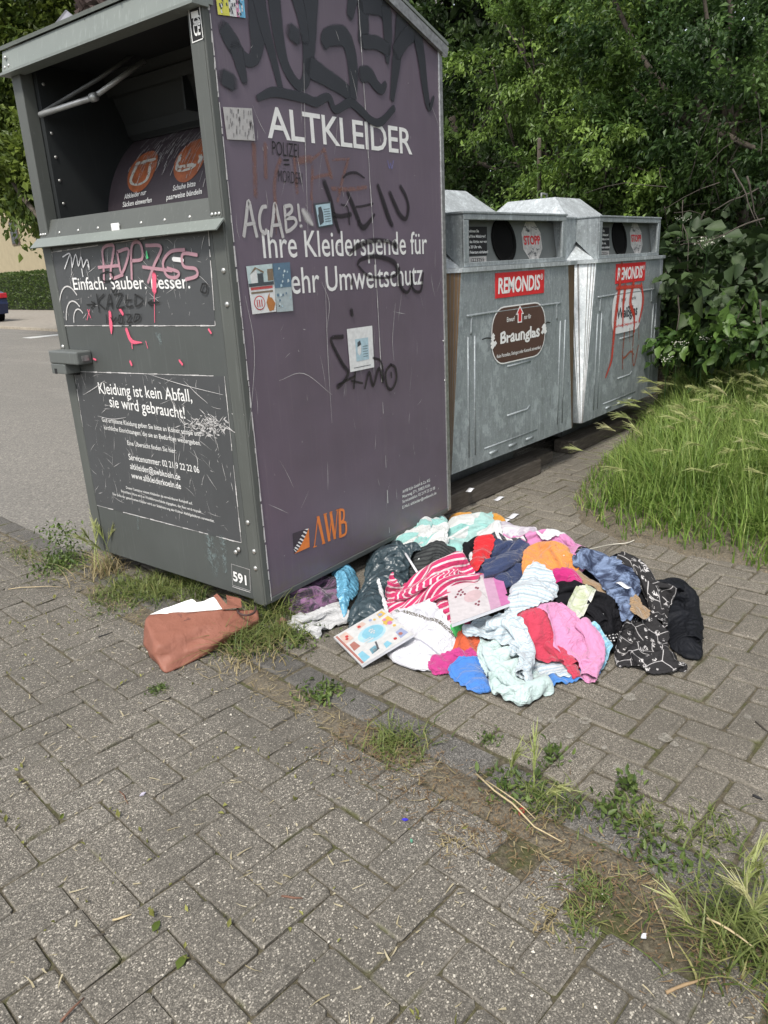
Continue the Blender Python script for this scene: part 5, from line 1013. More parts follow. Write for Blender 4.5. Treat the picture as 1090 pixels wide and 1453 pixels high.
garment('cloth', 'yellow-orange cloth peeping out behind the mint checked towel', 'cloth', [(640, 735), (660, 732), (690, 735), (716, 742), (722, 754), (705, 768), (660, 764), (636, 752)], cloth_mat('amber', 'plain', (.55, .26, .04)), 14, .04, .01, .05, .2, dz=.0)
garment('blouse', 'white blouse with faint lilac print at the back edge, beside the paper slips', 'blouse', [(708, 748), (726, 742), (752, 744), (750, 752), (738, 762), (718, 764)], cloth_mat('white_lilac_print', 'tiedye', (.62, .6, .62), (.36, .3, .38)), 15, .02, .01, .04, .7, dz=.0)
garment('sweater', 'pink knitted top at the back of the heap behind the orange shirt', 'sweater', [(712, 758), (745, 751), (775, 753), (805, 760), (830, 773), (836, 788), (815, 802), (770, 790), (725, 776)], cloth_mat('back_pink', 'plain', (.58, .22, .42)), 16, .045, .012, .06, .3, dz=.02)
garment('box', 'small white plastic piece lying on the pink knitted top', 'plastic piece', [(769, 752), (780, 748), (794, 748), (796, 757), (780, 759), (770, 759)], cloth_mat('white_bit', 'plain', (.6, .6, .62)), 17, .012, .002, .04, .3, dz=.02)
garment('towel', 'white towel with wide mint squares, lying flat behind the red and black socks', 'towel', [(630, 742), (653, 735), (679, 733), (700, 734), (710, 747), (713, 760), (690, 774), (655, 786), (630, 792), (618, 770)], cloth_mat('mint_check', 'check', (.62, .64, .63), (.27, .52, .49), .85, .32, .38), 18, .05, .008, .09, .6, pang=.35, dz=.035)
gm = garment('towel', 'white and mint towel bunched up against the side of the clothes bank', 'towel', [(556, 771), (564, 758), (580, 744), (597, 731), (610, 724), (630, 722), (636, 733), (634, 750), (636, 768), (634, 786), (622, 795), (607, 790), (590, 784), (572, 778)], cloth_mat('mint_stripe', 'stripe', (.62, .64, .63), (.27, .52, .49), .85, .15, .38), 19, .085, .018, .06, 1.7, pang=.9, dz=.055, blurn=9)
sleeve(gm, [(604, 735), (600, 755), (596, 780)], .06, gm.data.materials[0], 612, .10, 'fold')
garment('ribbed_cloth', 'dark grey ribbed cloth in a gap between the garbage bag and the red striped shirt', 'cloth', [(570, 806), (585, 797), (605, 790), (625, 789), (642, 796), (632, 806), (612, 816), (592, 822), (574, 820)], cloth_mat('dark_ribbed', 'stripe', (.05, .055, .055), (.022, .024, .026), .6, .016, .4), 20, .02, .005, .08, .9, pang=.2, dz=.01)
garment('plastic_bag', 'torn light blue plastic bag standing beside the dark garbage bag', 'plastic bag', [(467, 800), (478, 794), (490, 795), (502, 803), (509, 812), (506, 826), (498, 842), (493, 862), (486, 870), (480, 858), (477, 836), (474, 818)], cloth_mat('blue_film', 'plastic', (.13, .36, .52)), 21, .10, .05, .04, .4, dz=.04, blurn=3, puff=.085, k1=1.35, k2=1.3, h=.0065, bend=.05)
garment('garbage_bag', 'crumpled dark teal-grey garbage bag leaning at the foot of the clothes bank', 'garbage bag', [(519, 786), (526, 776), (536, 769), (546, 768), (558, 773), (572, 776), (590, 783), (587, 793), (577, 800), (575, 818), (562, 825), (551, 836), (546, 862), (530, 874), (516, 880), (495, 880), (494, 866), (499, 850), (507, 832), (517, 814)], cloth_mat('garbage_film', 'plastic', (.035, .055, .065)), 22, .09, .05, .055, .5, dz=.05, blurn=5, puff=.08, k1=1.35, k2=1.3, h=.0085, bend=.05)
garment('shirt', 'black and white striped shirt behind the red sock', 'shirt', [(632, 802), (645, 789), (660, 779), (680, 769), (705, 760), (735, 757), (742, 766), (715, 776), (690, 788), (672, 806), (655, 812), (640, 808)], cloth_mat('black_white_stripe', 'stripe', (.62, .6, .6), (.015, .016, .025), .85, .034, .55), 23, .04, .010, .06, 1.0, pang=-.62, dz=.05)
gm = garment('jeans', 'dark blue denim jeans between the orange shirt and the pink book', 'jeans', [(668, 800), (682, 786), (704, 772), (730, 767), (750, 767), (748, 784), (744, 802), (730, 812), (705, 813), (684, 812)], cloth_mat('denim', 'denim', (.022, .034, .085), (.05, .07, .14)), 24, .05, .010, .05, .9, dz=.055)
sleeve(gm, [(684, 800), (712, 790), (744, 778)], .085, gm.data.materials[0], 609, .07, 'trouser_leg')
garment('sock', 'black sock lying on the mint towel', 'sock', [(660, 770), (664, 760), (674, 755), (683, 757), (681, 765), (672, 768), (664, 775)], M_BLK, 25, .028, .006, .03, .3, dz=.07)
garment('sock', 'bright red sock or cap on top of the jeans', 'sock', [(669, 785), (674, 770), (684, 761), (695, 759), (701, 767), (696, 778), (684, 787), (673, 790)], cloth_mat('bright_red', 'plain', (.55, .018, .025)), 26, .04, .005, .05, .3, dz=.07)
gm = garment('shirt', 'plain orange shirt at the top of the heap', 'shirt', [(745, 800), (748, 780), (757, 767), (772, 765), (790, 768), (805, 778), (815, 790), (815, 804), (800, 809), (775, 808), (752, 812)], cloth_mat('orange_shirt', 'plain', (.66, .25, .06)), 27, .05, .014, .055, .6, dz=.06)
sleeve(gm, [(760, 798), (785, 806), (812, 802)], .05, gm.data.materials[0], 608, .07)
garment('shorts', 'tan cotton trousers in the middle of the heap under the black shirt', 'trousers', [(812, 814), (830, 808), (848, 816), (862, 832), (870, 848), (855, 856), (838, 842), (822, 832)], cloth_mat('tan', 'plain', (.30, .20, .11)), 28, .03, .008, .04, .8, dz=.06)
garment('top', 'magenta top squeezed between the pale blue shirt and the tan trousers', 'top', [(782, 818), (798, 812), (816, 812), (824, 826), (815, 836), (796, 842), (784, 838)], cloth_mat('magenta_top', 'plain', (.48, .02, .16)), 29, .03, .012, .03, .4, dz=.06)
garment('blouse', 'black blouse with tiny white dots under the flowered dress', 'blouse', [(826, 888), (850, 876), (880, 872), (905, 878), (900, 892), (875, 908), (848, 908), (830, 900)], cloth_mat('white_dots', 'dots', (.012, .012, .014), (.6, .6, .6), .85, .012), 30, .03, .008, .04, .8, dz=.02)
gm = garment('shirt', 'black shirt with a white tag between the pink hoodie and the flowered dress', 'shirt', [(766, 846), (790, 834), (815, 830), (845, 836), (872, 850), (882, 866), (876, 882), (850, 886), (825, 882), (800, 866)], M_BLK, 31, .03, .014, .05, .3, dz=.055)
sleeve(gm, [(785, 842), (815, 846), (845, 862), (858, 880)], .055, gm.data.materials[0], 605, .06)
garment('scarf', 'pale green and white scarf scrap on the black shirt', 'scarf', [(806, 853), (820, 845), (842, 838), (838, 850), (822, 862), (809, 860)], cloth_mat('pale_green', 'tiedye', (.42, .46, .30), (.6, .6, .55)), 32, .02, .008, .03, .6, dz=.07)
garment('shirt', 'blue and grey tie-dye shirt in the folds of the flowered dress', 'shirt', [(816, 800), (826, 786), (850, 782), (878, 790), (898, 806), (908, 824), (900, 846), (898, 872), (888, 884), (878, 868), (868, 842), (852, 822), (832, 812)], cloth_mat('tie_dye', 'tiedye', (.035, .045, .08), (.19, .25, .38)), 33, .04, .018, .04, .7, dz=.055)
gm = garment('jacket', 'black jacket at the right end of the heap', 'jacket', [(930, 818), (942, 815), (959, 810), (971, 818), (984, 838), (992, 850), (990, 866), (999, 890), (999, 906), (990, 923), (973, 922), (953, 910), (946, 880), (940, 850)], M_BLK2, 34, .05, .013, .09, 1.1, dz=.03)
sleeve(gm, [(945, 826), (972, 836), (984, 866), (984, 905)], .07, gm.data.materials[0], 603, .04)
gm = garment('dress', 'black dress printed with thin white flowers, spread over the right of the heap', 'dress', [(818, 796), (838, 780), (862, 780), (892, 790), (918, 806), (934, 822), (955, 834), (955, 848), (948, 862), (950, 890), (953, 912), (976, 932), (960, 936), (930, 940), (906, 932), (882, 930), (872, 920), (884, 898), (908, 876), (921, 860), (904, 834), (886, 806), (864, 790), (840, 790)], cloth_mat('flower_print', 'floral', (.028, .027, .028), (.55, .53, .52)), 35, .04, .016, .055, 1.0, dz=.045)
sleeve(gm, [(878, 792), (906, 816), (930, 842), (934, 880)], .065, gm.data.materials[0], 607, .06)
garment('cuff', 'tan ribbed cuff sticking out of the flowered dress', 'cuff', [(896, 866), (895, 850), (903, 838), (914, 845), (924, 854), (920, 868), (909, 877)], cloth_mat('tan_rib', 'stripe', (.33, .22, .12), (.20, .13, .07), .85, .008, .35), 36, .035, .006, .02, .6, dz=.075)
gm = garment('shirt', 'raspberry red shirt with narrow white stripes left of the pink book', 'shirt', [(549, 850), (552, 836), (559, 823), (574, 825), (588, 813), (605, 808), (620, 799), (640, 797), (660, 803), (675, 815), (660, 830), (645, 842), (668, 862), (668, 874), (650, 879), (630, 870), (598, 857), (575, 856), (556, 868)], cloth_mat('raspberry_stripe', 'stripe', (.50, .03, .12), (.66, .55, .57), .85, .022, .3), 37, .05, .020, .055, .4, pang=1.15, dz=.05)
sleeve(gm, [(562, 838), (588, 832), (622, 812), (648, 806)], .065, gm.data.materials[0], 606, .055)
garment('sock', 'small white sock between the garbage bag and the red striped shirt', 'sock', [(535, 841), (541, 838), (547, 846), (554, 860), (562, 868), (554, 872), (545, 862)], cloth_mat('white_sock', 'plain', WHT), 38, .02, .004, .03, .4, dz=.04)
garment('skirt', 'white skirt with two bands of dark sequins beside the magazine', 'skirt', [(550, 878), (562, 864), (585, 859), (611, 865), (636, 877), (655, 892), (647, 912), (637, 934), (614, 941), (585, 938), (562, 930), (548, 915)], cloth_mat('sequin_white', 'sequin', (.60, .60, .64), None, .8, .06), 39, .055, .009, .07, .5, pang=-.25, dz=.03)
garment('scrap', 'small bright green scrap between the white skirt and the aqua dress', 'scrap', [(642, 884), (652, 877), (660, 882), (657, 893), (648, 896)], cloth_mat('green_scrap', 'plain', (.06, .42, .10)), 40, .02, .004, .03, .4, dz=.04)
garment('top', 'orange-red top tucked under the aqua dress', 'top', [(634, 934), (645, 918), (655, 900), (668, 896), (684, 900), (682, 916), (676, 932), (656, 936)], cloth_mat('orange_red', 'plain', (.55, .10, .04)), 41, .045, .014, .04, 1.0, dz=.015)
garment('top', 'magenta-pink top at the front edge of the heap, partly under a blue shirt', 'top', [(608, 951), (618, 942), (640, 934), (668, 930), (680, 938), (664, 950), (645, 958), (628, 961), (612, 959)], cloth_mat('front_magenta', 'plain', (.46, .04, .20)), 42, .03, .008, .05, .3, dz=-.01)
garment('shirt', 'bright blue shirt at the front left edge of the heap', 'shirt', [(634, 959), (650, 949), (675, 939), (685, 950), (692, 966), (698, 982), (685, 988), (669, 986), (654, 975)], cloth_mat('royal_blue', 'plain', (.06, .20, .56)), 43, .04, .011, .045, .9, dz=-.01)
garment('shirt', 'bright blue shirt lying flat at the front right edge of the heap', 'shirt', [(760, 968), (800, 962), (830, 952), (849, 952), (850, 962), (820, 972), (782, 979), (762, 980)], cloth_mat('royal_blue_b', 'plain', (.07, .22, .56)), 44, .02, .006, .05, .3, dz=-.012)
garment('shirt', 'sky blue shirt poking out right of the pink hoodie', 'shirt', [(836, 902), (850, 908), (862, 918), (870, 929), (864, 938), (854, 951), (838, 954), (828, 940)], cloth_mat('sky_blue', 'pin', (.22, .47, .62), (.34, .58, .70), .85, .02, .4), 45, .035, .014, .03, 1.2, dz=.0)
garment('shirt', 'white shirt with pale blue stripes under the red T-shirt', 'shirt', [(750, 936), (770, 926), (795, 928), (815, 944), (826, 958), (810, 962), (785, 960), (760, 956)], cloth_mat('blue_white_pin', 'stripe', (.58, .62, .64), (.38, .48, .56), .85, .02, .4), 46, .03, .008, .05, .3, pang=.9, dz=.01)
gm = garment('t_shirt', 'deep pink-red T-shirt under the pink hoodie', 'T-shirt', [(731, 857), (745, 849), (764, 849), (779, 862), (786, 888), (790, 912), (802, 926), (820, 936), (822, 948), (810, 950), (794, 934), (770, 930), (755, 920), (747, 890)], cloth_mat('pink_red', 'plain', (.50, .045, .085)), 47, .045, .014, .045, 1.1, dz=.045)
sleeve(gm, [(780, 905), (798, 928), (818, 944)], .06, gm.data.materials[0], 602, .03)
gm = garment('hoodie', 'pale pink hooded top draped over the front right of the heap', 'hoodie', [(760, 847), (780, 846), (802, 854), (822, 872), (832, 896), (846, 910), (853, 922), (842, 938), (832, 947), (820, 932), (800, 922), (786, 912), (786, 888), (778, 864)], cloth_mat('hoodie_pink', 'plain', (.60, .25, .43)), 48, .04, .012, .06, 1.2, dz=.06)
sleeve(gm, [(826, 880), (843, 905), (846, 928), (836, 948)], .062, gm.data.materials[0], 601, .05)
garment('shirt', 'pale blue striped shirt collar right of the pink book', 'shirt', [(716, 852), (720, 834), (730, 818), (744, 808), (758, 803), (774, 809), (786, 822), (789, 842), (768, 846), (745, 850), (730, 856)], cloth_mat('pale_stripe', 'pin', (.56, .60, .63), (.40, .50, .56), .85, .017, .35), 49, .05, .010, .06, .5, pang=.2, dz=.065)
gm = garment('dress', 'pale aqua dress hanging down the front of the heap to the paving', 'dress', [(676, 922), (684, 902), (700, 896), (722, 906), (744, 926), (766, 952), (784, 973), (768, 982), (743, 993), (724, 991), (702, 978), (688, 956)], cloth_mat('aqua', 'plain', (.50, .62, .60)), 50, .05, .018, .05, .95, dz=.02)
sleeve(gm, [(690, 915), (700, 940), (722, 966), (748, 980)], .05, gm.data.materials[0], 611, .03, 'strap')
gm = garment('shirt', 'pale blue-white striped shirt twisted over the aqua dress', 'shirt', [(656, 888), (668, 874), (690, 860), (722, 858), (738, 872), (750, 890), (756, 916), (752, 940), (757, 958), (744, 966), (728, 940), (716, 916), (700, 900), (682, 898), (664, 897)], cloth_mat('blue_white_stripe', 'pin', (.56, .62, .65), (.44, .54, .60), .85, .016, .35), 51, .055, .020, .042, .8, pang=.5, dz=.05)
sleeve(gm, [(690, 872), (722, 874), (742, 895), (748, 925), (742, 955)], .062, gm.data.materials[0], 604, .06)
# tags and cord
def onpile(px, py, dz=.05): x, y = lift(px, py, dz); return np.array([x, y, top_z(x, y)])
def slip(name, label, c, ang, L, W, z, m, cat, group=None, curl=.004, nrm=None):
    mb = MB(); n = 6; ca, sa = math.cos(ang), math.sin(ang)
    for k in range(n+1):
        t = k/n-.5; zz = curl*(math.sin(t*5)+1)
        for s_ in (-.5, .5): mb.v.append((c[0]+t*L*ca-s_*W*sa, c[1]+t*L*sa+s_*W*ca, z+zz))
    for k in range(n): mb.f.append((2*k, 2*k+2, 2*k+3, 2*k+1)); mb.m.append(0)
    o = mb.build(name, m, None, True); md = o.modifiers.new('thickness', 'SOLIDIFY'); md.thickness = .0006
    return tag(o, label, cat, group)
M_PAPER = simple('white_paper', (.66, .67, .70), .7, 0, .06, 20)
p = onpile(885, 828, .085); slip('care_tag', 'white care tag on the blue tie-dye shirt', p, 1.25, .055, .022, p[2]+.004, M_PAPER, 'care tag')
p = onpile(853, 858, .085); slip('care_tag', 'thin white tag strip on the black shirt', p, -.55, .045, .009, p[2]+.004, M_PAPER, 'care tag')
mb = MB(); pts = [onpile(800, 786, .07)+(0, 0, .01)]+[np.array([*G(px, py)[:2], .006]) for px, py in ((862, 781), (890, 772), (905, 765), (917, 756))]
pts[1] += (0, 0, .02); mb.tube(smooth_line(pts, 6), .0028, 6); tag(mb.build('drawstring', simple('cream_cord', (.55, .52, .44), .8), None, True), 'cream drawstring cord trailing from the heap onto the paving', 'cord')
mb = MB(); A_ = onpile(576, 799, .04)+(0, 0, .012); B_ = onpile(599, 811, .04)+(0, 0, .012); mb.tube([A_, B_], .005, 8); tag(mb.build('white_stick', M_PAPER, None, True), 'short white stick on the dark ribbed cloth', 'stick')
for px, py, a, L, W, z, lb in ((708, 708, -.15, .07, .03, .003, 'white paper slip on the paving in front of the timber beam'), (728, 733, -.1, .075, .032, .003, 'larger white paper slip lying on the paving behind the heap'), (716, 740, -.3, .06, .035, .003, 'white paper slip closest to the back of the heap'),
                               (667, 696, .1, .06, .03, .104, 'white paper slip lying on top of the timber beam'), (968, 736, .5, .05, .05, .03, 'crumpled white paper scrap in the grass of the verge')):
    p = G(px, py, z); slip('paper_slip', lb, p, a, L, W, z, M_PAPER, 'paper', 'paper slips strewn behind the heap')
mb = MB(); p = G(395, 886); mb.tube([p+(0, 0, .008), p+(.02, -.006, .012), p+(.035, -.01, .006)], [.008, .013, .006], 8); tag(mb.build('pink_scrap', cloth_mat('pink_scrap', 'plain', (.42, .16, .17)), None, True), 'small pink scrap in the grass right of the paper bag', 'scrap')
# ---------------------------------------------------------------- book and magazine
def quad_board(name, label, cat, C4, th, mats, faces):
    """C4: four 3D corners of the cover (counter-clockwise); faces: list of (polygon in uv, material, lift)"""
    C4 = [np.array(c) for c in C4]; C4[3] = C4[0]+C4[2]-C4[1]; n = np.cross(C4[1]-C4[0], C4[3]-C4[0]); n /= np.linalg.norm(n)
    B = lambda u, v: (C4[0]*(1-u)+C4[1]*u)*(1-v)+(C4[3]*(1-u)+C4[2]*u)*v
    root = empty(name, tuple(sum(C4)/4-n*th)); tag(root, label, cat)
    off = Vector(root.location)
    mb = MB(); D = [c-n*th for c in C4]; mb.add(C4+D, [(7, 6, 5, 4), (0, 4, 5, 1), (1, 5, 6, 2), (2, 6, 7, 3), (3, 7, 4, 0)], 0); o = mb.build('pages', M_PAPER, root); o.location = -off
    mb = MB(); mb.add([c+n*.0006 for c in C4], [(0, 1, 2, 3)], 0)
    for pts, mi, l in faces: mb.add([B(*p)+n*(.0008+l*.0003) for p in pts], [tuple(range(len(pts)))], mi)
    o = mb.build('cover', mats, root); o.location = -off; return root, B, n, off
cm = lambda n_, c: simple(n_, tuple(x*.74 for x in c), .45, 0, .1, 50)
cc = [np.array([*lift(px, py, dz), 0]) for px, py, dz in ((640, 884, .075), (722, 852, .085), (708, 804, .085), (620, 822, .075))]
zz = [.02+max(top_z(c[0], c[1]) for c in cc)*1.0]*4
cz = [top_z(c[0], c[1]) for c in cc]; zm = sorted(cz)[-2]-.006
pk = [G(px, py, z) for (px, py), z in zip(((641, 886), (724, 856), (708, 803), (620, 822)), (zm+.004, zm+.012, zm+.022, zm+.016))]
def ell(u, v, a, b, n=14): return [(u+a*math.cos(2*math.pi*k/n), v+b*math.sin(2*math.pi*k/n)) for k in range(n)]
F = [(rect(0, .90, 1, 1), 1, 0), (rect(.84, 0, 1, .9), 1, 0), (rect(.66, .0, .84, .9), 2, 0), (rect(.62, .93, .72, .97), 5, 1), (ell(.42, .46, .16, .14), 3, 0)]
for u, v in ((.17, .62), (.22, .58), (.26, .63), (.2, .68), (.29, .57), (.13, .57), (.24, .70), (.44, .25), (.48, .21), (.5, .28), (.5, .63), (.53, .6)): F.append((ell(u, v, .022, .026, 8), 4, 2))
for k in range(12): F.append((rect(.27+.025*k, .70+.012*k-.0009*k*k, .295+.025*k, .706+.012*k-.0009*k*k), 6, 1)); F.append((rect(.55+.008*k, .55-.02*k, .556+.008*k, .53-.02*k), 6, 1))
book, B, n_, off_ = quad_board('picture_book', 'pink and white picture book lying on the middle of the heap', 'book', pk, .012, [cm('book_white', (.66, .62, .63)), cm('book_pink', (.60, .19, .42)), cm('book_pale_pink', (.60, .36, .50)), cm('book_blush', (.64, .48, .50)), cm('book_rose', (.25, .07, .10)), cm('book_orange', (.6, .12, .06)), cm('book_grey', (.4, .38, .36))], F)
mg = [G(514, 948, .010), G(587, 904, .070), G(543, 867, .085), G(475, 905, .025)]
mg = [np.array(p)+(0, 0, .010) for p in mg]
F = [(ell(.52, .56, .25, .21, 30), 1, 0), (ell(.55, .58, .19, .165, 30), 2, 1), (rect(.02, .03, .06, .97), 3, 1)]
r = rng(33); 
for u0, v0, u1, v1, mi in ((.06, .66, .24, .95, 4), (.10, .70, .22, .9, 0), (.08, .40, .22, .62, 3), (.22, .05, .46, .30, 0), (.26, .1, .42, .26, 2), (.30, .13, .36, .22, 0), (.66, .05, .8, .24, 0), (.8, .08, .97, .3, 8), (.82, .34, .97, .5, 0), (.80, .55, .98, .75, 6), (.62, .8, .78, .96, 0), (.82, .8, .97, .96, 6), (.4, .82, .58, .96, 4), (.06, .04, .2, .3, 2), (.5, .05, .63, .2, 2)):
    F.append(([(u0, v0), (u1, v0+.03), (u1-.02, v1), (u0+.02, v1-.02)], mi, r.integers(0, 2)))
for u, v, a, mi in ((.14, .76, .028, 5), (.17, .82, .03, 5), (.83, .62, .04, 6), (.88, .56, .045, 7), (.92, .64, .035, 6), (.86, .70, .03, 7), (.9, .44, .03, 6), (.68, .88, .03, 8), (.74, .84, .025, 6), (.73, .14, .03, 5), (.86, .18, .035, 3), (.45, .88, .03, 5), (.88, .88, .04, 8)): F.append((ell(u, v, a, a*1.1, 12), mi, 3))
for u, v in ((.52, .64), (.55, .66), (.58, .64), (.55, .60), (.52, .58), (.58, .58), (.55, .54)): F.append((ell(u, v, .017, .02, 8), 0, 4))
F.append(([(.30, .42), (.48, .42), (.48, .45), (.30, .45)], 0, 4)); F.append(([(.32, .48), (.46, .48), (.46, .495), (.32, .495)], 0, 4)); F.append(([(.38, .14), (.41, .13), (.47, .32), (.44, .33)], 9, 5))
quad_board('magazine', 'craft magazine with a round light blue title, on the paving by the white skirt', 'magazine', mg, .010, [cm('mag_white', (.58, .58, .57)), cm('mag_pale_blue', (.38, .58, .66)), cm('mag_blue', (.22, .47, .58)), cm('mag_terracotta', (.38, .16, .13)), cm('mag_peach', (.58, .43, .37)), cm('mag_red', (.48, .05, .05)), cm('mag_yellow', (.62, .42, .10)), cm('mag_pink', (.56, .2, .38)), cm('mag_lilac', (.3, .34, .5)), cm('mag_dark', (.09, .09, .10))], F)
# ---------------------------------------------------------------- the paper bag
bag = empty('paper_bag', tuple(G(290, 915))); bo = Vector(bag.location); tag(bag, 'reddish-brown paper bag with a white lining, lying at the corner of the clothes bank', 'paper bag')
M_KRAFT = NG('brown_paper'); g = M_KRAFT; cr = g.noise(14, 3, .5, dist=1.0); g.bump(g.math('ADD', g.noise(30, 4, .6, dist=.6), g.math('MULTIPLY', g.vor(15, co=g.map((1, 1, 1), (0, 0, .6))), 1.3)), .55, .008); M_KRAFT = g.set(g.mix(g.noise(6, 4), (.20, .078, .05), (.265, .108, .074)), .6, 0, .35)
pt = {'a': (235, 957, .002), 'b': (278, 938, .002), 'b2': (330, 910, .002), 'c': (366, 892, .006), 'd': (219, 932, .05), 'e': (247, 930, .042), 'f': (315, 907, .052), 'g': (368, 880, .045), 'h': (219, 915, .085), 'i': (228, 914, .088), 'j': (307, 883, .088), 'k': (341, 865, .085), 'l': (367, 864, .07),
      'm': (206, 878, .115), 'n': (213, 871, .12), 'o': (270, 868, .115), 'p': (315, 864, .11), 'q': (202, 913, .035), 't': (213, 932, .012)}
Pb = {k: np.array(G(x, y, z)) for k, (x, y, z) in pt.items()}
for k, s_, dz in (('m0', 'm', .004), ('p0', 'p', .004), ('l0', 'l', .004)): Pb[k] = np.array([Pb[s_][0]+.02, Pb[s_][1]+.03, dz])
names = list(Pb); ix = {k: i for i, k in enumerate(names)}
FB = ['hijonm', 'ijpo', 'jkp', 'hied', 'ijfe', 'jkgf', 'klg', 'edab', 'efb2b', 'fgcb2', 'mhdq', 'qdt', 'dat']
import re
import bmesh
bm = bmesh.new(); bv = [bm.verts.new(Pb[k]) for k in names]
for f in (('h', 'i', 'o', 'n', 'm'), ('i', 'j', 'o'), ('j', 'p', 'o'), ('j', 'k', 'p'), ('h', 'd', 'e', 'i'), ('i', 'e', 'f', 'j'), ('j', 'f', 'g', 'k'), ('k', 'g', 'l'), ('d', 'a', 'b', 'e'), ('e', 'b', 'b2', 'f'), ('f', 'b2', 'c', 'g'), ('m', 'q', 'd', 'h'), ('q', 't', 'd'), ('t', 'a', 'd'), ('m', 'm0', 'q'), ('m0', 't', 'q'), ('l', 'g', 'c', 'l0'), ('n', 'm0', 'm')):
    bm.faces.new([bv[ix[k]] for k in f])
bmesh.ops.triangulate(bm, faces=bm.faces[:]); bmesh.ops.subdivide_edges(bm, edges=bm.edges[:], cuts=5, use_grid_fill=True)
nb = Noise2(5)
bmesh.ops.smooth_vert(bm, verts=bm.verts[:], factor=.5, use_axis_x=True, use_axis_y=True, use_axis_z=True)
bm.normal_update()
for v in bm.verts:
    w_ = .007*(float(nb(np.array(v.co.x*30), np.array(v.co.y*30+v.co.z*37)))-.5)+.003*(float(nb(np.array(v.co.x*80+3), np.array(v.co.y*75+v.co.z*60)))-.5); v.co += v.normal*w_
me = bpy.data.meshes.new('paper_wall'); bm.to_mesh(me); bm.free(); me.materials.append(M_KRAFT); me.polygons.foreach_set('use_smooth', [True]*len(me.polygons)); o = bpy.data.objects.new('paper_wall', me); COL.objects.link(o); o.parent = bag; o.location = -bo
md = o.modifiers.new('thickness', 'SOLIDIFY'); md.thickness = .0008; md.offset = -1
def sheet3(name, pts, m, par, cuts=3, th=.0008):
    bm = bmesh.new(); bm.faces.new([bm.verts.new(p) for p in pts]); bmesh.ops.triangulate(bm, faces=bm.faces[:]); bmesh.ops.subdivide_edges(bm, edges=bm.edges[:], cuts=cuts, use_grid_fill=True); bm.normal_update()
    for v in bm.verts: v.co += v.normal*.005*(float(nb(np.array(v.co.x*40), np.array(v.co.y*40+v.co.z*30)))-.5)
    me = bpy.data.meshes.new(name); bm.to_mesh(me); bm.free(); me.materials.append(m); o = bpy.data.objects.new(name, me); COL.objects.link(o); o.parent = par; o.location = -bo
    md = o.modifiers.new('thickness', 'SOLIDIFY'); md.thickness = th; return o
sheet3('lining', [G(213, 872, .121), G(240, 861, .125), G(273, 850, .13), G(279, 855, .128), G(291, 852, .128), G(303, 847, .13), G(310, 855, .12), G(316, 864, .112), G(270, 869, .114)], simple('bag_white_lining', (.74, .73, .72), .7, 0, .05, 20), bag)
sheet3('torn_flap', [G(303, 845, .13), G(308, 842, .135), G(322, 858, .12), G(322, 850, .12), G(321, 844, .12), G(342, 850, .11), G(343, 862, .10), G(316, 865, .112)], M_KRAFT, bag)
mb = MB(); mb.tube(smooth_line([G(337, 863, .09), G(339, 870, .094), G(350, 873, .094), G(361, 869, .09), G(363, 861, .085)], 5), .0042, 8); o = mb.build('handle', simple('bag_cord', (.05, .025, .022), .7), bag, True); o.location = -bo
mb = MB(); r = rng(3)
for k in range(4):
    for j in range(7): p0 = G(264+k*3.4+j*1.6, 883-k*.4-j*2.0, .107+.001*j); mb.tube([p0, p0+np.array([.004, .004, .001])], .0012, 4)
P3 = lambda u, v: tuple(Pb['i']*(1-u)*(1-v)+Pb['j']*u*(1-v)+Pb['o']*u*v+Pb['n']*(1-u)*v+np.array([0, 0, .0035]))
mb = MB(); lf = lambda a, b, d: P3(a, b)
for k, s_ in enumerate(('modern', 'papier', 'shop')): pass
for k in range(5): stroke(mb, [(.60+.03*k, .55), (.63+.03*k, .78)], .012, lf, 0, 0)
stroke(mb, [(.56, .5), (.74, .52)], .02, lf, 0, 0); stroke(mb, [(.60, .82), (.76, .80)], .02, lf, 0, 0); mb.a.pop('a', None)
o = mb.build('print', simple('bag_print', (.07, .03, .03), .6), bag); o.location = -bo
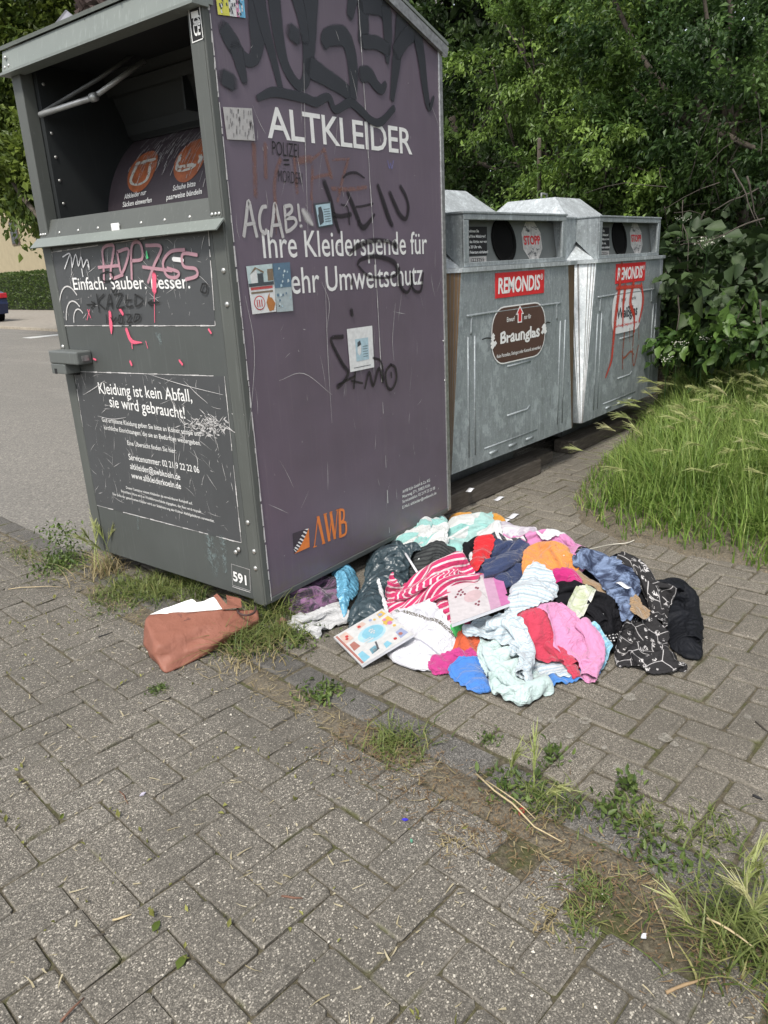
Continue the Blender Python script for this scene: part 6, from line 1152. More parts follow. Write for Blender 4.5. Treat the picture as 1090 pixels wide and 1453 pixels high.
# ---------------------------------------------------------------- plants
def mat_leaf(name, c, c2, rough=.45, trans=.35):
    g = NG(name); l = g.attr('lv'); base = g.mix(l, c, c2); base = g.mix(1.0, base, g.ramp(g.noise(3, 3), [(.3, .75), (.7, 1.2)]), 'MULTIPLY')
    g.set(base, rough, 0, .4); tr = g.n('ShaderNodeBsdfTranslucent'); g.L(g.mix(.5, base, (.25, .35, .03), 'ADD') if False else base, tr.inputs[0]); mx = g.n('ShaderNodeMixShader'); mx.inputs[0].default_value = trans
    out = g.t.nodes['Material Output']; g.L(g.b.outputs[0], mx.inputs[1]); g.L(tr.outputs[0], mx.inputs[2]); g.L(mx.outputs[0], out.inputs[0]); return g.m
def leaves(name, C, D, size, r, mat, parent, wide=.5, fold=.25, lv=None, jit=.35, detail=False):
    """one mesh of folded leaves at points C pointing along D"""
    n = len(C); D = D/(np.linalg.norm(D, axis=1)[:, None]+1e-9); up = r.normal(0, .55, (n, 3))+np.array([0, 0, 1.0])
    S = np.cross(D, up); S /= np.linalg.norm(S, axis=1)[:, None]+1e-9; Nn = np.cross(S, D); L = size*(1+jit*r.normal(0, 1, n).clip(-1.6, 2)); W = L*wide
    col = lambda a: a[:, None]
    if detail: st = ((0, 0, 0), (.28, .46, 1), (.62, .38, .8), (1, 0, -.35))
    else: st = ((0, 0, 0), (.45, .5, 1), (1, 0, -.3))
    mids = [C+D*col(L*t)+Nn*col(-L*fold*.25*(t*t)*2) for t, _, _ in st]
    V = [mids[0]]; 
    for (t, w_, f_), m_ in list(zip(st, mids))[1:-1]: V += [m_-S*col(W*w_)+Nn*col(W*fold*f_), m_+S*col(W*w_)+Nn*col(W*fold*f_)]
    V.append(mids[-1])
    if detail:
        V += [mids[1], mids[2]]; k = len(V); F = [(0, 6, 1), (0, 2, 6), (1, 6, 7), (1, 7, 3), (6, 2, 4), (6, 4, 7), (3, 7, 5), (7, 4, 5)]
    else: k = 4; F = [(0, 2, 3), (0, 3, 1)]
    V = np.stack(V, 1).reshape(-1, 3); F = (np.array(F)[None]+(np.arange(n)*k)[:, None, None]).reshape(-1, 3)
    lv = r.random(n) if lv is None else lv
    return np_mesh(name, V, F, mat, {'lv': np.repeat(lv, k)}, parent, detail)
M_BARK = simple('bark', (.085, .07, .055), .95, 0, .4, 14, .6); M_TWIG = simple('twig', (.055, .046, .036), .9, 0, .3, 30)
def limb_pts(p0, p1, r, sag=.1, n=7):
    p0, p1 = np.array(p0, float), np.array(p1, float); L = np.linalg.norm(p1-p0); t = np.linspace(0, 1, n)[:, None]
    return p0*(1-t)+p1*t+np.cumsum(r.normal(0, L*.022, (n, 3)), 0)*np.sin(np.pi*t)+np.array([0, 0, 1])*sag*L*np.sin(np.pi*t)
def plant(name, label, cat, base, lobes, nl, size, mats, seed, trunk_r=.07, group=None, nclump=260, wide=.5, detail=False, droop=.35, clump=.22, nlimb=16, hollow=.55, trunks=1):
    """lobes: (x, y, z, rx, ry, rz, weight); leaves sit on twig-tip clumps through the shell of the lobes"""
    r = rng(seed); root = empty(name, tuple(base)); tag(root, label, cat, group); base = np.array(base, float); off = Vector(base)
    L = np.array(lobes, float); w_ = L[:, 6]/L[:, 6].sum(); k = r.choice(len(L), nclump, p=w_); d = r.normal(0, 1, (nclump, 3)); d /= np.linalg.norm(d, axis=1)[:, None]
    rad = hollow+(1.05-hollow)*r.random(nclump)**.6; cc = L[k, :3]+d*L[k, 3:6]*rad[:, None]*(1+.12*r.normal(0, 1, (nclump, 1))); ok = cc[:, 2] > .08; cc, d = cc[ok], d[ok]; nclump = len(cc)
    pick = r.choice(nclump, nl, p=(lambda q: q/q.sum())(r.gamma(1.6, 1, nclump)))
    tw = d[pick]*.7+r.normal(0, .35, (nl, 3)); s = r.normal(0, 1, (nl, 1))
    cl = clump*(.6+.8*r.random(nclump)); C = cc[pick]+d[pick]*(s*cl[pick][:, None]*.9)+r.normal(0, .42, (nl, 3))*cl[pick][:, None]*np.array([1, 1, .6])
    D = d[pick]*.8+r.normal(0, .65, (nl, 3)); D[:, 2] -= droop
    clv = r.random(nclump)**2.0*.8; lv = np.clip(clv[pick]+r.random(nl)*.34-.05, 0, 1); C[:, 2] = np.maximum(C[:, 2], .03)
    o = leaves('crown', C-base, D, size, r, mats, root, wide, lv=lv, detail=detail)
    mb = MB(); top = L[:, :3].mean(0)
    for q in range(trunks):
        b = base+np.array([r.normal(0, .25), r.normal(0, .25), -.02])*(trunks > 1); t1 = np.array([top[0]+r.normal(0, .3), top[1]+r.normal(0, .3), top[2]*.95]); pp = limb_pts(b, t1, r, 0, 9); mb.tube([p-base for p in pp], list(np.linspace(trunk_r, trunk_r*.3, 9)), 8)
        for _ in range(nlimb//trunks):
            s0 = pp[r.integers(2, 8)]; e = cc[r.integers(nclump)]; lp = limb_pts(s0, e, r, .06); mb.tube([p-base for p in lp], list(np.linspace(trunk_r*.38, .006, 7)), 6)
            for _k in range(3):
                s1 = lp[r.integers(3, 6)]; e1 = s1+r.normal(0, .35, 3)*clump*3; mb.tube([p-base for p in limb_pts(s1, e1, r, .05, 4)], [.007, .005, .004, .002], 4)
    mb.build('trunk', M_BARK, root, True); return root
LF_D = mat_leaf('leaf_deep_green', (.022, .045, .012), (.085, .14, .032)); LF_M = mat_leaf('leaf_mid_green', (.03, .07, .016), (.13, .22, .05)); LF_B = mat_leaf('leaf_fresh_green', (.05, .10, .018), (.23, .34, .07)); LF_O = mat_leaf('leaf_overhang', (.022, .052, .013), (.10, .175, .042)); LF_BR = mat_leaf('leaf_bramble', (.022, .042, .014), (.055, .09, .028), .6, .2); LF_MA = mat_leaf('leaf_maple', (.06, .10, .02), (.21, .27, .05), .5, .4); LF_H = mat_leaf('leaf_hedge', (.045, .085, .02), (.12, .17, .045))  # bramble leaves are darkened in colour for the shade they stand in
GB = 'trees and shrubs behind the containers'
def at(px, py, dist): return CAM+dist*np.array([(px-545)/FPX, -(py-726.5)/FPX, 1.0])@AX
# far wall of woodland that closes the view
r = rng(70); n = 60000; a = r.uniform(-.42, .86, n); dd = r.uniform(12, 17, n); C = np.stack([CAM[0]+dd*np.cos(a), CAM[1]+dd*np.sin(a), r.uniform(0, 13, n)], 1); kp = (C[:, 0] > 6); C = C[kp]
o = leaves('woodland', C, r.normal(0, 1, C.shape)-np.array([0, 0, .4]), .34, r, mat_leaf('leaf_woodland', (.012, .024, .008), (.035, .062, .018)), None, .6); tag(o, 'dark mass of woodland closing the view behind the shrubs', 'woodland', None, 'stuff')
def P3L(px, py, dist): return tuple(at(px, py, dist))
def lobe(px, py, dist, rx, rz, w_=1, ry=None): p = at(px, py, dist); return (p[0], p[1], p[2], rx, ry or rx, rz, w_)
plant('dark_tree', 'dark green broadleaf tree straight behind the clothes bank and first glass container', 'tree', (7.6, 4.2, 0), [lobe(640, 60, 10, 1.7, 1.6, 2), lobe(700, 220, 9.5, 1.3, 1.1, 1.3), lobe(760, -60, 10, 1.9, 1.3, 1.5), lobe(600, 200, 10.5, 1.2, 1.4), lobe(690, 300, 10, 1.2, .7)], 34000, .08, LF_D, 101, .16, GB, 300, .5, clump=.2)
plant('light_shrub', 'tall shrub of fresh light green leaves above the second glass container', 'shrub', (7.3, 2.2, 0), [lobe(790, 90, 7.6, .85, .75, 1.5), lobe(850, 200, 7.2, .75, .65, 1.4), lobe(800, 250, 7.8, .7, .5), lobe(740, 150, 8.0, .55, .7), lobe(860, 20, 7.6, .7, .7), lobe(900, 290, 7.0, .5, .4, .6), lobe(770, 305, 7.4, .5, .25, .5)], 36000, .049, LF_B, 102, .06, GB, 190, .5, clump=.15, trunks=3)
plant('overhanging_tree', 'tall overhanging tree at the right with dark leaves and lighter branch tips', 'tree', (7.2, -.2, 0), [lobe(960, 60, 6.6, .9, .8, 1.6), lobe(1050, 150, 6.0, .7, .7, 1.2), lobe(1090, 20, 6.4, .9, .9, 1.2), lobe(940, 200, 6.8, .6, .5, .9), lobe(1030, 260, 6.3, .5, .3, .6), lobe(1160, 200, 6, .8, 1.2), lobe(900, -60, 7, .9, .7)], 36000, .05, LF_O, 103, .12, GB, 250, .52, clump=.15)
plant('undergrowth_shrub', 'dark shrub filling the shade between the glass containers and the bramble', 'shrub', (6.6, .7, 0), [lobe(960, 330, 7.4, .9, .7, 1.5), lobe(1000, 420, 7.6, 1.0, .6), lobe(900, 350, 8.0, .8, .9), lobe(1080, 330, 7.2, 1.0, .9, 1.5)], 12000, .075, LF_D, 104, .04, GB, 260, .5, clump=.2, trunks=3)
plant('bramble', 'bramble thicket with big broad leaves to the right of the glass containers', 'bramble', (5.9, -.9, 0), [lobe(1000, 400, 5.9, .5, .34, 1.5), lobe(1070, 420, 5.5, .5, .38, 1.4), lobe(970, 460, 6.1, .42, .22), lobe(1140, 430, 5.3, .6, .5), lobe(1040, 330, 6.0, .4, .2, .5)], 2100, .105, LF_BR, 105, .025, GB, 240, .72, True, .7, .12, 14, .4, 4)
plant('bramble', 'low bramble shoots behind the tall grass at the right edge', 'bramble', (5.5, -1.3, 0), [lobe(990, 480, 5.7, .4, .16, 1), lobe(1070, 480, 5.3, .5, .18, 1.2), lobe(950, 490, 5.9, .25, .14, .6)], 1600, .075, LF_M, 106, .015, GB, 160, .6, True, .4, .1, 8, .4, 4)
plant('maple_tree', 'light green maple tree behind the clothes bank, its branch hanging down at the left edge', 'tree', (6.5, 11.5, 0), [lobe(60, -20, 17, 2.4, 1.6, 2), lobe(200, -60, 17, 3, 2, 2), lobe(30, 80, 16.5, 1.2, 1.0, 1), lobe(35, 255, 16, .55, .85, .9), lobe(8, 170, 16.5, .9, .9, .8), lobe(-10, 260, 16.5, .7, .8, .6), lobe(-60, 60, 16, 1.6, 1.8, 1), lobe(120, 60, 17.5, 2, 1.0, 1), lobe(330, -80, 18, 3, 2, 1)], 60000, .14, LF_MA, 107, .2, None, 800, .62, clump=.36)
# bare twigs, and white flower heads in the undergrowth
mb = MB(); r = rng(71)
for px, py, qx, qy, dd in ((1085, 310, 1000, 345, 5.2), (1090, 260, 1010, 300, 5.6), (1000, 300, 985, 335, 5.8), (1040, 240, 1075, 320, 5.6), (1005, 345, 950, 352, 5.9), (1060, 250, 1085, 330, 5.3), (940, 400, 960, 350, 6.2), (1030, 470, 1015, 500, 5.4), (1070, 100, 1080, 220, 5.7), (1078, 425, 1084, 470, 4.9), (965, 395, 960, 470, 5.6)):
    mb.tube(limb_pts(at(px, py, dd), at(qx, qy, dd+r.normal(0, .2)), r, .04, 7), list(np.linspace(.008, .003, 7)), 5)
for _ in range(34):
    p = at(r.uniform(940, 1095), r.uniform(230, 370), r.uniform(5.4, 6.4)); mb.tube(limb_pts(p, p+r.normal(0, .22, 3), r, .05, 5), [.005, .004, .003, .003, .002], 4)
tag(mb.build('bare_twigs', M_TWIG, None, True), 'tangle of bare brown twigs in the shade above the bramble', 'twigs', None, 'stuff')
M_FLW = simple('white_petal', (.5, .5, .42), .6, 0, .1, 50); fl0 = None
for i, (px, py, dd, s_, lb) in enumerate(((1005, 342, 5.3, 1.4, 'creamy flower head, the largest and highest one, above the bramble leaves'), (963, 487, 5.3, .8, 'white flower head low beside the corner of the second glass container'), (1000, 480, 5.2, .8, 'white flower head in the low bramble shoots, left of the right-hand one'), (1042, 474, 5.0, 1.0, 'white flower head in the low bramble shoots, furthest right'), (948, 509, 5.2, .8, 'lowest white flower head, just above the grass by the second glass container'), (968, 310, 5.9, .7, 'pale flower head among bare twigs right of the container hood'))):
    r = rng(200+i); mb = MB(); c = at(px, py, dd)
    for _ in range(26):
        q = r.normal(0, 1, 3)*np.array([.04, .04, .014])*s_; rr = .0075*s_
        for k in range(3): a_ = r.uniform(0, 6.28); b = q+np.array([math.cos(a_), math.sin(a_), r.normal(0, .3)])*rr; d_ = np.cross(b-q, r.normal(0, 1, 3)); d_ = d_/np.linalg.norm(d_)*rr*.6; mb.add([q, (q+b)/2+d_, b, (q+b)/2-d_], [(0, 1, 2, 3)], 0)
        mb.tube([q*.9, (0, 0, -.07*s_)], .0012, 4, 1)
    mb.tube([(0, 0, -.07*s_), (.01, .01, -.16*s_), (.0, .0, -c[2])], .0025, 5, 1); o = mb.build('flower_head', [M_FLW, LF_M]); o.location = c; tag(o, lb, 'flower head', 'white flower heads in the undergrowth')
# clipped hedge across the road
r = rng(81); mb = MB(); hu0, hu1, hv0, hv1, hh = 14.0, 15.2, 18, 60, 1.72
hg = empty('clipped_hedge', UV(14.6, 39)); hg.rotation_euler = (0, 0, -KA); tag(hg, 'clipped green hedge in front of the cream house', 'hedge')
mb = MB(); mb.box(-.5, .5, -20.8, 20.8, 0, hh-.1); mb.build('trunk', simple('hedge_core', (.02, .028, .012), .9), hg)  # plain dark box filling the hedge behind its leaves, not stems
n = 30000; C = np.stack([-.6+r.normal(0, .05, n), r.uniform(-21, 21, n), r.uniform(.05, hh, n)], 1); k = r.random(n) < .35; C[k, 0] = r.uniform(-.6, .6, k.sum()); C[k, 2] = hh+r.normal(0, .04, k.sum())
leaves('crown', C, r.normal(0, .6, (n, 3))+np.array([-.6, 0, .5]), .10, r, LF_H, hg, .6)
# ---------------------------------------------------------------- grass
def mat_grass(name, c, c2, dry):
    g = NG(name); l, t = g.attr('lv'), g.attr('tip'); base = g.mix(l, c, c2); base = g.mix(g.math('MULTIPLY', g.math('GREATER_THAN', l, .93), .8), base, dry); base = g.mix(g.math('MULTIPLY', g.math('POWER', t, 2.0), .4), base, dry)
    g.set(base, .5, 0, .35); tr = g.n('ShaderNodeBsdfTranslucent'); g.L(base, tr.inputs[0]); mx = g.n('ShaderNodeMixShader'); mx.inputs[0].default_value = .35; out = g.t.nodes['Material Output']; g.L(g.b.outputs[0], mx.inputs[1]); g.L(tr.outputs[0], mx.inputs[2]); g.L(mx.outputs[0], out.inputs[0]); return g.m
M_GRASS = mat_grass('meadow_grass', (.055, .13, .018), (.22, .34, .06), (.36, .40, .14)); M_DRY = mat_grass('dry_grass', (.24, .19, .09), (.42, .35, .2), (.45, .38, .22)); M_EAR = mat_grass('barley_ear', (.26, .33, .09), (.48, .50, .22), (.52, .5, .28)); M_WEED = mat_grass('weed_green', (.05, .095, .018), (.17, .22, .06), (.34, .31, .13))
def blades(C, H, lean, az, W, r, seg=4, curl=1.0):
    """curved tapering blades; returns V, F, lv, tip"""
    n = len(C); t = np.linspace(0, 1, seg+1); dx, dy = np.cos(az), np.sin(az); V = []; T = []
    for k, tt in enumerate(t):
        out = lean*(tt**(1+curl))*H; up = H*(tt-.35*lean*tt**2.4*np.minimum(1, lean)); c = C+np.stack([dx*out, dy*out, up], 1); w_ = W*(1-tt**1.6)*.5+.0002
        V += [c+np.stack([-dy*w_, dx*w_, 0*w_], 1), c-np.stack([-dy*w_, dx*w_, 0*w_], 1)]; T += [np.full(n, tt)]*2
    m_ = 2*(seg+1); V = np.stack(V, 1).reshape(-1, 3); F = np.array([(2*k, 2*k+1, 2*k+3, 2*k+2) for k in range(seg)]); F = (F[None]+(np.arange(n)*m_)[:, None, None]).reshape(-1, 4)
    return V, F, np.repeat(r.random(n), m_), np.stack(T, 1).ravel()
r = rng(90); n = 80000
x = 1.3+5.2*r.random(n)**1.25; y = -3.6+4.2*r.random(n); k = in_poly(x, y, VERGE); x, y = x[k], y[k]; d = edge_dist(x, y, VERGE); nz = NV(x*6+3, y*6); k = (d > .16*np.clip(NV(x*7+9, y*7)*2-.9, 0, 1)*r.random(len(d))) & (r.random(len(d)) < np.clip(.22+d*3.2, 0, 1)*(.3+1.0*nz)); x, y, d = x[k], y[k], d[k]; n = len(x)
H = np.clip(.07+d*.45, .05, .34)*(.55+.75*r.random(n))*(.7+.6*NV(x*3, y*3)); V, F, lv, tp_ = blades(np.stack([x, y, verge_h(x, y)-.005], 1), H, .25+1.0*r.random(n)**1.4, r.uniform(0, 6.28, n), .004+.0055*r.random(n), r)
o = np_mesh('verge_grass', V, F, M_GRASS, {'lv': lv, 'tip': tp_}); tag(o, 'tall unmown green grass on the verge right of the containers', 'grass', None, 'stuff')
n = 2600; x = 1.4+3.5*r.random(n); y = -3.4+4*r.random(n); k = in_poly(x, y, VERGE); x, y = x[k], y[k]; n = len(x); d = edge_dist(x, y, VERGE)
V, F, lv, tp_ = blades(np.stack([x, y, verge_h(x, y)+.002], 1), .03+.06*r.random(n), 1.0+1.2*r.random(n), r.uniform(0, 6.28, n), .003+.002*r.random(n), r, 3); o = np_mesh('dry_litter', V, F, M_DRY, {'lv': lv, 'tip': tp_}); tag(o, 'dry straw lying on the bare soil edge of the verge', 'straw', None, 'stuff')
# nodding barley ears: a stalk, a spindle of awns at its end
def ears(base, H, az, r, name, par=None, lean=.5):
    Vs, Fs, lvs, tps = [], [], [], []; o_ = 0
    for (bx_, by_, bz), h, a in zip(base, H, az):
        ln = lean*(.4+r.random()); t = np.linspace(0, 1, 7); P = np.stack([bx_+math.cos(a)*ln*h*t**2.2, by_+math.sin(a)*ln*h*t**2.2, bz+h*(t-.28*ln*t**3)], 1); side = np.array([-math.sin(a), math.cos(a), 0]); l0 = r.random()
        w_ = .0016; Vs.append(np.stack([P-side*w_, P+side*w_], 1).reshape(-1, 3)); Fs.append(np.array([(2*k, 2*k+1, 2*k+3, 2*k+2) for k in range(6)])+o_); o_ += 14; lvs.append(np.full(14, l0*.5)); tps.append(np.repeat(t*.3, 2))
        d_ = P[-1]-P[-2]; d_ /= np.linalg.norm(d_); q = P[-1]; LE = r.uniform(.06, .10); m_ = 30
        for k in range(m_):
            s0 = q+d_*LE*(k/m_); d_k = d_+np.array([math.cos(a)*.25*k/m_, math.sin(a)*.25*k/m_, -.45*k/m_]); v = d_k+r.normal(0, .20, 3); v /= np.linalg.norm(v); al = r.uniform(.035, .07); sd_ = np.cross(v, r.normal(0, 1, 3)); sd_ /= np.linalg.norm(sd_)+1e-9
            Vs.append(np.array([s0-sd_*.0028, s0+sd_*.0028, s0+v*al*.35+sd_*.0012, s0+v*al, s0+v*al*.35-sd_*.0012])[[0, 1, 2, 4]]); Fs.append(np.array([[0, 1, 2, 3]])+o_); o_ += 4; lvs.append(np.full(4, l0)); tps.append(np.full(4, .5))
            Vs.append(np.array([s0+v*al*.3-sd_*.0013, s0+v*al*.3+sd_*.0013, s0+v*al+sd_*.0005, s0+v*al-sd_*.0005])); Fs.append(np.array([[0, 1, 2, 3]])+o_); o_ += 4; lvs.append(np.full(4, l0)); tps.append(np.full(4, .9))
    return np_mesh(name, np.vstack(Vs), np.vstack(Fs), M_EAR, {'lv': np.concatenate(lvs), 'tip': np.concatenate(tps)}, par)
r = rng(91); n = 760; x = 1.6+4.0*r.random(n); y = -2.6+3.1*r.random(n); k = in_poly(x, y, VERGE); x, y = x[k], y[k]; d = edge_dist(x, y, VERGE); k = (d > .22) & (r.random(len(d)) < .1+d*.8); x, y, d = x[k], y[k], d[k]
o = ears(np.stack([x, y, verge_h(x, y)], 1), np.clip(.2+d*.38, .16, .42)*(.7+.5*r.random(len(x))), r.normal(2.6, .8, len(x)), r, 'wild_barley', None, .75); tag(o, 'nodding wild barley ears above the verge grass', 'wild barley', None, 'stuff')
# weeds of the kerb gap: each tuft is a thing
GW = 'weed tufts in the kerb gap'
def tuft(px, py, label, kind, n, H, spread, seed, ears_=0, name='weed_tuft', squash=1.0):
    r = rng(seed); c = G(px, py); q = r.normal(0, 1, (n, 2))*spread; q[:, 1] *= squash; u_, v_ = q[:, 1], q[:, 0]; x = u_*KC+v_*KS; y = -u_*KS+v_*KC
    C = np.stack([x, y, np.full(n, -.004)], 1); m_ = {'grass': M_WEED, 'dry': M_DRY, 'leafy': M_WEED, 'moss': M_WEED}[kind]
    if kind in ('grass', 'dry'): V, F, lv, tp_ = blades(C, H*(.4+.8*r.random(n)), .5+1.1*r.random(n), r.uniform(0, 6.28, n), .003+.0025*r.random(n), r); o = np_mesh(name, V, F, m_, {'lv': lv, 'tip': tp_})
    else:
        D = r.normal(0, .7, (n, 3)); D[:, 2] = np.abs(D[:, 2])+.25; C[:, 2] += r.random(n)**1.5*H; o = leaves(name, C, D, {'leafy': .019, 'moss': .011}[kind], r, LFW, None, .42, detail=kind == 'leafy')
    o.location = c; tag(o, label, 'weeds', GW)
    if ears_:
        e = ears(np.stack([r.normal(0, spread*.7, ears_), r.normal(0, spread*.7, ears_), np.zeros(ears_)], 1), H*(1.0+.5*r.random(ears_)), r.uniform(0, 6.28, ears_), r, 'ear', o, .25)
    return o
LFW = mat_leaf('leaf_weed', (.05, .09, .02), (.15, .21, .055), .5, .3)
for a in ((95, 795, 'bushy dark green weed left of the clothes bank, the tallest one on that side', 'leafy', 420, .19, .055, 301), (88, 806, 'low leafy weed at the foot of the tall one, left of the clothes bank', 'leafy', 420, .05, .07, 302), (35, 788, 'thin line of dry grass in the kerb gap at the left edge of the picture', 'grass', 160, .04, .12, 303, 0, 'weed_tuft', .3),
          (150, 812, 'bleached dry barley grass in front of the left corner of the clothes bank', 'dry', 150, .14, .05, 304, 9), (185, 838, 'green grass patch between the dry barley and the paper bag', 'grass', 560, .055, .08, 305), (240, 836, 'grass along the bottom edge of the clothes bank door, behind the paper bag', 'grass', 520, .07, .08, 306), (165, 862, 'low edge of grass creeping over the pavers left of the paper bag', 'moss', 300, .03, .07, 307), (280, 850, 'dark grass blades poking up behind the white lining of the paper bag', 'grass', 60, .13, .03, 308),
          (385, 872, 'long grass hanging out from under the corner of the clothes bank', 'grass', 260, .12, .05, 309), (335, 915, 'thin yellow-green weed with branching stems in front of the paper bag', 'grass', 170, .12, .05, 310), (425, 905, 'bright green clover-like patch in front of the grey-white cloth', 'leafy', 220, .02, .05, 311), (360, 925, 'dry grass patch below the paper bag', 'dry', 220, .05, .07, 312), (385, 905, 'grass in the kerb gap right of the paper bag', 'grass', 420, .07, .07, 322),
          (455, 985, 'leafy weed on the dark kerb stones in front of the magazine', 'leafy', 170, .018, .04, 313), (565, 1058, 'green and dry tuft in the kerb gap in front of the blue shirt', 'grass', 300, .05, .05, 314), (735, 1118, 'weed clump with a barley ear in the middle of the kerb gap', 'leafy', 170, .03, .045, 315, 2), (775, 1140, 'grassy part of the weed clump, right of its barley ear', 'grass', 150, .05, .04, 316, 1), (870, 1155, 'long leafy weed right of the middle clump in the kerb gap', 'leafy', 150, .025, .04, 317), (915, 1165, 'grass patch left of the barley tuft at the right edge', 'grass', 110, .03, .03, 323),
          (785, 1078, 'small bright weed growing on the parking bay pavers in front of the heap', 'leafy', 70, .05, .018, 318), (893, 1120, 'small upright weed on the parking bay pavers nearer the right edge', 'leafy', 70, .055, .017, 319), (1010, 1185, 'yellowish grass at the kerb beside the barley tuft', 'grass', 150, .035, .05, 320), (1062, 1340, 'large tuft of barley grass with upright ears at the lower right edge', 'grass', 420, .10, .075, 321, 9), (935, 1225, 'small dark green weed in the soil strip near the right edge', 'leafy', 120, .025, .035, 324), (695, 1050, 'tiny moss cushion in a paver joint in front of the aqua dress', 'moss', 120, .012, .018, 325),
          (650, 1193, 'dead brown weed in a joint of the foreground pavers', 'dry', 70, .018, .026, 326), (780, 1300, 'small dry weed in a foreground joint near the lower right', 'dry', 80, .02, .026, 327), (820, 1310, 'small green weed in a foreground joint near the lower right', 'grass', 90, .03, .025, 328), (225, 980, 'small green moss cushion on the foreground pavers below the paper bag', 'moss', 150, .018, .016, 329), (840, 1268, 'greenish tuft at the inner edge of the soil strip', 'grass', 110, .035, .03, 330)): tuft(*a)
# moss in the joints, dry litter in the gap, small litter on the pavers
r = rng(95); n = 2600; uu, vv = r.uniform(-2.6, -.34, n*6), r.uniform(-2.4, 1.9, n*6); NJ = Noise2(96); ju = np.abs(((uu+3.335)/.1) % 1-.5) > .46; jv = np.abs(((vv+3.97)/.1) % 1-.5) > .46; k = (ju | jv) & (NJ(uu*5, vv*5) > .56)
uu, vv = uu[k][:n*2], vv[k][:n*2]; n = len(uu); C = np.stack([uu*KC+vv*KS, -uu*KS+vv*KC, np.full(n, .0015)], 1); D = r.normal(0, .6, (n, 3)); D[:, 2] = np.abs(D[:, 2])+.2
o = leaves('joint_moss', C, D, .0145, r, mat_leaf('moss', (.11, .115, .025), (.27, .27, .08), .8, .2), None, .5); tag(o, 'moss growing in the joints of the foreground pavers', 'moss', None, 'stuff')
def litter(name, label, n, fn, L, W, m, seed, z=.003):
    r = rng(seed); C = fn(r, n); az = r.uniform(0, 6.28, n); ln = L*(.3+r.random(n)**2); V, F, lv, tp_ = blades(np.zeros((n, 3)), ln, r.normal(.4, .3, n), az*0, W*(.5+r.random(n)), r, 3)
    m_ = 8; V = V.reshape(n, m_, 3); bx_, bz = V[:, :, 2].copy(), V[:, :, 0].copy(); by_ = V[:, :, 1].copy(); curl = r.normal(0, .25, n)[:, None]; by_ = by_+curl*bx_*bx_/ln[:, None]
    X = bx_*np.cos(az)[:, None]-by_*np.sin(az)[:, None]; Y = bx_*np.sin(az)[:, None]+by_*np.cos(az)[:, None]; V = np.stack([X+C[:, None, 0], Y+C[:, None, 1], np.clip(np.abs(bz)*.25, 0, .008)+C[:, None, 2]], -1).reshape(-1, 3)
    o = np_mesh(name, V, F, m, {'lv': lv, 'tip': tp_}); return tag(o, label, 'litter', None, 'stuff')
def ingap(r, n): u, v = r.normal(-.30, .05, n), r.uniform(-2.1, 2.1, n); return np.stack([u*KC+v*KS, -u*KS+v*KC, np.full(n, .004)+r.random(n)*.012], 1)
def ingap2(r, n): v = r.uniform(-2.1, -.75, n); u = r.normal(-.33, .075, n); return np.stack([u*KC+v*KS, -u*KS+v*KC, np.full(n, .004)+r.random(n)*.012], 1)
def onfore(r, n): u, v = r.uniform(-1.6, -.36, n), r.uniform(-2.2, 1.9, n); return np.stack([u*KC+v*KS, -u*KS+v*KC, np.full(n, .0055)], 1)
def onpark(r, n): u, v = r.uniform(-.2, 1.4, n), r.uniform(-2.2, .6, n); return np.stack([u*KC+v*KS, -u*KS+v*KC, np.full(n, .0035)], 1)
litter('gap_straw', 'dry straw and bits of stalk lying in the kerb gap', 900, ingap, .05, .0022, M_DRY, 401); litter('gap_chaff', 'brown chaff heaped in the kerb gap at the lower right', 1900, ingap2, .028, .002, mat_grass('brown_chaff', (.12, .075, .04), (.30, .21, .12), (.3, .22, .13)), 402)
litter('paver_chaff', 'pale curled plant bits scattered on the foreground pavers', 520, onfore, .034, .0032, mat_grass('pale_husk', (.34, .29, .17), (.62, .55, .38), (.55, .48, .3)), 403); litter('bay_chaff', 'few pale plant bits on the parking bay pavers', 60, onpark, .022, .002, M_DRY, 404)
r = rng(97); n = 900; C = onfore(r, n); D = r.normal(0, 1, (n, 3)); D[:, 2] *= .2; o = leaves('grit', C, D, .0055, r, mat_leaf('grit_bits', (.33, .30, .24), (.55, .52, .45), .9, 0), None, .8); tag(o, 'pale grit lying on the foreground pavers', 'grit', None, 'stuff')
def twig(px, py, qx, qy, label, m=M_TWIG, rad=.0026, name='twig', cat='twig', h=.003): 
    mb = MB(); p, q = G(px, py)+(0, 0, h), G(qx, qy)+(0, 0, h); mb.tube(limb_pts(p, q, rng(int(px)), .03, 5), [rad, rad*.9, rad, rad*.7, rad*.5], 6); tag(mb.build(name, m, None, True), label, cat)
M_STRAW = simple('straw', (.42, .34, .2), .8, 0, .2, 60); M_REDT = simple('reddish_twig', (.14, .07, .045), .8, 0, .2, 60)
twig(86, 1452, 120, 1417, 'reddish twig at the lower left corner', M_REDT); twig(130, 1332, 150, 1326, 'short dark twig on the left foreground pavers'); twig(160, 1307, 187, 1299, 'short pale twig on the left foreground pavers', M_STRAW); twig(400, 1273, 430, 1276, 'short reddish twig in the middle of the foreground pavers', M_REDT); twig(170, 1124, 182, 1142, 'thin reddish twig on the left, above the pale one', M_REDT, .0018)
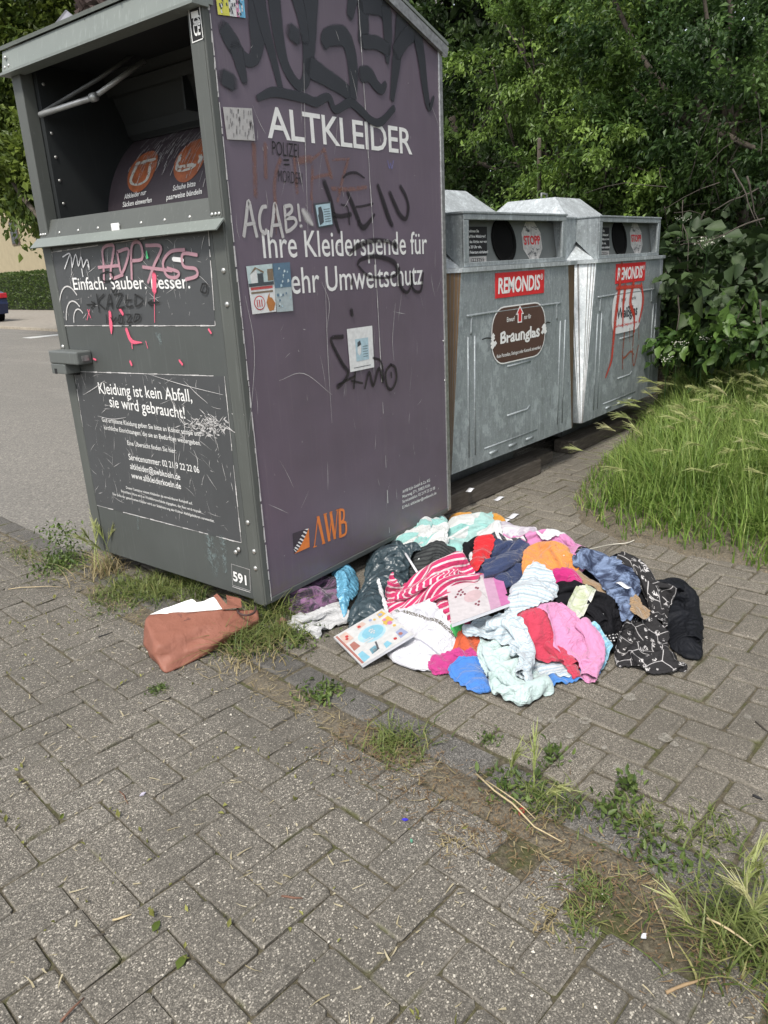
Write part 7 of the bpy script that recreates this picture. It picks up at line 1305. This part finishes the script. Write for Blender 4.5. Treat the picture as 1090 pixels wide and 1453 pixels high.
twig(676, 1107, 797, 1204, 'long dry straw stalk lying across the soil strip', M_STRAW, .0026, 'straw_stalk', 'straw', .02); twig(690, 1115, 760, 1170, 'shorter straw stalk beside the long one in the soil strip', M_STRAW, .0018, 'straw_stalk', 'straw', .016); twig(925, 1275, 955, 1364, 'bent straw stalk right of the white shell', M_STRAW, .002, 'straw_stalk', 'straw', .008); twig(945, 1412, 1000, 1390, 'thick dry stalk at the lower right corner', simple('dry_stalk', (.26, .18, .10), .8), .0035, 'straw_stalk', 'straw', .006); twig(1000, 1330, 1065, 1372, 'long arched straw over the barley tuft', M_STRAW, .0025, 'straw_stalk', 'straw', .05); twig(12, 837, 88, 834, 'long dry straw on the pavers left of the clothes bank', M_STRAW, .002, 'straw_stalk', 'straw')
twig(1072, 1025, 1090, 1040, 'thin dark twig on the parking bay at the right edge'); twig(1068, 1130, 1082, 1136, 'short dark stick in a joint near the right edge', M_BLACKIN, .004); twig(140, 905, 160, 898, 'dark twig left of the paper bag', M_BLACKIN, .0026)
def bit(px, py, c, s_, label, name, cat):
    r = rng(px); mb = MB(); p = G(px, py); a = r.uniform(0, 6); V = [p+np.array([math.cos(a+k*1.57)*s_*(1 if k % 2 else .55), math.sin(a+k*1.57)*s_*(1 if k % 2 else .55), .004+.004*r.random()]) for k in range(4)]
    mb.add(V+[v-np.array([0, 0, .0035]) for v in V], [(0, 1, 2, 3), (0, 4, 5, 1), (1, 5, 6, 2), (2, 6, 7, 3), (3, 7, 4, 0)]); tag(mb.build(name, simple(name+'_'+cat.replace(' ', '_'), c, .4)), label, cat)
bit(575, 1165, (.05, .04, .5), .008, 'tiny blue plastic bit on the foreground pavers', 'plastic_bit', 'plastic bit'); bit(740, 1153, (.6, .03, .04), .016, 'red plastic bit under the weed clump', 'plastic_bit', 'plastic bit'); bit(914, 1330, (.62, .64, .68), .010, 'small white shell-like chip on the pavers at the right', 'chip', 'chip'); bit(584, 1195, (.1, .3, .2), .006, 'tiny green glass bit on the foreground pavers', 'glass_bit', 'glass bit'); bit(203, 1128, (.45, .42, .5), .010, 'small lilac paper bit on the left foreground pavers', 'paper_bit', 'paper bit')
for px, py, lb in ((85, 1164, 'small green leaf on the left foreground pavers'), (252, 1379, 'single green leaf near the bottom of the picture'), (217, 1325, 'narrow yellow seed leaf on the left foreground pavers')):
    r = rng(px); p = G(px, py); o = leaves('fallen_leaf', np.array([[0, 0, .005]]), np.array([[1., .4, .1]]), .03, r, LF_MA, None, .55, detail=True); o.location = p; tag(o, lb, 'leaf', 'fallen leaves on the foreground pavers')
for i, o in enumerate(list(sc.objects)):
    if o.type == 'MESH' and not o.data.materials: o.data.materials.append(M_GREY)
